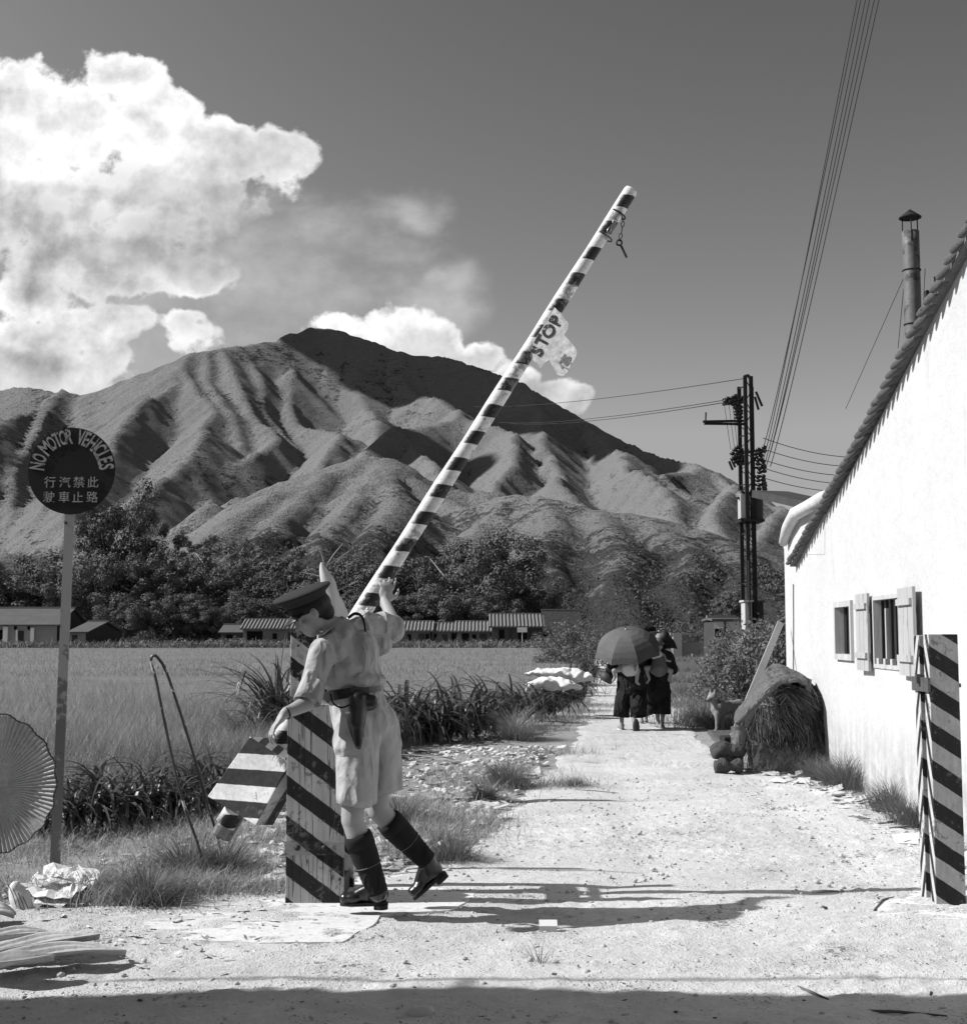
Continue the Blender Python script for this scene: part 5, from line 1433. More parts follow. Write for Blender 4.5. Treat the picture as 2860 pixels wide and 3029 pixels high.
# ------------------------------------------------------------------ round sign on its pole
def build_sign():
    Y = 8.06; base = G(163, 2575); base.z = 0
    s = thing('road_sign', base, 'round dark sign reading NO MOTOR VEHICLES on a pale flat pole', 'sign')
    c = P(213, 1393, Y); r = (P(342, 1393, Y).x - P(84, 1393, Y).x) / 2
    cr = Vector((c.x, Y, c.z))
    mb = MB(); n = 64
    mb.prism([cr + Vector((math.cos(2 * math.pi * k / n) * r, 0, math.sin(2 * math.pi * k / n) * r)) for k in range(n)], (0, .006, 0))
    disc = mb.build('disc', mat('sign_enamel', .014, .55, .35, 4), s)
    ink = mat('sign_lettering_paint', .36, .7, .35, 25, spots=.35, spot_scale=40, spot_val=.05)
    base_M = Matrix(((1, 0, 0), (0, 0, -1), (0, 1, 0)))
    lm = MB(); txt = 'NO MOTOR VEHICLES'
    angs = {0: 172, 1: 158, 3: 139, 4: 126.5, 5: 116, 6: 106, 7: 95.5, 9: 76, 10: 66, 11: 54.5, 12: 45.5, 13: 38, 14: 27, 15: 17.5, 16: 7}
    for i, ch in enumerate(txt):
        if ch == ' ': continue
        vs_, fs_ = text_verts(ch, .115, .0026)
        h = max(v.y for v in vs_) - min(v.y for v in vs_); wd = max(v.x for v in vs_) - min(v.x for v in vs_)
        fy = .092 / h; fx = min(.66, .042 / wd) if ch not in 'MI' else (.054 / wd if ch == 'M' else .6)
        th = math.radians(angs[i]); rot = th - math.pi / 2
        R3 = Matrix(((math.cos(rot), 0, -math.sin(rot)), (0, 1, 0), (math.sin(rot), 0, math.cos(rot))))
        o = cr + Vector((math.cos(th), 0, math.sin(th))) * r * .80 + Vector((0, -.0016, 0))
        lm.add([R3 @ (base_M @ Vector((q.x * fx, q.y * fy, q.z))) + o for q in vs_], fs_)
    lm.build('lettering', ink, disc)
    lm = MB()
    cols = [149, 194, 235, 277]
    for rowt, v, xs in (('行汽禁此', 1426, [149, 193, 235, 276]), ('駛車止路', 1470, [146, 191, 231, 274])):
        for ch, u in zip(rowt, xs):
            vs_, fs_ = text_verts(ch, .072, .0002)
            o = P(u, v, Y); lm.add([base_M @ q + Vector((o.x, Y - .0016, o.z)) for q in vs_], fs_)
    lm.build('chinese_lettering', ink, disc)
    pw = .058
    m = bpy.data.materials.new('sign_pole_paint'); m.use_nodes = True
    t = m.node_tree; b = t.nodes['Principled BSDF']; tc = t.nodes.new('ShaderNodeTexCoord'); x, y, z = xyz(t, tc.outputs['Object'])
    n1 = noise(t, tc.outputs['Object'], 9, 5, .7); n2 = noise(t, tc.outputs['Object'], 32, 4, .6)
    val = .30 * ((n1 - .5) * .3 + 1.0)
    rust = (n1 + z.ss(1.55, .7) * .22 + n2 * .15).ss(.66, .76)
    val = mixv(val, .07, rust * .8); val = mixv(val, .02, (n2 + n1 * .3).ss(.84, .87))
    t.links.new(comb(t, val, val, val), b.inputs['Base Color']); b.inputs['Roughness'].default_value = .6
    pa, pb = P(203, 1512, Y + .035), P(162, 2585, Y + .035); pb.z = -.1
    pt_ = cr + Vector((0.0, .03, 0)); 
    mb = MB(); w2 = pw / 2
    def sec(p): return [p + Vector((-w2, -.004, 0)), p + Vector((w2, -.004, 0)), p + Vector((w2, .004, 0)), p + Vector((-w2 + .006, .004, 0)), p + Vector((-w2 + .006, .05, 0)), p + Vector((-w2, .05, 0))]
    A = sec(pb); B = sec(Vector((cr.x - .01, pa.y, cr.z + .1)))
    mb.add(A + B, [(0, 1, 7, 6), (1, 2, 8, 7), (2, 3, 9, 8), (3, 4, 10, 9), (4, 5, 11, 10), (5, 0, 6, 11)])
    mb.build('pole', m, s)
    mb = MB(); p = P(196, 1547, Y + .03); mb.tube([(p.x, Y + .024, p.z), (p.x, Y + .034, p.z)], .008, 8); mb.build('bolt_hole', M_iron, s)
build_sign()

# ------------------------------------------------------------------ bamboo hoop
def build_hoop():
    Y = 8.0
    def lg(pts): return [P(u, v, y) for u, v, y in pts]
    a = lg([(618, 2597, 7.9), (590, 2510, 7.92), (545, 2380, 7.95), (508, 2230, 7.97), (478, 2090, 7.98), (462, 2010, 8), (449, 1962, 8), (448, 1948, 8), (453, 1940, 8), (461, 1940, 8), (471, 1950, 8.01), (492, 1985, 8.02), (528, 2090, 8.05), (560, 2190, 8.1), (590, 2290, 8.15), (618, 2390, 8.2), (645, 2480, 8.25), (668, 2555, 8.3)])
    a[0].z = -.05; a[-1].z = -.05
    # smooth path
    pts = []
    for i in range(len(a) - 1):
        p0, p1, p2, p3 = a[max(i - 1, 0)], a[i], a[i + 1], a[min(i + 2, len(a) - 1)]
        for k in range(5):
            t = k / 5; pts.append(.5 * ((2 * p1) + (p2 - p0) * t + (2 * p0 - 5 * p1 + 4 * p2 - p3) * t * t + (3 * p1 - p0 - 3 * p2 + p3) * t ** 3))
    pts.append(a[-1])
    rad = [.0085 + (.002 if i % 9 == 0 else 0) for i in range(len(pts))]
    mb = MB().tube(pts, rad, 8)
    o = mb.build('bamboo_hoop', mat('bamboo_dark', .05, .4, .5, 2.5, spots=.25, spot_scale=9, spot_val=.5), smooth=True, base=G(640, 2590))
    props(o, 'thin bamboo hoop bent over with both ends stuck in the grass', 'hoop')
build_hoop()

# ------------------------------------------------------------------ pleated palm leaf fan leaning at the left edge
def build_fan():
    Y = 7.4; c = P(-25, 2330, Y); R0 = (P(170, 2330, Y) - c).length
    nP = 74; V = []; F = []; rings = 6
    hub = c
    for k in range(nP * 2 + 1):
        an = math.radians(-62 + 300 * k / (nP * 2) - 30)
        rad = R0 * (1.0 + .015 * math.sin(k * .7)) * (1 + .14 * max(0, math.sin(an)) + .02 * math.cos(3 * an))
        for j in range(rings + 1):
            t = j / rings
            z = (.006 if k % 2 else -.006) * t * 1.5 + .05 * t * t
            V.append(hub + Vector((math.cos(an) * rad * t, -z, math.sin(an) * rad * t)))
    for k in range(nP * 2):
        for j in range(rings):
            q = k * (rings + 1) + j; F.append((q, q + 1, q + rings + 2, q + rings + 1))
    f = thing('palm_leaf_fan', Vector((c.x, c.y, 0)), 'large round pleated palm leaf fan cut by the left edge of the photo', 'fan')
    put('leaf', V, F, mat('palm_leaf_dry', .42, .7, .35, 5, .002, 40, trans=.12, fine=.3), f)
    mb = MB(); rim = [V[k * (rings + 1) + rings] for k in range(0, nP * 2 + 1)]
    mb.tube(rim, .0045, 5); mb.build('rim', mat('rim_cane', .07, .7, .4, 10), f, smooth=True)
    mb = MB(); mb.tube([c, (c.x - .06, Y + .02, .02)], .012, 7); mb.tube([c + Vector((0, .01, .2)), (c.x - .1, Y + .3, .0)], .010, 6); mb.build('handle', mat('bamboo_dry', .3, .5), f)
build_fan()

# ------------------------------------------------------------------ peeled trunk with broken twigs behind the officer
def build_snag():
    Y = 11.5; t = thing('dead_tree', G(1080, 2330) + Vector((0, 0, 0)), 'bare pointed trunk with broken forked twigs above the peaked cap', 'tree')
    t.location = (P(1040, 2200, Y).x, Y, 0)
    mb = MB(); mb.tube([(P(1010, 2300, Y).x, Y, -.05), P(1016, 2100, Y), P(1014, 1900, Y), P(993, 1800, Y), P(972, 1730, Y), P(958, 1690, Y), P(954, 1664, Y)], [r_ * 1.3 for r_ in (.07, .07, .068, .058, .042, .024, .004)], 12); mb2 = MB()
    pts_ = spline([P(1010, 2300, Y) * 1.0 + Vector((0, 0, 0)), P(1016, 2100, Y), P(1014, 1900, Y), P(993, 1800, Y), P(972, 1730, Y), P(958, 1690, Y), P(954, 1664, Y)], 8); pts_[0].z = -.05; nn_ = len(pts_)
    mb2.tube(pts_, [1.3 * np.interp(i_ / nn_, [0, .3, .5, .65, .8, .93, 1], [.075, .07, .064, .048, .028, .011, .003]) for i_ in range(nn_)], 16)
    mb2.v = [v_ + Vector((mnoise.noise(Vector((v_.x * 12, v_.y * 12, v_.z * 2.2))), mnoise.noise(Vector((v_.x * 12 + 9, v_.y * 12, v_.z * 2.2))), 0)) * .022 for v_ in mb2.v]; mb = mb2
    mb.build('trunk', mat('peeled_wood', .48, .7, .2, 6, .004, 20, stretch=(1, 1, .2)), t, smooth=True)
    tw = [((962, 1680), (955, 1648), (946, 1622)), ((965, 1675), (988, 1640), (1014, 1608)), ((968, 1672), (1000, 1652), (1034, 1630)), ((945, 1705), (915, 1698), (892, 1692)), ((990, 1750), (1025, 1735), (1060, 1718)), ((1002, 1768), (1020, 1756), (1036, 1743))]
    for a in tw:
        mb = MB(); mb.tube([P(u, v, Y) for u, v in a], [.010, .008, .004], 6); mb.build('twig', mat('twig_bark', .2, .8, .4, 8), t)
build_snag()

# ------------------------------------------------------------------ power mast
def build_mast():
    Y = 60.0; ctr = D(1453, 1200, Y)
    m = thing('power_mast', (ctr.x, Y, 0), 'tall dark lattice power mast with insulator arms and transformer', 'mast')
    M_st = mat('mast_steel', .018, .7, .3, 2)
    def X(u): return D(u, 1000, Y).x
    def Z(v): return D(1450, v, Y).z
    def truss(name, ua, ub, yo, vtop):
        mb = MB(); z0, z1 = .3, Z(vtop); xa, xb = X(ua), X(ub)
        for x in (xa, xb): mb.box((x, Y + yo, (z0 + z1) / 2), (.16, .16, z1 - z0))
        z = z0; s = 0
        while z < z1 - .5:
            p, q = ((xa, xb) if s else (xb, xa)); mb.bar((p, Y + yo - .07, z), (q, Y + yo - .07, z + .5), .05, .03); z += .5; s = 1 - s
        mb.build(name, M_st, m)
    truss('lattice_column', 1446.5, 1458, -.35, 733); truss('lattice_column', 1440.5, 1465, .35, 748)
    mb = MB(); mb.bar((X(1446), Y - .35, Z(733)), (X(1455), Y, Z(728)), .1); mb.bar((X(1455), Y, Z(728)), (X(1465), Y + .3, Z(735)), .1)
    for z in np.arange(1.5, Z(750), 2.2):
        mb.bar((X(1446), Y - .35, z), (X(1440), Y + .35, z), .05); mb.bar((X(1458), Y - .35, z), (X(1465), Y + .35, z), .05)
    mb.build('cross_tie', M_st, m)
    for (a, b_) in [((X(1366), Y, Z(818)), (X(1446), Y, Z(816.5))), ((X(1362), Y - .9, Z(828)), (X(1446), Y - .6, Z(827))), ((X(1405), Y, Z(776)), (X(1446), Y, Z(770))), ((X(1410), Y + .7, Z(780)), (X(1446), Y + .4, Z(776))),
                    ((X(1440), Y, Z(880)), (X(1486), Y, Z(872)))] + [((X(1458), Y, Z(v)), (X(1482), Y, Z(v - 1))) for v in (893, 908, 925, 941)]:
        MB().bar(a, b_, .10).build('cross_arm', M_st, m)
    for (u, v0, v1, yo) in ((1372, 816, 800, 0), (1364, 828, 806, -.9)): MB().bar((X(u), Y + yo, Z(v0)), (X(u + 1), Y + yo, Z(v1)), .03).build('horn_rod', M_st, m)
    M_ins = mat('insulator_glaze', .035, .25, .2, 3)
    rr = random.Random(3)
    def ins(u, v, du=0, dv=1, k=3, s=.13):
        mb = MB()
        p = D(u, v, Y); d = Vector((du, 0, -dv)).normalized()
        for i in range(k): c = p + d * (i * s * 1.3); mb.ell(c, (s, s, s * .7), n=8, m=5)
        mb.build('insulator', M_ins, m, smooth=True)
    for u, v in [(1407, 778), (1411, 773), (1416, 780), (1420, 772), (1425, 776), (1430, 770), (1434, 775), (1426, 768), (1438, 772), (1419, 778)]: ins(u, v, .5, .4, 2)
    for u, v in [(1431, 785), (1427, 791), (1433, 796), (1428, 803), (1433, 808), (1436, 790), (1430, 815), (1436, 802)]: ins(u, v, 0, 1, 2)
    for u, v in [(1420, 880), (1425, 873), (1430, 878), (1436, 882), (1427, 887), (1433, 892), (1421, 890), (1440, 886), (1438, 893), (1430, 868), (1437, 872)]: ins(u, v, .3, .5, 2)
    for u, v in [(1471, 872), (1476, 876), (1482, 868), (1470, 893), (1480, 895), (1473, 909), (1482, 907), (1470, 925), (1480, 924), (1472, 941), (1482, 937), (1483, 942), (1466, 880), (1476, 884)]: ins(u, v, 0, 1, 2)
    for u, v in [(1432, 958), (1438, 955), (1446, 954), (1456, 954), (1468, 958), (1472, 954), (1478, 957)]: ins(u, v, 0, 1, 2)
    mb = MB()
    for a, b in (((1414, 895), (1421, 912)), ((1418, 890), (1426, 907)), ((1423, 886), (1432, 903)), ((1466, 760), (1478, 788)), ((1464, 770), (1471, 795))): mb.bar(D(a[0], a[1], Y), D(b[0], b[1], Y), .09)
    mb.build('fuse_rods', M_st, m)
    mb = MB(); mb.box((X(1444), Y + .1, Z(983)), (.42, .7, 1.05)); mb.build('transformer', mat('tank_paint', .4, .5, .1, 2), m)
    mb = MB(); mb.tube([(X(1468), Y, Z(1010)), (X(1468), Y, Z(958))], .28, 14); mb.build('transformer', mat('tank_dark', .06, .5, .2, 2), m)
    mb = MB(); mb.tube([(X(1430), Y, Z(957)), (X(1455), Y - .2, Z(978))], .13, 10); mb.build('cable_box', mat("tank_paint", .4), m)
    mb = MB(); mb.box(((X(1434) + X(1474)) / 2, Y, Z(1012)), (1.05, 1.4, .1)); mb.build('platform', M_st, m)
    for (u0, u1, yo, mm) in ((1433, 1446, -.6, mat('footing_concrete', .42, .9, .15, 1.5)), (1448, 1476, .3, mat('footing_dark', .06, .9))):
        mb = MB(); zt = Z(1169); x0, x1 = X(u0), X(u1); mb.box(((x0 + x1) / 2, Y + yo, zt / 2), (x1 - x0, .9, zt)); mb.box(((x0 + x1) / 2, Y + yo, zt + .04), (x1 - x0 + .14, 1.04, .08)); mb.build('footing', mm, m)
    mb = MB(); mb.tube([(X(1441), Y - 1.08, 0), (X(1441), Y - 1.08, Z(1090))], .05, 6); mb.build('conduit', M_st, m)
    # wires: each is a thing of its own run
    M_w = mat('wire', .03, .6)
    def wire(name, a, b, sag, label, group, r=.02, n=14):
        pts = []
        for i in range(n + 1):
            t = i / n; p = Vector(a).lerp(Vector(b), t); p.z -= sag * 4 * t * (1 - t); pts.append(p)
        o = MB().tube(pts, [r * min(1, max(.1, p.y / 60)) for p in pts], 5).build(name, M_w, base=pts[0]); props(o, label, 'wire', group); return o
    for i, ((u0, v0), (u1, v1)) in enumerate([((1480, 893), (1657, 0)), ((1481, 866), (1664, 0)), ((1483, 900), (1673, 0)), ((1486, 905), (1681, 0)), ((1488, 898), (1690, 0)), ((1494, 905), (1699, 0))]):
        a = D(u0, v0, Y - .1 * i); b = D(u1 , v1, 8.6 + .12 * i); b2 = b + (b - a) * .1
        wire('overhead_wire', a, b2, .25, 'thin overhead wire of the bundle climbing from the mast to the top of the photo', 'overhead wires from the mast to the top of the photo')
    for i, (v0, v1) in enumerate([(850, 880), (871, 897), (892, 914), (908, 930), (927, 944)]):
        wire('overhead_wire', D(1480, v0, Y), D(1700, v1 + 7, Y + 8), .3, 'level wire running from the mast to behind the white house roof', 'wires from the mast to behind the roof', .018)
    for i, ((u0, v0), (u1, v1)) in enumerate([((1446, 734), (1120, 768)), ((1407, 776), (1135, 803)), ((1411, 780), (1150, 806))]):
        a, b = D(u0, v0, Y), D(u1, v1, 95); wire('overhead_wire', a, b + (b - a) * 1.5, .4, 'faint wire running level from the mast toward the hill', 'wires from the mast toward the hill', .02)
    for i, (u0, v0, u1, v1) in enumerate([(1404, 780, 1417, 872), (1413, 780, 1424, 868), (1420, 778, 1430, 866)]):
        wire('jumper_wire', D(u0, v0, Y), D(u1, v1, Y), .0, 'short slack wire hanging between the insulator groups of the mast', 'slack wires on the mast', .012)
build_mast()

# ------------------------------------------------------------------ village
def house(name, u0, u1, veave, vridge, vbase, Y, wallm, roofm, label, gable=None, ribs=True, openings=(), back=5.0, over=.25, gdark=None):
    """a low house with a tiled roof sloping toward the viewer; u,v are display pixels of the photo"""
    x0, x1 = D(u0, 1200, Y).x, D(u1, 1200, Y).x
    ze = D(900, veave, Y).z; zr = D(900, vridge, Y + back / 2).z
    h = thing(name, ((x0 + x1) / 2, Y, 0), label, 'house')
    V = [(x0, Y, 0), (x1, Y, 0), (x1, Y, ze), (x0, Y, ze), (x0, Y + back, 0), (x1, Y + back, 0), (x1, Y + back, ze), (x0, Y + back, ze), (x0, Y + back / 2, zr - .12), (x1, Y + back / 2, zr - .12)]
    F = [(0, 1, 2, 3), (5, 4, 7, 6), (4, 0, 3, 8, 7), (1, 5, 6, 9, 2)]
    wl = put('wall', V, F, wallm, h); wl.data.materials.append(mat('shaded_gable', .045, .9, .3, 2)); wl.data.polygons[3].material_index = 1; wl.data.polygons[2].material_index = 1  # gable ends get a darker colour that stands in for their shade
    mb = MB(); e = over
    sl = (zr - ze) / (back / 2)
    mb.prism([(x0 - e, Y - e, ze - e * sl + .04), (x1 + e, Y - e, ze - e * sl + .04), (x1 + e, Y + back / 2, zr), (x0 - e, Y + back / 2, zr)], (0, 0, .1))
    mb.prism([(x0 - e, Y + back + e, ze - e * sl + .04), (x0 - e, Y + back / 2 + .01, zr), (x1 + e, Y + back / 2 + .01, zr), (x1 + e, Y + back + e, ze - e * sl + .04)], (0, 0, .1))
    r = mb.build('roof', roofm, h)
    if ribs:
        mb = MB(); x = x0 - e + .1
        while x < x1 + e:
            mb.tube([(x, Y - e - .02, ze - e * sl + .16), (x, Y + back / 2, zr + .12)], .085, 5); x += .34
        mb.build('roll_tiles', mat('roll_tile', .20, .9, .5, 1.2), r)
    mb = MB(); mb.box(((x0 + x1) / 2, Y + back / 2, zr + .15), (x1 - x0 + 2 * e, .3, .16)); mb.build('ridge', mat('roll_tile', .20), r)
    for (a, b, va, vb, kind) in openings:
        xa, xb = D(a, 1200, Y).x, D(b, 1200, Y).x; za, zb = D(900, va, Y).z, max(0, D(900, vb, Y).z)
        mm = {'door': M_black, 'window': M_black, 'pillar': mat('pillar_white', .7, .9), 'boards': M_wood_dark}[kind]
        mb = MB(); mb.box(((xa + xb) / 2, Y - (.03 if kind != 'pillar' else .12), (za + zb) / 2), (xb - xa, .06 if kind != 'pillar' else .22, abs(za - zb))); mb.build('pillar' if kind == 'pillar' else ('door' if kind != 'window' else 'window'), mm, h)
    return h
M_w1 = mat('farm_wall_pale', .30, .9, .25, .8, fine=.2); M_w2 = mat('farm_wall_grey', .15, .9, .4, .7, fine=.3); M_w3 = mat('farm_wall_dark', .07, .9, .4, .8)
M_r1 = mat('farm_roof_dark', .09, .9, .3, 1); M_r2 = mat('farm_roof_tile', .12, .9, .4, 1.2)
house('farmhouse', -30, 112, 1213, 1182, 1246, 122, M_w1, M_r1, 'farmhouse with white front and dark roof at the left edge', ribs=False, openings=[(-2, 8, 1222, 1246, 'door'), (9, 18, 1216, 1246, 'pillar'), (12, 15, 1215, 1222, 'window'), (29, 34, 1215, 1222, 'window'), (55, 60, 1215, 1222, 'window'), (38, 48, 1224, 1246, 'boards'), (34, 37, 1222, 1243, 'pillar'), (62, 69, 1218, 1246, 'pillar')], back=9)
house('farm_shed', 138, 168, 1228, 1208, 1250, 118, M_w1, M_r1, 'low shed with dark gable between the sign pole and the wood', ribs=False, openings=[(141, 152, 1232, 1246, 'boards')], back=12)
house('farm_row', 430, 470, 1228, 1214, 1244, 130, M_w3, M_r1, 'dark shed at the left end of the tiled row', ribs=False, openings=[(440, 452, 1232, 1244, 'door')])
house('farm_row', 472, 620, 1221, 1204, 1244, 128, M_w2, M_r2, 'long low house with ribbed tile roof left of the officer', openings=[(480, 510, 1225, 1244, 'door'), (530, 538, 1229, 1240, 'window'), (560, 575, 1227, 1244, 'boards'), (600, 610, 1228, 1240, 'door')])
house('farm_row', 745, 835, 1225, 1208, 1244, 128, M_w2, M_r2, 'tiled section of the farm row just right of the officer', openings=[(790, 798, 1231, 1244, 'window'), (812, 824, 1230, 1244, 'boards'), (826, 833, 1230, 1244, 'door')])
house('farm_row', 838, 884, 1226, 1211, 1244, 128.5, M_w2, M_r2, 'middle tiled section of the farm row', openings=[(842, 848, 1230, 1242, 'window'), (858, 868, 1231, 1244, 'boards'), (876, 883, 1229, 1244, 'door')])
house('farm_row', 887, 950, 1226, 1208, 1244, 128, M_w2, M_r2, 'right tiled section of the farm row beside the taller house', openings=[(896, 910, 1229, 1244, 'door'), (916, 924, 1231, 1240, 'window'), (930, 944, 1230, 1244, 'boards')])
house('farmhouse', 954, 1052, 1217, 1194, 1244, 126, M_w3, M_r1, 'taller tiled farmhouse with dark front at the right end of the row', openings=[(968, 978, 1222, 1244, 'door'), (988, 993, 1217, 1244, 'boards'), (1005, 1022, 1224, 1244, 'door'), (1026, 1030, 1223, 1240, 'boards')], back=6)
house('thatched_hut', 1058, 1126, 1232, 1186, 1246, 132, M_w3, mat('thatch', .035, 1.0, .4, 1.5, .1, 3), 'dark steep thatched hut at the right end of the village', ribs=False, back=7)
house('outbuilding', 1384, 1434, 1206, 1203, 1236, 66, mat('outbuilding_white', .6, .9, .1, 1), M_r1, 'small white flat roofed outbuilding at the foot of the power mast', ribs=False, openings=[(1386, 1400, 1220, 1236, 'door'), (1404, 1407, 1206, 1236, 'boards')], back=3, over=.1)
# washing hung by the taller farmhouse
mb = MB(); a = D(1013, 1222, 125); mb.box((a.x, 125, a.z), (.9, .05, .45)); mb.tube([(a.x, 125, 0), (a.x, 125, a.z)], .03, 5)
props(mb.build('notice_board', mat('pillar_white', .7), base=(a.x, 125, 0)), 'small white board on a stick in front of the taller farmhouse', 'board')
mb = MB(); a = D(938, 1240, 124); mb.box((a.x, 124, .75), (1.5, .6, .1)); 
for sx in (-.6, .6): mb.box((a.x + sx, 124, .35), (.1, .4, .7))
props(mb.build('washing_bench', mat('pillar_white', .7), base=(a.x, 124, 0)), 'pale bench standing before the taller farmhouse', 'bench')

# pierced wall beyond the track
def build_fence():
    Y = 84; f = thing('lattice_wall', (D(1370, 1200, Y).x, Y, 0), 'grey garden wall with pierced diamond pattern below the power mast', 'wall')
    z1 = D(1370, 1234, Y).z; zm = D(1370, 1246, Y).z; zt = z1 + .12
    x0, x1 = D(1303, 1240, Y).x, D(1560, 1240, Y).x
    M_f = mat('garden_wall_grey', .24, .9, .3, .8, fine=.2)
    mb = MB(); mb.box(((x0 + x1) / 2, Y, zm / 2), (x1 - x0, .25, zm)); mb.box(((x0 + x1) / 2, Y, zt), (x1 - x0 + .2, .36, .12)); mb.build('wall_panel', M_f, f)
    for u in (1313, 1376, 1440, 1505):
        mb = MB(); x = D(u, 1240, Y).x; mb.box((x, Y - .03, zt / 2 + .02), (.55, .42, zt + .04)); mb.build('pier', mat('pier_pale', .36, .9, .2, 1), f)
    mb = MB(); x = x0
    while x < x1:
        mb.bar((x, Y, zm), (x + .32, Y, zt - .06), .05, .1, (0, 1, 0)); mb.bar((x + .32, Y + .01, zm), (x, Y + .01, zt - .06), .05, .1, (0, 1, 0)); x += .32
    mb.build('lattice', M_f, f)
build_fence()

# ------------------------------------------------------------------ straw heap under sacks, plank, rags
def build_heap():
    Y = 14.3; base = G(2340, 2270); base.z = 0
    h = thing('straw_heap', base, 'big heap of straw bundles covered with a rough sack against the white wall', 'heap')
    # core mound
    out = [(2225, 2270), (2215, 2160), (2230, 2080), (2290, 2000), (2340, 1995), (2400, 2040), (2425, 2120), (2438, 2200), (2436, 2262)]
    mb = MB()
    for (u, v, r, dy) in [(2280, 2150, .30, .3), (2340, 2080, .32, .35), (2370, 2160, .30, .3), (2330, 2220, .30, .3), (2270, 2215, .24, .3), (2395, 2215, .22, .3), (2300, 2060, .22, .35), (2380, 2100, .20, .4)]:
        p = P(u, v, Y + dy); p.z = max(p.z, .12); mb.ell(p, (r, r * .9, r))
    blob('core', mb, mat('heap_core', .02, 1.0), h, .04, 4)
    # straw bundles hanging down
    rr = random.Random(5); V, F = [], []
    def bundle(u, v, du, dv, n, L, dy=0.0, spread=.1):
        p0 = P(u, v, Y - .02 + dy); d0 = (P(u + du, v + dv, Y - .05 + dy) - p0).normalized()
        for _ in range(n // 2):
            p = p0 + Vector((rr.gauss(0, .022), rr.gauss(0, .02), rr.gauss(0, .022))); d = (d0 + Vector((rr.gauss(0, spread * 2.2), rr.gauss(0, spread * 1.1) - .30, rr.gauss(0, spread * 2.2)))).normalized()
            l = L * rr.uniform(.6, 1.15); w = rr.uniform(.003, .007); s = d.cross(Vector((0, 1, 0))).normalized() * w
            b = len(V); k = 4
            for i in range(k + 1):
                t = i / k; V.extend([p - s * (1 - .7 * t), p + s * (1 - .7 * t)]); p = p + d * (l / k); d = (d + Vector((0, -.02, -.13))).normalized()
            for i in range(k): q = b + 2 * i; F.append((q, q + 1, q + 3, q + 2))
    for (u, v, du, dv, n, L) in [(2310, 2035, 30, 25, 260, .30), (2300, 2050, 8, 30, 220, .28), (2330, 2040, 40, 25, 260, .32), (2270, 2072, 8, 30, 200, .28), (2285, 2075, 30, 30, 260, .36), (2320, 2085, 35, 35, 280, .34), (2350, 2060, 30, 20, 240, .28), (2365, 2045, 25, 30, 200, .26),
                              (2350, 2100, 25, 40, 240, .34), (2310, 2100, 15, 45, 220, .32), (2250, 2090, -3, 40, 130, .26), (2215, 2150, 0, 30, 90, .16), (2330, 2165, -5, 40, 220, .30), (2362, 2130, -5, 40, 180, .30), (2390, 2080, 20, 60, 220, .42), (2395, 2120, 18, 60, 260, .45), (2405, 2160, 12, 60, 260, .42), (2375, 2190, 5, 50, 160, .32), (2395, 2060, 15, 30, 120, .22), (2340, 2130, 25, 40, 200, .3), (2295, 2140, 5, 40, 120, .25), (2280, 2110, 2, 40, 140, .25), (2260, 2160, 2, 40, 110, .25), (2320, 2190, 2, 40, 120, .25), (2405, 2070, 25, 40, 160, .3), (2420, 2130, 20, 60, 200, .35), (2430, 2190, 12, 60, 200, .3), (2250, 2200, 0, 50, 160, .3), (2290, 2200, 0, 50, 160, .3), (2235, 2140, -10, 40, 160, .28), (2265, 2120, -4, 40, 160, .28), (2230, 2210, -2, 50, 140, .28)] + [(rr.uniform(2240, 2420), rr.uniform(2040, 2200), rr.uniform(-40, 50), rr.uniform(0, 40), 60, rr.uniform(.14, .26)) for _ in range(34)]:
        bundle(u, v, du, dv, n, L)
    fi = [i for i in range(0, len(F), 4)]
    Fl = []; Fd = []
    for i in fi: (Fl if rr.random() < .5 else Fd).extend(F[i:i + 4])
    put('straw', V, Fl, mat('straw', .17, .8, .9, 7, trans=.1), h); put('straw', V, Fd, mat('straw_dark', .035, .8, .6, 7), h)
    # sack thrown over the top, its edge sweeping down to the left
    def cloth(name, rows, material, thick=.014, wr=.02, parent=h, nu=26, nv=14):
        """surface through rows of (u, v, depth) control points"""
        def cr(p, t):
            n = len(p) - 1; x = t * n; i = min(int(x), n - 1); f = x - i
            p0, p1, p2, p3 = p[max(i - 1, 0)], p[i], p[i + 1], p[min(i + 2, n)]
            return .5 * ((2 * p1) + (p2 - p0) * f + (2 * p0 - 5 * p1 + 4 * p2 - p3) * f * f + (3 * p1 - p0 - 3 * p2 + p3) * f ** 3)
        R_ = [[P(u, v, y) for u, v, y in r] for r in rows]
        def fn(s, t):
            q = cr([cr(r, s) for r in R_], t)
            nn = mnoise.fractal(q * 7, 1, 2, 3); return q + Vector((nn * wr * .4, nn * wr * 1.6, nn * wr))
        o = MB().grid(fn, nu, nv).build(name, material, parent, smooth=True)
        m = o.modifiers.new('s', 'SOLIDIFY'); m.thickness = thick; m.offset = 0
        return o
    sk = mat('sackcloth', .11, .95, .45, 5, .012, 22, fine=.35, folds=.02)
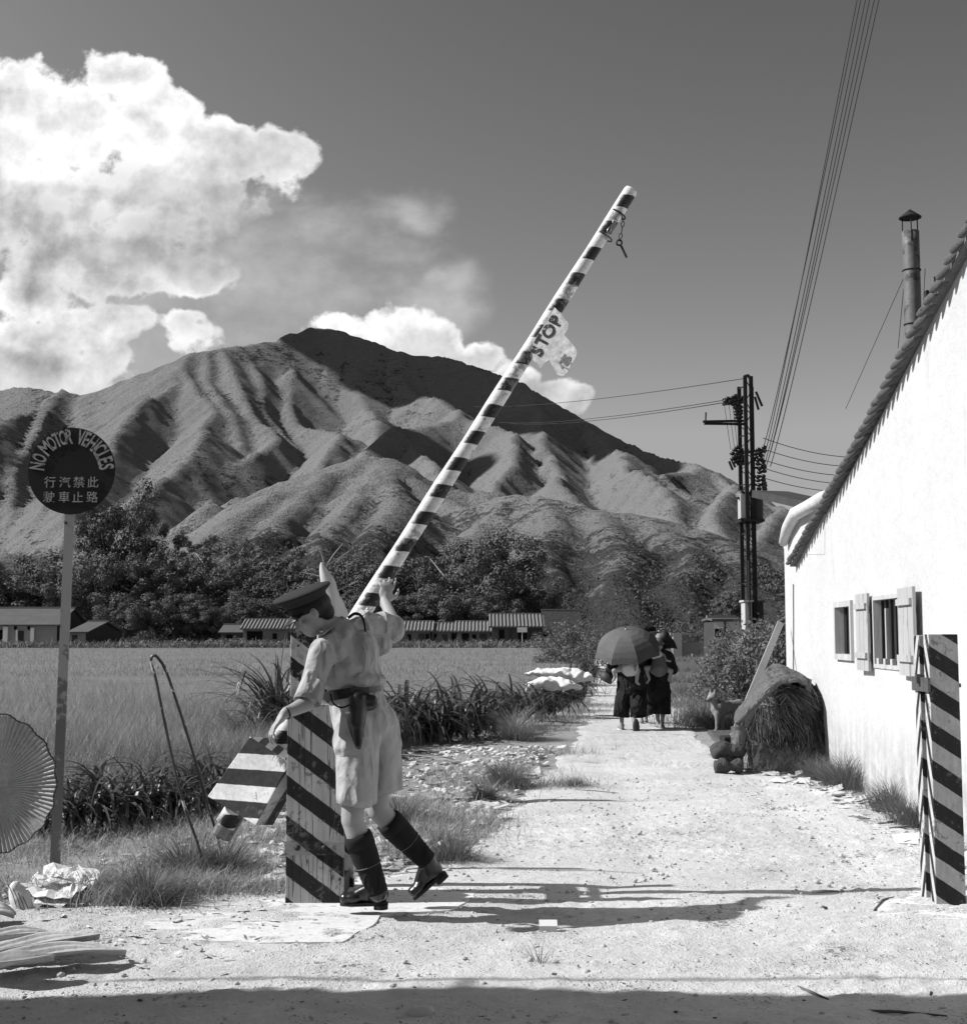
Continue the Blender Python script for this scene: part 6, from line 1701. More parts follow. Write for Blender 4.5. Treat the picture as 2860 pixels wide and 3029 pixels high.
    cloth('sack_cover', [[(2176, 2110, 14.1), (2215, 2055, 14.15), (2262, 1988, 14.3), (2292, 1966, 14.55), (2325, 1975, 14.6), (2380, 2000, 14.6)],
                         [(2172, 2125, 14.0), (2218, 2078, 14.0), (2262, 2020, 14.05), (2300, 1985, 14.3), (2340, 1995, 14.35), (2385, 2012, 14.4)],
                         [(2175, 2140, 13.92), (2222, 2090, 13.9), (2265, 2045, 13.92), (2305, 2012, 14.0), (2345, 2008, 14.1), (2385, 2020, 14.25)],
                         [(2186, 2146, 13.92), (2228, 2100, 13.9), (2268, 2062, 13.9), (2302, 2032, 13.95), (2340, 2016, 14.02), (2383, 2028, 14.2)]], sk, .02, .022)
    cloth('hanging_sack', [[(2163, 2150, 14.0), (2185, 2145, 13.95), (2204, 2150, 13.98)], [(2162, 2200, 13.98), (2180, 2200, 13.9), (2200, 2200, 13.95)], [(2160, 2250, 13.95), (2178, 2252, 13.9), (2194, 2246, 13.95)]], sk, .02, .02, nu=10, nv=14)
    mat('sackcloth_dark', .06, .95, .4, 5, .012, 22, fine=.3, folds=.02)
    cloth('hanging_sack', [[(2222, 2190, 13.86), (2245, 2196, 13.84), (2275, 2200, 13.88)], [(2224, 2225, 13.80), (2255, 2226, 13.78), (2292, 2226, 13.84)], [(2230, 2274, 13.80), (2262, 2270, 13.76), (2302, 2252, 13.84)]], mat('sackcloth_dark', .05, .95, .4, 5, .012, 22, fine=.3, folds=.02), .02, .03, nu=14, nv=14)
    cloth('corner_sack', [[(2380, 2000, 14.6), (2400, 2010, 14.6)], [(2378, 2025, 14.3), (2398, 2032, 14.3)], [(2388, 2050, 14.2), (2406, 2060, 14.3)]], sk, .02, .02, nu=8, nv=8)
    # stump of timber and rolled sacks at its left foot
    mb = MB(); a, b = P(2188, 2262, 13.9), P(2110, 2262, 13.9); mb.tube([Vector((a.x, 13.85, .09)).lerp(Vector((b.x, 13.8, .085)), k / 9) for k in range(10)], [.07 + .02 * math.sin(k * 1.3) for k in range(10)], 16)
    V2, F2 = mb.v, mb.f; V2 = [v_ + Vector(mnoise.noise_vector(v_ * 6)) * .03 + Vector(mnoise.noise_vector(v_ * 15)) * .012 for v_ in V2]
    o = put('rolled_sack', V2, F2, MATS['sackcloth_dark'], None, True, base=(a.x, 13.85, 0)); props(o, 'lower rolled sack lying at the left foot of the straw heap', 'sack')
    mb = MB(); mb.ell(P(2135, 2218, 13.95), (.13, .12, .085)); mb.ell(P(2170, 2222, 13.95), (.14, .12, .085)); mb.ell(P(2118, 2225, 13.9), (.06, .07, .07))
    Vb, Fb = remeshed(mb, .02, 3); Vb = np.array([v + np.array(mnoise.noise_vector(Vector(v) * 9)) * .018 for v in Vb])
    o = put('rolled_sack', Vb, Fb, mat('sackcloth_dark', .09), None, True, base=(P(2135, 2218, 13.95).x, 13.95, 0)); props(o, 'upper crumpled dark sack on the rolled sack beside the heap', 'sack')
    mb = MB(); mb.box(P(2166, 2192, 14.3), (.22, .3, .10)); mb.box(P(2166, 2200, 14.3) + Vector((0, .03, -.12)), (.19, .24, .2)); o = mb.build('wooden_crate', mat('crate_shade', .015, .9, .3, 8), base=(P(2166, 2183, 14.3).x, 14.3, 0)); bevel(o, .008); props(o, 'dark low crate just in front of the paws of the dog', 'crate')  # near-black colour makes the crate read as shadow below the dog
    # leaning plank
    a, b = P(2308, 1842, 16.1), P(2180, 2150, 14.9); mb = MB().bar(a, b + (b - a) * .33, .075, .025, (0, 1, 0)); o = mb.build('leaning_plank', mat('plank_grey', .30, .8, .2, 5, .003, 20), base=(b.x, b.y, 0)); props(o, 'grey plank leaning from the sack covered heap to the house corner', 'plank')
build_heap()

# white sacks on the plants by the track
def build_sacks():
    M_c = mat('white_cloth', .68, .9, .12, 5, .01, 12)
    for i, (u, v, Y, r, lab) in enumerate([(1640, 1988, 23.6, (.36, .22, .07), 'upper white sack spread on the strap leaved plants'), (1640, 2022, 23.0, (.40, .26, .10), 'lower white sack spread on the strap leaved plants'), (1700, 2000, 23.6, (.16, .2, .12), 'right white sack folded over the end of the plants')]):
        mb = MB(); p = P(u, v, Y); mb.ell(p, r); mb.ell(p + Vector((.2, -.05, -.03)), [q * .7 for q in r]); mb.ell(p + Vector((-.25, .0, -.02)), [q * .7 for q in r])
        V, F = remeshed(mb, .025, 2)
        V = np.array([v_ + np.array(mnoise.noise_vector(Vector(v_) * 5)) * .06 + np.array(mnoise.noise_vector(Vector(v_) * 14)) * .022 for v_ in V])
        o = put('cloth_sack', V, F, M_c, None, True, base=(p.x, p.y, p.z)); props(o, lab, 'sack')
build_sacks()

# ------------------------------------------------------------------ litter worth naming
def build_litter():
    # split palm husks in the lower left corner
    M_h = mat('palm_husk', .50, .7, .3, 5, .004, 30, stretch=(1, 1, 1), trans=.1, fine=.3)
    rr = random.Random(7)
    for i, (u0, v0, u1, v1, w, lab) in enumerate([(-60, 2900, 372, 2858, .07, 'longest palm husk, its tip reaching furthest right in the corner'), (-40, 2870, 290, 2836, .06, 'palm husk lying behind the longest one'), (-60, 2830, 175, 2800, .05, 'short palm husk propped up over the others'), (-80, 2915, 160, 2905, .06, 'palm husk nearest the viewer in the lower corner'), (-60, 2745, 38, 2745, .06, 'small folded husk above the husk pile at the edge')]):
        a, b = G(u0, v0), G(u1, v1); a.z = .03; b.z = .05; d = (b - a); s = Vector((-d.y, d.x, 0)).normalized()
        def fn(x, t):
            c = a.lerp(b, t) + Vector((0, 0, .018 * math.sin(t * 3.1) + .045 * t * t * (i % 2) + .02 * i * (1 - t) * .4)) + s * .03 * math.sin(t * 3 + i)
            ww = w * 1.25 * (math.sin(math.pi * (.30 + .64 * t)) ** .7) * (1 + .05 * math.sin(t * 11 + i))
            k = (x - .5) * 2
            return c + s * k * ww + Vector((0, 0, abs(k) ** 2 * ww * .45 + .0035 * math.sin(k * 26 + t * 3) + .006 * math.sin(k * 5 + t * 6)))
        o = MB().grid(fn, 34, 30).build('palm_husk', M_h, smooth=True, base=G((u0 + u1) / 2, (v0 + v1) / 2)); m = o.modifiers.new('s', 'SOLIDIFY'); m.thickness = .004
        props(o, lab, 'husk')
    # white rounded bundle and flat paper sheets under the sign
    mb = MB(); p = G(62, 2700) + Vector((0, 0, .06)); mb.ell(p, (.055, .05, .085), Matrix.Rotation(-.5, 3, 'Y')); mb.ell(p + Vector((-.03, 0, .05)), (.035, .04, .05))
    V, F = remeshed(mb, .008, 4); o = put('white_bundle', V, F, mat('bundle_cloth', .62, .8, .15, 9, .006, 20), None, True, base=(p.x, p.y, 0)); props(o, 'rounded white bundle tied with string at the left edge', 'bundle')
    s = MB()
    for k in range(4): 
        q0 = p + Vector((-.05 + .025 * k, -.05, .09 - .02 * k)); s.tube([q0, q0 + Vector((.03, -.012, -.05)), q0 + Vector((.045, 0, -.11))], .0025, 4)
    s.build('string', M_iron, o)
    def paper(poly, z, lab, fold=.03, name='paper_sheet', m=None):
        pts = [G(u, v) for u, v in poly]; c = sum(pts, Vector()) / len(pts); n = len(pts) * 4; R4 = 6; V = []; F = []
        ring_ = []
        for i in range(len(pts)):
            for k in range(4): ring_.append(pts[i].lerp(pts[(i + 1) % len(pts)], k / 4))
        for j in range(R4 + 1):
            for q in ring_:
                p = c.lerp(q, (j + .02) / R4); w = (q - c).length
                V.append(p + Vector((0, 0, z + fold * .5 + fold * (mnoise.noise(p * 9) * .8 + mnoise.noise(p * 24) * .4) + fold * .5 * (j / R4) ** 2 * mnoise.noise(q * 5))))
        for j in range(R4):
            for k in range(n): F.append((j * n + k, j * n + (k + 1) % n, (j + 1) * n + (k + 1) % n, (j + 1) * n + k))
        o = put(name, V, F, m or mat('paper_white', .6, .8, .15, 8), None, False, base=c); md = o.modifiers.new('s', 'SOLIDIFY'); md.thickness = .004; props(o, lab, 'paper'); return o
    paper([(60, 2650), (130, 2595), (240, 2585), (295, 2615), (270, 2660), (210, 2690), (110, 2690)], .03, 'large pale sheet of packing lying under the foot of the sign pole', .06)
    paper([(110, 2680), (220, 2650), (230, 2680), (180, 2695), (100, 2690)], .015, 'smaller torn pale sheet in front of the large one', .03)
    # white box lid on the sand
    mb = MB(); p = G(1622, 2763); mb.box(p + Vector((0, .02, .045)), (.085, .055, .006), Matrix.Rotation(.35, 3, 'X')); mb.box(p + Vector((-.002, -.0, .018)), (.08, .008, .032))
    o = mb.build('cardboard_lid', mat('paper_white', .6), base=p); props(o, 'small white cardboard lid alone on the sand', 'box')
    st = mat('stone_pale', .5, .9, .3, 9, .004, 30)
    for i, (u, v, r, lab) in enumerate([(1760, 2856, .022, 'small pale stone near the spiky weed'), (1245, 3012, .05, 'flat pale stone lying in the shade at the bottom'), (1640, 2852, .018, 'pale pebble touching the spiky weed'), (1395, 2268, .045, 'white lump of lime in the rubble behind the officer'), (1388, 2225, .035, 'smaller white lump of lime in the rubble'), (1340, 2190, .07, 'largest pale chunk on the rubble bank'), (2265, 2280, .05, 'white stone under the hanging sack')]):
        p = G(u, v); mb = MB().ell(p + Vector((0, 0, r * .35)), (r, r * .8, r * .6), n=12, m=8); vs2 = [v_ + Vector(mnoise.noise_vector(v_ * 20)) * r * .28 for v_ in mb.v]
        o = put('stone', vs2, mb.f, st, None, True, base=p); props(o, lab, 'stone')
    # sticks and a curved twig
    M_s = mat('stick_bark', .09, .8, .4, 9)
    for (pts, r, lab) in [([(2585, 2700), (2610, 2672), (2640, 2662), (2675, 2658)], .006, 'curved dark twig on the pale footing by the receiving post'), ([(1700, 2010 + 330), (1760, 2345), (1830, 2350)], .004, 'thin twig lying across the middle of the track'), ([(2360, 2930), (2400, 2950), (2450, 2966)], .007, 'dark twig lying in the shade edge at lower right'), ([(2560, 3000), (2660, 3008), (2800, 3015)], .006, 'long twig in the shade at the lower right corner'),
                          ([(2400, 2645), (2440, 2646), (2480, 2643)], .009, 'short thick stick on the sand before the receiving post'), ([(2630, 2455), (2680, 2452), (2725, 2454)], .009, 'stick lying behind the receiving post')]:
        q = [G(u, v) + Vector((0, 0, .012 + .006 * (i % 2))) for i, (u, v) in enumerate(pts)]
        o = MB().tube(q, [r] * (len(q) - 1) + [r * .5], 6).build('stick', M_s, smooth=True, base=q[0]); props(o, lab, 'stick')
    for i, (u, v, w, lab) in enumerate([(2560, 2370, .10, 'pale paper scrap at the foot of the grass by the wall'), (2640, 2430, .12, 'torn pale husk behind the receiving post'), (2420, 2352, .07, 'white crumpled scrap below the dark stone block'), (2300, 2315, .05, 'small scrap in front of the straw heap'), (1500, 2420, .10, 'long pale peel on the verge right of the boots')]):
        paper([(u - 30, v), (u - 8, v - 7), (u + 34, v - 3), (u + 26, v + 7), (u - 16, v + 8)], .012, lab, .02, 'paper_scrap')
build_litter()
# ------------------------------------------------------------------ people
M_skin = mat('skin_light', .30, .55, .10, 6, .0015, 60, spec=.35)
M_skin2 = mat('skin_tan', .20, .6, .12, 6, .002, 60, spec=.3)
M_khaki = mat('khaki_drill', .36, .9, .10, 4, .0015, 60, fine=.08, folds=.014)
M_blackc = mat('black_cloth', .012, .85, .3, 6, .002, 40, spec=.2, folds=.02)
M_dark2 = mat('indigo_cloth', .022, .8, .4, 5, .002, 40, spec=.2, folds=.02)
M_leather = mat('black_leather', .010, .28, .3, 20, .001, 60, spec=.6)
M_hair = mat('dark_hair', .015, .6, .3, 30, .003, 60)
def hand(mb, wrist, d, palm_n, L=.185, curl=.5, thumb=1, spread=.10, fist=False, curls=None):
    """palm and five bent fingers: d points from wrist to knuckles, palm_n out of the palm, thumb = side (+1/-1)"""
    d = Vector(d).normalized(); n = (Vector(palm_n) - d * Vector(palm_n).dot(d)).normalized(); s = d.cross(n) * thumb
    pl = L * .50; w = L * .22
    Mx = Matrix((s, d, n)).transposed()
    mb.ell(wrist + d * pl * .5, (w, pl * .60, L * .075), Mx, 14, 9)
    mb.ell(wrist + d * pl * .80, (w * 1.02, pl * .28, L * .07), Mx, 12, 8)
    capsule(mb, wrist - d * .02, wrist + d * pl * .35, L * .135, L * .12, flat=1.0)
    lens = [.40, .46, .43, .33]
    for i, fl in enumerate(lens):
        o = (i - 1.5) * -.5
        k = wrist + d * pl * (.93 - .05 * abs(i - 1.2)) + s * w * o * 1.25
        dd = (d + s * (-(i - 1.5)) * spread).normalized(); c = (curls[i] if curls else curl) * (1 + .12 * i)
        p = k; r = L * .050 * (1 - .07 * (i == 3)); a = c * .5
        for j, ph in enumerate((.45, .32, .23)):
            dv = (dd * math.cos(a) + n * math.sin(a)).normalized(); q = p + dv * L * fl * ph
            capsule(mb, p, q, r, r * .90, 10, steps=3); p = q; r *= .92; a += c
    b = wrist + d * pl * .22 + s * w * .75
    t1 = b + (d * .55 + s * .75 + n * .25).normalized() * L * .20; t2 = t1 + (d * .85 + s * .35 + n * .25).normalized() * L * .17; t3 = t2 + (d + s * .1 + n * .2).normalized() * L * .12
    capsule(mb, b, t1, L * .085, L * .062, 10, steps=3); capsule(mb, t1, t2, L * .062, L * .056, 10, steps=3); capsule(mb, t2, t3, L * .056, L * .045, 10, steps=3)
    return mb
def head(mb, c, fwd, up, R_=.098, neck=None):
    """skull, jaw, nose, lips, brow, ears; c = centre of the skull"""
    f = Vector(fwd).normalized(); u = (Vector(up) - f * Vector(up).dot(f)).normalized(); s = f.cross(u)
    Mx = Matrix((s, f, u)).transposed()
    k = R_ / .098
    def e(x, y, z, rx, ry, rz): mb.ell(c + (s * x + f * y + u * z) * k, (rx * k, ry * k, rz * k), Mx, 14, 10)
    e(0, -.008, .028, .076, .096, .088); e(0, .030, -.040, .060, .060, .070); e(0, .052, -.085, .036, .034, .028)
    e(0, .083, .022, .050, .014, .012); e(0, .098, -.018, .012, .014, .028); e(0, .112, -.036, .013, .015, .011)
    e(0, .088, -.062, .024, .011, .007); e(0, .084, -.074, .021, .011, .008)
    for q in (-1, 1):
        e(q * .031, .078, .002, .013, .010, .009); e(q * .043, .055, -.032, .020, .022, .022); e(q * .078, -.004, -.012, .010, .020, .032)
    return s, f, u
def build_officer():
    o = thing('person', G(1120, 2700), 'uniformed man in peaked cap and khaki shorts, striding, one hand on the barrier pole', 'person')
    Yb = 6.85
    T = lambda u, v, y=Yb: P(u, v, y)
    # body: one surface
    b = MB()
    ankL, kneeL, hipL = T(1118, 2640, 6.80), T(1042, 2425, 6.76), T(1062, 2180, 6.80)
    ankR, kneeR, hipR = T(1262, 2545, 7.06), T(1118, 2396, 6.95), T(1108, 2180, 6.95)
    pelvis, waist, chest = T(1085, 2140, 6.88), T(1052, 2030, 6.90), T(1018, 1915, 6.92)
    shL, shR, neckb = T(958, 1925, 6.78), T(1098, 1850, 7.02), T(1000, 1865, 6.90)
    elL, wrL = T(908, 2080, 6.66), T(842, 2112, 6.58)
    elR, wrR = T(1172, 1862, 7.10), T(1138, 1778, 7.30)
    capsule(b, hipL, kneeL, .082, .056); capsule(b, kneeL, ankL.lerp(kneeL, .62), .054, .058); capsule(b, ankL.lerp(kneeL, .66), ankL, .057, .036)
    capsule(b, hipR, kneeR, .082, .056); capsule(b, kneeR, ankR.lerp(kneeR, .62), .054, .058); capsule(b, ankR.lerp(kneeR, .66), ankR, .057, .036)
    capsule(b, pelvis, waist, .125, .115); capsule(b, waist, chest, .115, .135); capsule(b, chest, neckb, .12, .07)
    capsule(b, shL, elL, .052, .040); capsule(b, elL, wrL, .041, .027)
    capsule(b, shR, elR, .052, .040); capsule(b, elR, wrR, .041, .027)
    hc = T(925, 1810, 6.84)
    capsule(b, neckb, hc + Vector((.02, .03, -.03)), .060, .056)
    fwd = Vector((-.80, -.10, -.50)); up = Vector((-.42, -.10, .85))
    s, f, u = head(b, hc, fwd, up, .098)
    hand(b, wrL, (-.42, -.12, -.55), (.65, .2, -.5), .185, .50, thumb=-1)
    hand(b, wrR, (.12, .28, .95), (-.35, .9, -.1), .185, .22, thumb=-1, curls=[.25, .45, .6, .8])
    blob('body', b, M_skin, o, .0085, 3)
    # hair at the back and side of the head
    hb = MB(); Mx = Matrix((s, f, u)).transposed()
    hb.ell(hc + f * -.022 + u * .022, (.082, .092, .080), Mx, 14, 10); hb.ell(hc + f * -.058 + u * -.030, (.060, .045, .052), Mx, 12, 8)
    blob('hair', hb, M_hair, o, .008, 3)
    ey = MB()
    for q in (-1, 1):
        ey.ell(hc + s * (q * .031) + f * .086 + u * .002, (.011, .006, .005), Mx, 10, 6); ey.ell(hc + s * (q * .031) + f * .092 + u * .024, (.018, .005, .004), Mx, 10, 6)
    ey.build('eyes', mat('eye_dark', .02, .4), o, smooth=True)
    # cap: band, wide flat crown, visor
    cc = hc + u * .070 + f * -.005; cap = thing_child('cap', o)
    cu = (Vector((-.36, -.22, .90))).normalized(); cf = (f - cu * f.dot(cu)).normalized(); cs = cf.cross(cu)
    def ring(z, rx, ry, off=0.0, n=28, tilt=0.0): return [cc + cs * math.cos(2 * math.pi * k / n) * rx + cf * (math.sin(2 * math.pi * k / n) * ry + off) + cu * (z + tilt * math.sin(2 * math.pi * k / n)) for k in range(n)]
    def loft(rings, capt=True, capb=True):
        mb = MB(); n = len(rings[0]); V = [q for r in rings for q in r]; F = []
        for j in range(len(rings) - 1):
            for k in range(n): F.append((j * n + k, j * n + (k + 1) % n, (j + 1) * n + (k + 1) % n, (j + 1) * n + k))
        if capt: F.append(tuple((len(rings) - 1) * n + k for k in range(n)))
        if capb: F.append(tuple(range(n))[::-1])
        mb.add(V, F); return mb
    cr = loft([ring(-.058, .084, .100), ring(-.03, .086, .102), ring(-.005, .089, .106)]).build('cap_band', mat('cap_band_cloth', .012, .8), cap, smooth=True)
    cr = loft([ring(-.008, .089, .106), ring(.006, .092, .112, .004), ring(.030, .122, .146, .008, tilt=.006), ring(.040, .129, .153, .008, tilt=.008), ring(.047, .126, .150, .008, tilt=.008), ring(.054, .095, .115, .006, tilt=.006), ring(.056, .03, .035, .0, tilt=.0)]).build('crown', mat('cap_cloth', .022, .9, .2, 9, .001, 80), cap, smooth=True)
    mb = MB()
    def vf(a, t):
        th = math.radians(22 + 136 * a); e = math.sin(math.pi * a) ** .7
        return cc + cs * math.cos(th) * (.086 + .010 * t) + cf * (math.sin(th) * .102 + .055 * t * e) + cu * (-.050 - .040 * t * e)
    mb.grid(vf, 18, 5); v = mb.build('visor', M_leather, cap, smooth=True); m = v.modifiers.new('s', 'SOLIDIFY'); m.thickness = .003
    # shirt
    sh = MB()
    capsule(sh, T(1052, 2040, 6.90), waist, .132, .134, 20); capsule(sh, waist, chest, .136, .140, 20)
    capsule(sh, chest, chest.lerp(neckb, .6), .140, .095, 20)
    capsule(sh, shL + Vector((.045, .03, -.01)), shL, .075, .062, 16); capsule(sh, shL, shL.lerp(elL, .80), .062, .056, 16)
    capsule(sh, shR + Vector((-.06, 0, -.02)), shR, .085, .070, 16); capsule(sh, shR, shR.lerp(elR, .74), .070, .070, 16)
    capsule(sh, shL + Vector((.03, .03, .01)), shR + Vector((-.03, 0, .0)), .070, .074, 16)
    sh.ell(T(1068, 1940, 6.88), (.085, .10, .14)); sh.ell(T(1020, 1990, 6.86), (.125, .12, .11)); sh.ell(T(1128, 1900, 7.05), (.055, .06, .07))
    sh.ell(T(1058, 2012, 6.87), (.145, .135, .045))
    blob('shirt', sh, M_khaki, o, .008, 2, .014, 5, (1.2, 1, .5))
    # sleeve cuffs open wider than the arm
    mb = MB()
    c0 = shL.lerp(elL, .60); c1 = shL.lerp(elL, .98); mb.tube([c0, c0.lerp(c1, .5), c1], [.058, .062, .066], 22, False, 1.1)
    sl = mb.build('sleeve', M_khaki, o, smooth=True); m = sl.modifiers.new('s', 'SOLIDIFY'); m.thickness = .005
    mb = MB(); c0 = shR.lerp(elR, .62); c1 = shR.lerp(elR, .98); mb.tube([c0, c0.lerp(c1, .5), c1], [.069, .074, .074], 22, False)
    sl = mb.build('sleeve', M_khaki, o, smooth=True); m = sl.modifiers.new('s', 'SOLIDIFY'); m.thickness = .005
    # collar
    mb = MB(); nd = (hc - neckb).normalized(); a = neckb + nd * .005; x = nd.orthogonal().normalized(); y = nd.cross(x)
    mb.tube([a, a + nd * .022], [.078, .071], 20, False); cl = mb.build('collar', M_khaki, o, smooth=True); m = cl.modifiers.new('s', 'SOLIDIFY'); m.thickness = .008
    # shoulder straps
    for (a, b2, nm) in ((shL + Vector((-.02, -.02, .080)), neckb + Vector((-.02, -.03, .035)), 0), (shR + Vector((-.005, -.01, .088)), neckb + Vector((.06, .0, .035)), 1)):
        mb = MB().bar(a, b2, .042, .008); e = mb.build('epaulette', M_khaki, o); bevel(e, .003)
        mb = MB().ell(a.lerp(b2, .12) + Vector((0, -.004, .008)), (.010, .010, .005)); mb.build('button', mat('white_metal', .7, .3, metal=.6), e, smooth=True)
    # black lanyard over the right shoulder
    mb = MB(); q = spline([T(1030, 1828, 6.93), T(1050, 1815, 6.92), T(1070, 1823, 6.88), T(1079, 1850, 6.845), T(1081, 1890, 6.85)])
    mb.tube(q, .008, 8, True, .5); mb.build('shoulder_cord', M_blackc, o, smooth=True)
    mb = MB(); q = [shR.lerp(elR, .18) + (Vector((math.cos(k), 0, math.sin(k))) * 1) * .0 for k in (0,)]
    ax = (elR - shR).normalized(); cx = ax.orthogonal().normalized(); cy = ax.cross(cx); c = shR.lerp(elR, .05)
    # shorts
    st = MB()
    capsule(st, T(1050, 2065, 6.89), T(1074, 2140, 6.88), .134, .140, 20)
    capsule(st, T(1060, 2140, 6.84), T(1056, 2200, 6.80), .118, .112, 20); capsule(st, T(1112, 2150, 6.93), T(1130, 2200, 6.95), .115, .098, 20)
    st.ell(T(1112, 2140, 6.93), (.11, .12, .12))
    blob('shorts', st, M_khaki, o, .009, 2, .012, 4.5, (1.3, 1, .4))
    def short_leg(pts, rx, ry, ph):
        """an open trouser leg with standing pleats"""
        V, F = [], []; n = 48; m_ = len(pts)
        for j, p in enumerate(pts):
            t = j / (m_ - 1)
            for k in range(n):
                a = 2 * math.pi * k / n
                pl = 1 + t * (.055 * math.sin(5 * a + ph) + .030 * math.sin(9 * a + 1.3 * ph + t * 1.5))
                V.append(p + Vector((math.cos(a) * rx[j] * pl, math.sin(a) * ry[j] * pl, .010 * t * math.sin(2 * a + ph))))
        for j in range(m_ - 1):
            for k in range(n): F.append((j * n + k, j * n + (k + 1) % n, (j + 1) * n + (k + 1) % n, (j + 1) * n + k))
        lg = put('shorts_leg', V, F, M_khaki, o, True); m = lg.modifiers.new('s', 'SOLIDIFY'); m.thickness = .005; return lg
    def path(a, b_, n=9): return [a.lerp(b_, i / n) for i in range(n + 1)]
    lin = lambda a, b_, n=10: [a + (b_ - a) * i / (n - 1) for i in range(n)]
    short_leg(path(T(1058, 2165, 6.82), T(1053, 2378, 6.775)), lin(.108, .094), lin(.105, .108), .4)
    short_leg(path(T(1124, 2165, 6.94), T(1140, 2340, 6.98)), lin(.098, .084), lin(.100, .100), 2.1)
    # belt and holster
    def belt(c, n_, rx, ry, w, name, mt):
        n_ = Vector(n_).normalized(); x = Vector((1, 0, 0)); x = (x - n_ * x.dot(n_)).normalized(); y = n_.cross(x); V = []; F = []; N = 40
        for k in range(N):
            a = 2 * math.pi * k / N; q = c + x * math.cos(a) * rx + y * math.sin(a) * ry
            o1 = (x * math.cos(a) + y * math.sin(a)) * .004
            V += [q - n_ * w, q + n_ * w, q + n_ * w + o1, q - n_ * w + o1]
        for k in range(N):
            a0, b0 = 4 * k, 4 * ((k + 1) % N)
            for j in range(4): F.append((a0 + j, a0 + (j + 1) % 4, b0 + (j + 1) % 4, b0 + j))
        return MB().add(V, F).build(name, mt, o, smooth=False)
    bc = T(1047, 2044, 6.895)
    belt(bc, (-.20, 0, 1), .148, .146, .024, 'belt', M_leather)
    mb = MB(); capsule(mb, T(1060, 2070, 6.73), T(1056, 2140, 6.71), .050, .042); capsule(mb, T(1056, 2140, 6.71), T(1060, 2205, 6.71), .038, .026); mb.ell(T(1075, 2072, 6.73), (.05, .03, .045))
    mb.ell(T(1095, 2078, 6.73), (.045, .03, .042))
    blob('holster', mb, M_leather, o, .009, 3)
    mb = MB(); mb.box(T(1028, 2108, 6.665), (.022, .005, .008)); mb.build('buckle', mat('white_metal', .7, .3, metal=.6), o)
    mb = MB(); mb.tube(spline([T(978, 2052, 6.73), T(985, 2078, 6.72), T(1008, 2093, 6.70), T(1034, 2085, 6.675)]), .0045, 6); mb.build('pistol_lanyard', M_blackc, o, smooth=True)
    # socks with turned tops, puttees and boots
    def leg(kn, an, name, t0=.20, t1=.62):
        mb = MB(); a, c = kn.lerp(an, t0), kn.lerp(an, t1); a0 = kn.lerp(an, t0)
        mb.tube([a0, kn.lerp(an, .30), kn.lerp(an, .42), kn.lerp(an, .55), kn.lerp(an, .68), kn.lerp(an, .85), an], [.064, .068, .069, .066, .058, .050, .047], 22); s_ = mb.build('sock', mat('wool_sock', .012, .95, .2, 20, .002, 120), o, smooth=True)
        mb = MB(); mb.tube([kn.lerp(an, t0 - .005), kn.lerp(an, t0 + .05), kn.lerp(an, t0 + .17)], [.0665, .0705, .072], 22, False); f_ = mb.build('sock_top', mat('wool_sock', .012), s_, smooth=True); m = f_.modifiers.new('s', 'SOLIDIFY'); m.thickness = .004
        mb = MB(); rings = []
        for k in range(14):
            t = .60 + .40 * k / 13; rings.append((kn.lerp(an, t), .062 - .012 * k / 13 + (.0022 if k % 2 else 0)))
        mb.tube([r[0] for r in rings], [r[1] for r in rings], 22); pt_ = mb.build('puttee', M_blackc, o, smooth=True)
        mb = MB(); c = kn.lerp(an, .62); dd = (an - kn).normalized(); x = dd.orthogonal().normalized(); y = dd.cross(x)
        mb.tube([c + (x * math.cos(q) + y * math.sin(q)) * .064 for q in np.linspace(0, 2 * math.pi, 25)], .0025, 5, False); mb.build('strap', mat('strap_grey', .1, .5), pt_, smooth=True)
    leg(kneeL, ankL, 'l'); leg(kneeR, ankR, 'r')
    def boot(an, heel, toe, up_, nm):
        an, heel, toe = Vector(an), Vector(heel), Vector(toe); d = (toe - heel).normalized(); up_ = Vector(up_); up_ = (up_ - d * up_.dot(d)).normalized(); sd_ = d.cross(up_)
        L = (toe - heel).length; mb = MB(); Mx = Matrix((sd_, d, up_)).transposed()
        mb.ell(heel + d * .045 + up_ * .052, (.038, .048, .050), Mx, 14, 9); mb.ell(heel + d * L * .42 + up_ * .050, (.037, L * .28, .040), Mx, 14, 9)
        mb.ell(heel + d * L * .72 + up_ * .038, (.046, L * .22, .032), Mx, 14, 9); mb.ell(heel + d * L * .88 + up_ * .036, (.040, L * .115, .032), Mx, 14, 9)
        capsule(mb, an, heel + d * .060 + up_ * .055, .048, .046, 14); capsule(mb, heel + d * .075 + up_ * .085, heel + d * L * .62 + up_ * .055, .038, .030, 12)
        bt = blob('boot', mb, M_leather, o, .007, 3)
        so = MB(); N = 24; ring_ = []
        for k in range(N):
            a = 2 * math.pi * k / N; ring_.append(heel + d * (L * .5 + math.sin(a) * L * .49) + sd_ * math.cos(a) * (.037 + .008 * math.sin(a)))
        so.prism(ring_, up_ * .016); q = []
        for k in range(N // 1):
            a = 2 * math.pi * k / N; q.append(heel + d * (.040 + math.sin(a) * .036) + sd_ * math.cos(a) * .034 - up_ * .020)
        so.prism(q, up_ * .022); so.build('sole', mat('boot_sole', .02, .8), bt)
        lc = MB()
        for k in range(6):
            c = heel + d * (L * (.36 + .075 * k)) + up_ * (.098 - .0085 * k); lc.tube([c - sd_ * .020, c + up_ * .006, c + sd_ * .020], .0028, 5)
        lc.build('laces', M_blackc, bt)
    hz = .058
    hp = G(1150, 2712); hp = Vector((hp.x, hp.y, hz)); tp = Vector((P(1003, 2690, hp.y - .01).x, hp.y - .01 + .02, hz - .005))
    boot(ankL, hp, tp, (0, 0, 1), 'l')
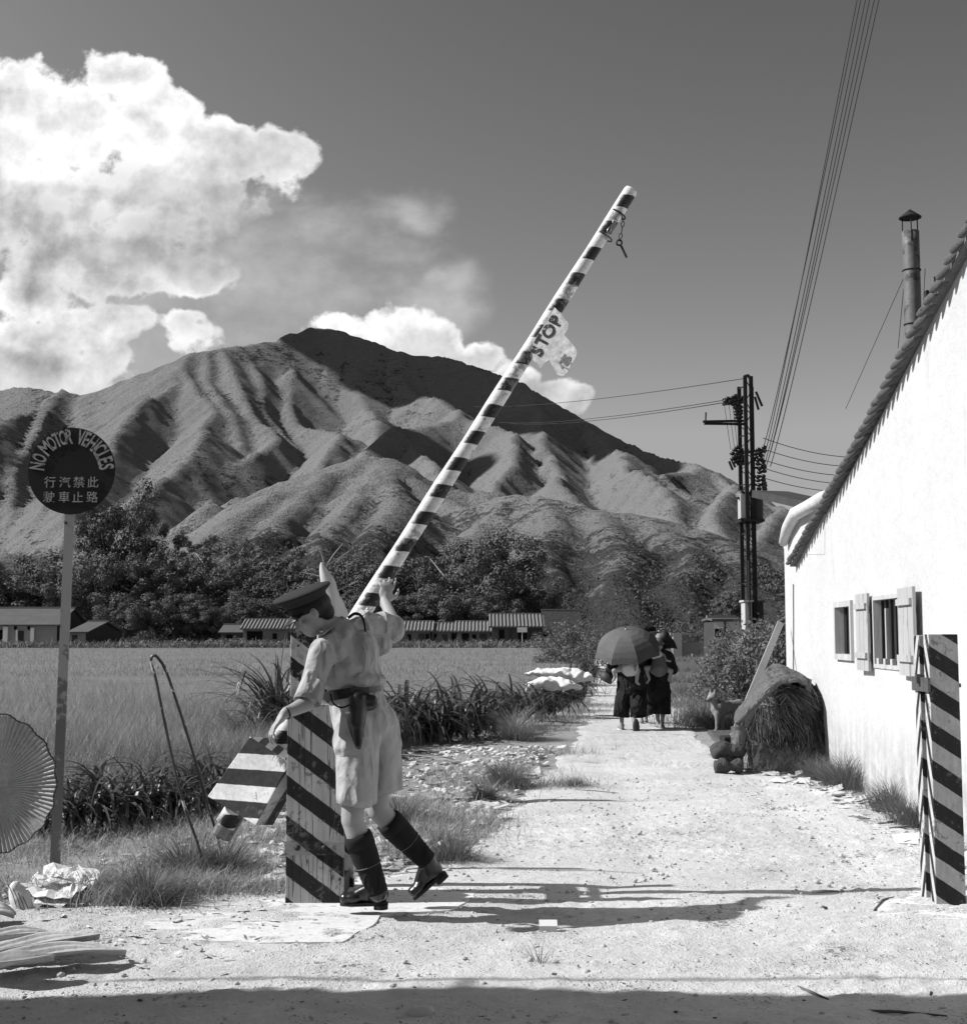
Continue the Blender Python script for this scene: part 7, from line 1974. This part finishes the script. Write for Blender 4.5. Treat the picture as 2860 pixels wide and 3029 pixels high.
    hr, tr = T(1322, 2580, 7.08), T(1240, 2652, 7.06)
    boot(ankR, hr, tr + (tr - hr).normalized() * .035, (-.6, 0, .9), 'r')
    # watch on the left wrist
    mb = MB(); dd = (wrL - elL).normalized(); x = dd.orthogonal().normalized(); y = dd.cross(x); c = wrL - dd * .012
    mb.tube([c + (x * math.cos(q) + y * math.sin(q)) * .030 for q in np.linspace(0, 2 * math.pi, 21)], .005, 5, False); mb.build('watch_strap', M_leather, o, smooth=True)
def thing_child(name, parent):
    o = bpy.data.objects.new(name, None); C.objects.link(o); o.parent = parent; o.empty_display_size = .05; return o
build_officer()

def umbrella(loc, R_, tilt, material, label, shaft_to, ribs=8, depth=.34):
    """open umbrella: apex at loc, axis tilt"""
    ax = Vector(tilt).normalized(); x = Vector((1, 0, 0)); x = (x - ax * x.dot(ax)).normalized(); y = ax.cross(x)
    u = thing('umbrella', loc, label, 'umbrella'); V = []; F = []; rings = 7; seg = 2; n = ribs * seg
    loc = Vector(loc)
    for j in range(rings + 1):
        t = j / rings
        for k in range(n):
            a = 2 * math.pi * (k + .5) / n; w = 1.0 if k % seg == 0 else 0.0          # 1 at ribs
            scal = 1 - (1 - w) * .13 * t
            r = R_ * math.sin(t * 1.25) / math.sin(1.25) * (1 - .02 * (1 - w)) * (scal ** .6)
            z = -depth * (1 - math.cos(t * 1.25)) / (1 - math.cos(1.25)) * R_ * 1.6 * (1 - (1 - w) * .05 * t)
            V.append(loc + x * math.cos(a) * r + y * math.sin(a) * r + ax * z)
    for j in range(rings):
        for k in range(n): F.append((j * n + k, j * n + (k + 1) % n, (j + 1) * n + (k + 1) % n, (j + 1) * n + k))
    c = put('canopy', V, F, material, u, smooth=True)
    es = c.modifiers.new('e', 'EDGE_SPLIT'); es.split_angle = R(9)
    mb = MB()
    for k in range(ribs):
        pts = [V[j * n + k * seg] - ax * .006 for j in range(rings + 1)]; mb.tube(pts, .004, 4)
    mb.build('ribs', M_iron, u)
    mb = MB(); mb.tube([loc + ax * .07, loc - ax * .05, Vector(shaft_to)], [.006, .009, .009], 6); mb.build('shaft', M_iron, u)
    mb = MB(); mb.ell(loc + ax * .005, (.018, .018, .012)); mb.build('ferrule', mat('white_metal', .7), u)
    return u
def woman(Y, label, hipc, feet, lift, uu, top_v, sway=0.0, baby=None, holds=None):
    """back view of a walking woman in black tunic and loose trousers; pixel columns of the photo"""
    g = G(uu, feet); Y = g.y
    Z = lambda v: P(uu, v, Y).z
    X = lambda u: P(u, 2000, Y).x
    o = thing('person', Vector((X(uu), Y, 0)), label, 'person')
    return o, X, Z, Y
def build_walkers():
    # --- first woman, left, under the large umbrella
    o = thing('person', G(1838, 2158), 'woman walking away under the large umbrella with a child tied on her back', 'person')
    Y = 20.3; T = lambda u, v, y=Y: P(u, v, y)
    zf = -.0
    def basic(o, Y, cu, half, vsh, vhip, kneeA, ankA, kneeB, ankB, headv, hu, elbows):
        T = lambda u, v, y=Y: P(u, v, y)
        b = MB()
        capsule(b, T(cu, vhip), T(cu, (vhip + vsh) / 2), .11, .10); capsule(b, T(cu, (vhip + vsh) / 2), T(cu, vsh + 12), .10, .11)
        capsule(b, T(cu, vsh + 5), T(hu, headv + 18), .05, .045)
        b.ell(T(hu, headv), (.078, .092, .108)); b.ell(T(hu, headv + 8, Y + .07), (.05, .05, .06))
        for (kn, an, dx) in ((kneeA, ankA, -.08), (kneeB, ankB, .08)):
            capsule(b, T(cu, vhip) + Vector((dx, 0, 0)), kn, .075, .050); capsule(b, kn, an, .048, .030)
        for (s, e, w) in elbows: capsule(b, s, e, .042, .034); capsule(b, e, w, .033, .024); hand(b, w, (w - e), (0, 1, 0), .16, .9, 1)
        return b
    groundA = G(1838, 2162); gA = Vector((P(1838, 2150, 20.2).x, 20.2, .06)); 
    kA, aA = T(1842, 2060, 20.25), Vector((T(1838, 2140, 20.2).x, 20.2, .09)); kB, aB = T(1880, 2062, 20.2), T(1873, 2128, 20.05)
    b = basic(o, Y, 1862, 45, 1938, 2020, kA, aA, kB, aB, 1905, 1862, [(T(1828, 1945), T(1806, 1985), T(1814, 1996, 20.5)), (T(1895, 1945), T(1900, 1980, 20.5), T(1870, 1968, 20.7))])
    for (an, hl, toe) in ((aA, Vector((aA.x, aA.y - .02, .035)), Vector((aA.x - .015, aA.y + .19, .03))), (aB, aB + Vector((.01, -.05, -.03)), aB + Vector((.02, .02, -.21)))):
        capsule(b, an, hl, .032, .036); capsule(b, hl, toe, .036, .030, flat=1.2)
    blob('body', b, M_skin2, o, .014, 3)
    c = MB()     # tunic
    capsule(c, T(1866, 2010), T(1864, 1960), .19, .165); capsule(c, T(1864, 1960), T(1860, 1945), .17, .165); capsule(c, T(1835, 1945), T(1892, 1945), .085, .085)
    capsule(c, T(1862, 1985), T(1866, 2034), .185, .20)
    capsule(c, T(1826, 1948), T(1806, 1982), .085, .078); capsule(c, T(1896, 1948), T(1903, 1978, 20.45), .085, .075)
    blob('tunic', c, M_dark2, o, .018, 3, .012, 4)
    c = MB()     # wide trousers
    capsule(c, T(1863, 2018), T(1863, 2040), .19, .19); capsule(c, T(1846, 2045), T(1840, 2075, 20.2), .12, .112); capsule(c, T(1880, 2045), T(1884, 2075, 20.15), .12, .112)
    blob('trousers', c, M_blackc, o, .018, 3, .014, 3.5, (1, 1, .4))
    c = MB(); c.tube([T(1842, 2060, 20.22), T(1839, 2090, 20.2), T(1837, 2121, 20.2)], [.114, .118, .122], 20, False); c.tube([T(1883, 2060, 20.17), T(1886, 2090, 20.12), T(1888, 2119, 20.08)], [.114, .118, .124], 20, False); tr = c.build('trouser_hem', M_blackc, o, smooth=True); m = tr.modifiers.new('s', 'SOLIDIFY'); m.thickness = .008
    c = MB(); hl = aB + Vector((.01, -.075, -.03)); c.ell(aB + Vector((.03, -.09, -.115)), (.05, .018, .135), None, 14, 9); 
    c.build('sandal', mat('sandal_sole', .03, .8), o, smooth=True)
    c = MB(); c.ell(Vector((aA.x - .01, aA.y + .06, .018)), (.055, .14, .018)); c.build('sandal', mat('sandal_pale', .5, .7), o, smooth=True)
    hr = MB(); hr.ell(T(1862, 1902, Y - .015), (.088, .095, .110)); hr.build('hair', M_hair, o, smooth=True)
    # child on the first woman's back
    ch = thing('person', T(1865, 1985, Y - .2), 'bare legged child in a white carrying cloth on the back of the left woman', 'person')
    ys = Y - .23; q = MB()
    capsule(q, T(1868, 1972, ys), T(1862, 1945, ys), .105, .085); q.ell(T(1862, 1925, ys), (.075, .08, .085))
    for (h_, k_, a_, t_) in ((T(1845, 1978, ys), T(1815, 1984, ys - .02), T(1819, 2003, ys), T(1812, 2015, ys - .02)), (T(1885, 1982, ys), T(1884, 1998, ys), T(1882, 2018, ys), T(1890, 2024, ys - .02))):
        capsule(q, h_, k_, .045, .034); capsule(q, k_, a_, .033, .024); capsule(q, a_, t_, .024, .019)
    capsule(q, T(1845, 1950, ys), T(1832, 1970, ys - .02), .027, .023); capsule(q, T(1832, 1970, ys - .02), T(1838, 1985, ys - .05), .022, .019)
    blob('body', q, M_skin, ch, .012, 3)
    q = MB(); q.ell(T(1862, 1975, ys - .005), (.135, .125, .13)); q.ell(T(1860, 1960, ys), (.10, .115, .10))
    blob('carrying_cloth', q, mat('carrier_pale', .50, .9, .1, 5), ch, .012, 4, .008, 7)
    q = MB(); q.tube([T(1850, 1945, ys - .07), T(1846, 1960, ys - .12), T(1836, 1975, ys - .09)], [.02, .024, .02], 8, True, .5); q.tube([T(1876, 1950, ys - .05), T(1880, 1965, ys - .11), T(1876, 1985, ys - .1)], [.022, .03, .022], 8, True, .5); q.build('strap', mat('strap_cloth_grey', .16, .9), ch, smooth=True)
    hr = MB(); hr.ell(T(1862, 1922, ys - .008), (.080, .083, .088)); hr.build('hair', M_hair, ch, smooth=True)
    # bowl or basket held at her left
    q = MB(); c = T(1797, 2003, 20.3); ax = Vector((.45, -.15, .9)).normalized(); q.tube([c - ax * .07, c - ax * .03, c + ax * .05, c + ax * .052, c - ax * .03], [.09, .105, .12, .112, .095], 18, True)
    k = q.build('pail', mat('pail_dark', .05, .6, .3, 6), smooth=True, base=c); props(k, 'dark pail carried at the left side of the woman with the large umbrella', 'pail')
    umbrella(T(1851, 1862, 20.15), .52, (-.12, -.40, .90), mat('umbrella_cotton', .10, .8, .5, 2, .006, 14, trans=.1), 'large faded umbrella with stitched panels, tilted toward the viewer', T(1868, 1968, 20.6), depth=.42)
    # --- second woman, right
    o = thing('person', G(1960, 2155), 'woman in black walking away, rightmost, carrying the child with the white top', 'person')
    Y2 = 20.5; T2 = lambda u, v, y=Y2: P(u, v, y)
    aA = Vector((T2(1958, 2140).x, Y2, .08)); aB = Vector((T2(1950, 2140).x, Y2 + .18, .10)); kA, kB = T2(1963, 2060), T2(1940, 2062, Y2 + .1)
    b = basic(o, Y2, 1948, 40, 1935, 2015, kB, aB, kA, aA, 1893, 1950, [(T2(1918, 1940), T2(1910, 1985), T2(1925, 1990, Y2 + .25)), (T2(1978, 1940), T2(1988, 1980), T2(1975, 2000, Y2 + .2))])
    for an in (aA, aB): hl = Vector((an.x, an.y - .03, .04)); capsule(b, an, hl, .03, .034); capsule(b, hl, Vector((an.x - .01, an.y + .17, .03)), .034, .03, flat=1.2)
    blob('body', b, M_skin2, o, .014, 3)
    c = MB(); capsule(c, T2(1948, 2022), T2(1948, 1960), .165, .15); capsule(c, T2(1948, 1960), T2(1948, 1945), .17, .16); capsule(c, T2(1922, 1943), T2(1975, 1943), .085, .085); capsule(c, T2(1917, 1948), T2(1910, 1982), .08, .07); capsule(c, T2(1979, 1948), T2(1989, 1980), .085, .075)
    blob('tunic', c, M_dark2, o, .018, 3, .012, 4)
    c = MB(); capsule(c, T2(1948, 2015), T2(1948, 2040), .165, .165); capsule(c, T2(1934, 2045), T2(1934, 2075, Y2 + .1), .105, .10); capsule(c, T2(1962, 2045), T2(1963, 2075), .105, .10)
    blob('trousers', c, M_blackc, o, .018, 3, .014, 3.5, (1, 1, .4))
    c = MB(); c.tube([T2(1934, 2060, Y2 + .1), T2(1934, 2111, Y2 + .1)], [.102, .106], 20, False); c.tube([T2(1963, 2060), T2(1963, 2112)], [.102, .106], 20, False); tr = c.build('trouser_hem', M_blackc, o, smooth=True); m = tr.modifiers.new('s', 'SOLIDIFY'); m.thickness = .008
    hr = MB(); hr.ell(T2(1965, 1885, Y2 - .015), (.085, .092, .100)); hr.build('hair', M_hair, o, smooth=True)
    ch = thing('person', T2(1946, 1985, Y2 - .2), 'child with pale hair and white top in a grey back carrier', 'person')
    ys = Y2 - .23; q = MB(); capsule(q, T2(1948, 1972, ys), T2(1946, 1940, ys), .10, .08); q.ell(T2(1946, 1908, ys), (.075, .085, .088)); capsule(q, T2(1946, 1935, ys), T2(1946, 1918, ys), .035, .035)
    for (h_, k_, a_, t_) in ((T2(1928, 1975, ys), T2(1909, 1975, ys - .02), T2(1920, 2008, ys), T2(1913, 2020, ys - .02)), (T2(1966, 1978, ys), T2(1985, 1985, ys), T2(1978, 2010, ys), T2(1984, 2020, ys - .02))):
        capsule(q, h_, k_, .042, .034); capsule(q, k_, a_, .033, .024); capsule(q, a_, t_, .024, .019)
    capsule(q, T2(1962, 1938, ys), T2(1968, 1953, ys - .02), .027, .023); capsule(q, T2(1968, 1953, ys - .02), T2(1982, 1956, ys - .03), .022, .019)
    blob('body', q, M_skin, ch, .012, 3)
    q = MB(); q.ell(T2(1944, 1938, ys), (.092, .10, .075)); q.ell(T2(1935, 1942, ys), (.05, .09, .05)); blob('shirt', q, mat('white_cloth', .68), ch, .011, 3, .006, 8)
    q = MB(); capsule(q, T2(1948, 1952, ys), T2(1948, 1975, ys), .10, .135); q.ell(T2(1948, 1982, ys), (.15, .13, .07)); blob('carrying_cloth', q, mat('carrier_grey', .13, .9, .15, 6, .004, 60), ch, .012, 4, .005, 9)
    hr = MB(); hr.ell(T2(1946, 1903, ys - .006), (.079, .088, .088)); hr.build('hair', mat('fine_hair', .10, .7, .3, 20), ch, smooth=True)
    umbrella(T2(1948, 1868, 20.75), .33, (.16, .10, .98), mat('umbrella_black', .010, .6, .2, 4), 'small black umbrella with light rim held by the woman on the right', T2(1965, 1960, 20.8), depth=.40)
    # --- third woman, mostly hidden between them
    o = thing('person', G(1905, 2130), 'woman in black half hidden between the two others, a shawl over her head', 'person')
    Y3 = 21.6; T3 = lambda u, v, y=Y3: P(u, v, y)
    aA = Vector((T3(1897, 2130).x, Y3, .08)); aB = Vector((T3(1915, 2130).x, Y3 + .2, .08))
    b = basic(o, Y3, 1905, 40, 1930, 2010, T3(1897, 2060), aA, T3(1912, 2060), aB, 1885, 1908, [(T3(1880, 1935), T3(1875, 1975), T3(1885, 1990, Y3 + .2)), (T3(1930, 1935), T3(1938, 1975), T3(1925, 1990, Y3 + .2))])
    for an in (aA, aB): hl = Vector((an.x, an.y - .03, .04)); capsule(b, an, hl, .03, .034); capsule(b, hl, Vector((an.x, an.y + .17, .03)), .034, .03)
    blob('body', b, M_skin2, o, .016, 3)
    c = MB(); capsule(c, T3(1905, 2030), T3(1905, 1960), .17, .155); capsule(c, T3(1905, 1960), T3(1905, 1940), .155, .15); capsule(c, T3(1882, 1940), T3(1928, 1940), .08, .08); capsule(c, T3(1880, 1942), T3(1875, 1975), .075, .065); capsule(c, T3(1931, 1942), T3(1938, 1975), .075, .065)
    blob('tunic', c, M_dark2, o, .02, 3, .012, 4)
    c = MB(); capsule(c, T3(1905, 2015), T3(1905, 2045), .18, .175); capsule(c, T3(1893, 2045), T3(1896, 2098), .115, .11); capsule(c, T3(1917, 2045), T3(1914, 2098, Y3 + .15), .115, .11)
    blob('trousers', c, M_blackc, o, .02, 3, .012, 3.5, (1, 1, .4))
    c = MB(); c.ell(T3(1910, 1880, Y3), (.13, .13, .15)); c.ell(T3(1912, 1862, Y3), (.15, .12, .07)); c.ell(T3(1908, 1905, Y3), (.12, .12, .14)); blob('shawl', c, M_blackc, o, .02, 3, .012, 8)
build_walkers()

def build_dog():
    Y = 19.9; T = lambda u, v, y=Y: P(u, v, y)
    o = thing('dog', G(2135, 2162), 'light tan short haired dog standing on the track looking toward the women', 'dog')
    b = MB()
    ch, ml, hp = T(2124, 2092), T(2152, 2092, Y + .1), T(2186, 2090, Y + .2)
    b.ell(ch + Vector((0, 0, -.02)), (.115, .10, .135)); capsule(b, ch, ml, .110, .100); capsule(b, ml, hp, .098, .095); b.ell(hp, (.10, .095, .11))
    capsule(b, ch + Vector((-.03, 0, .05)), T(2110, 2070, Y - .02), .085, .062)
    hc = T(2107, 2063, Y - .03); b.ell(hc, (.075, .068, .068)); b.ell(T(2101, 2066, Y - .05), (.05, .05, .045)); capsule(b, T(2101, 2067, Y - .06), T(2090, 2072, Y - .10), .036, .022)
    # ears
    for (u0, v0, u1, v1, y) in ((2102, 2054, 2100, 2040, Y - .03), (2112, 2054, 2114, 2041, Y + .03)): capsule(b, T(u0, v0, y), T(u1, v1, y), .028, .010, flat=1)
    # legs: front straight, hind with hock
    for (u0, uk, uf, dy) in ((2122, 2121, 2120, -.05), (2134, 2136, 2137, .05)):
        sh, kn, ft = T(u0, 2108, Y + dy), T(uk, 2130, Y + dy), T(uf, 2156, Y + dy); ft.z = .03
        capsule(b, sh, kn, .055, .034); capsule(b, kn, ft, .032, .024); capsule(b, ft, ft + Vector((-.035, -.02, -.008)), .028, .020)
    for (dx, dy) in ((0, .1), (.06, .24)):
        hp2 = T(2184, 2102, Y + dy) + Vector((dx, 0, 0)); st = hp2 + Vector((-.05, 0, -.13)); hk = st + Vector((.10, 0, -.09)); ft = Vector((hk.x - .02, hk.y, .028))
        capsule(b, hp2, st, .075, .05); capsule(b, st, hk, .045, .026); capsule(b, hk, ft, .026, .023); capsule(b, ft, ft + Vector((-.04, 0, -.006)), .026, .02)
    capsule(b, hp + Vector((.08, .03, .05)), hp + Vector((.18, .05, .12)), .026, .02); capsule(b, hp + Vector((.18, .05, .12)), hp + Vector((.20, .05, .22)), .02, .012)
    m = mat('dog_fur', .21, .9, .8, 3.5, .006, 40, fine=.2)
    blob('body', b, m, o, .012, 3, .004, 16)
    q = MB(); q.ell(T(2087, 2072, Y - .11), (.014, .012, .010)); q.build('nose', M_blackc, o, smooth=True)
    q = MB(); q.tube([T(2118, 2064, Y - .09), T(2124, 2072, Y - .11), T(2130, 2080, Y - .08)], .010, 6); q.build('collar', M_leather, o, smooth=True)
build_dog()
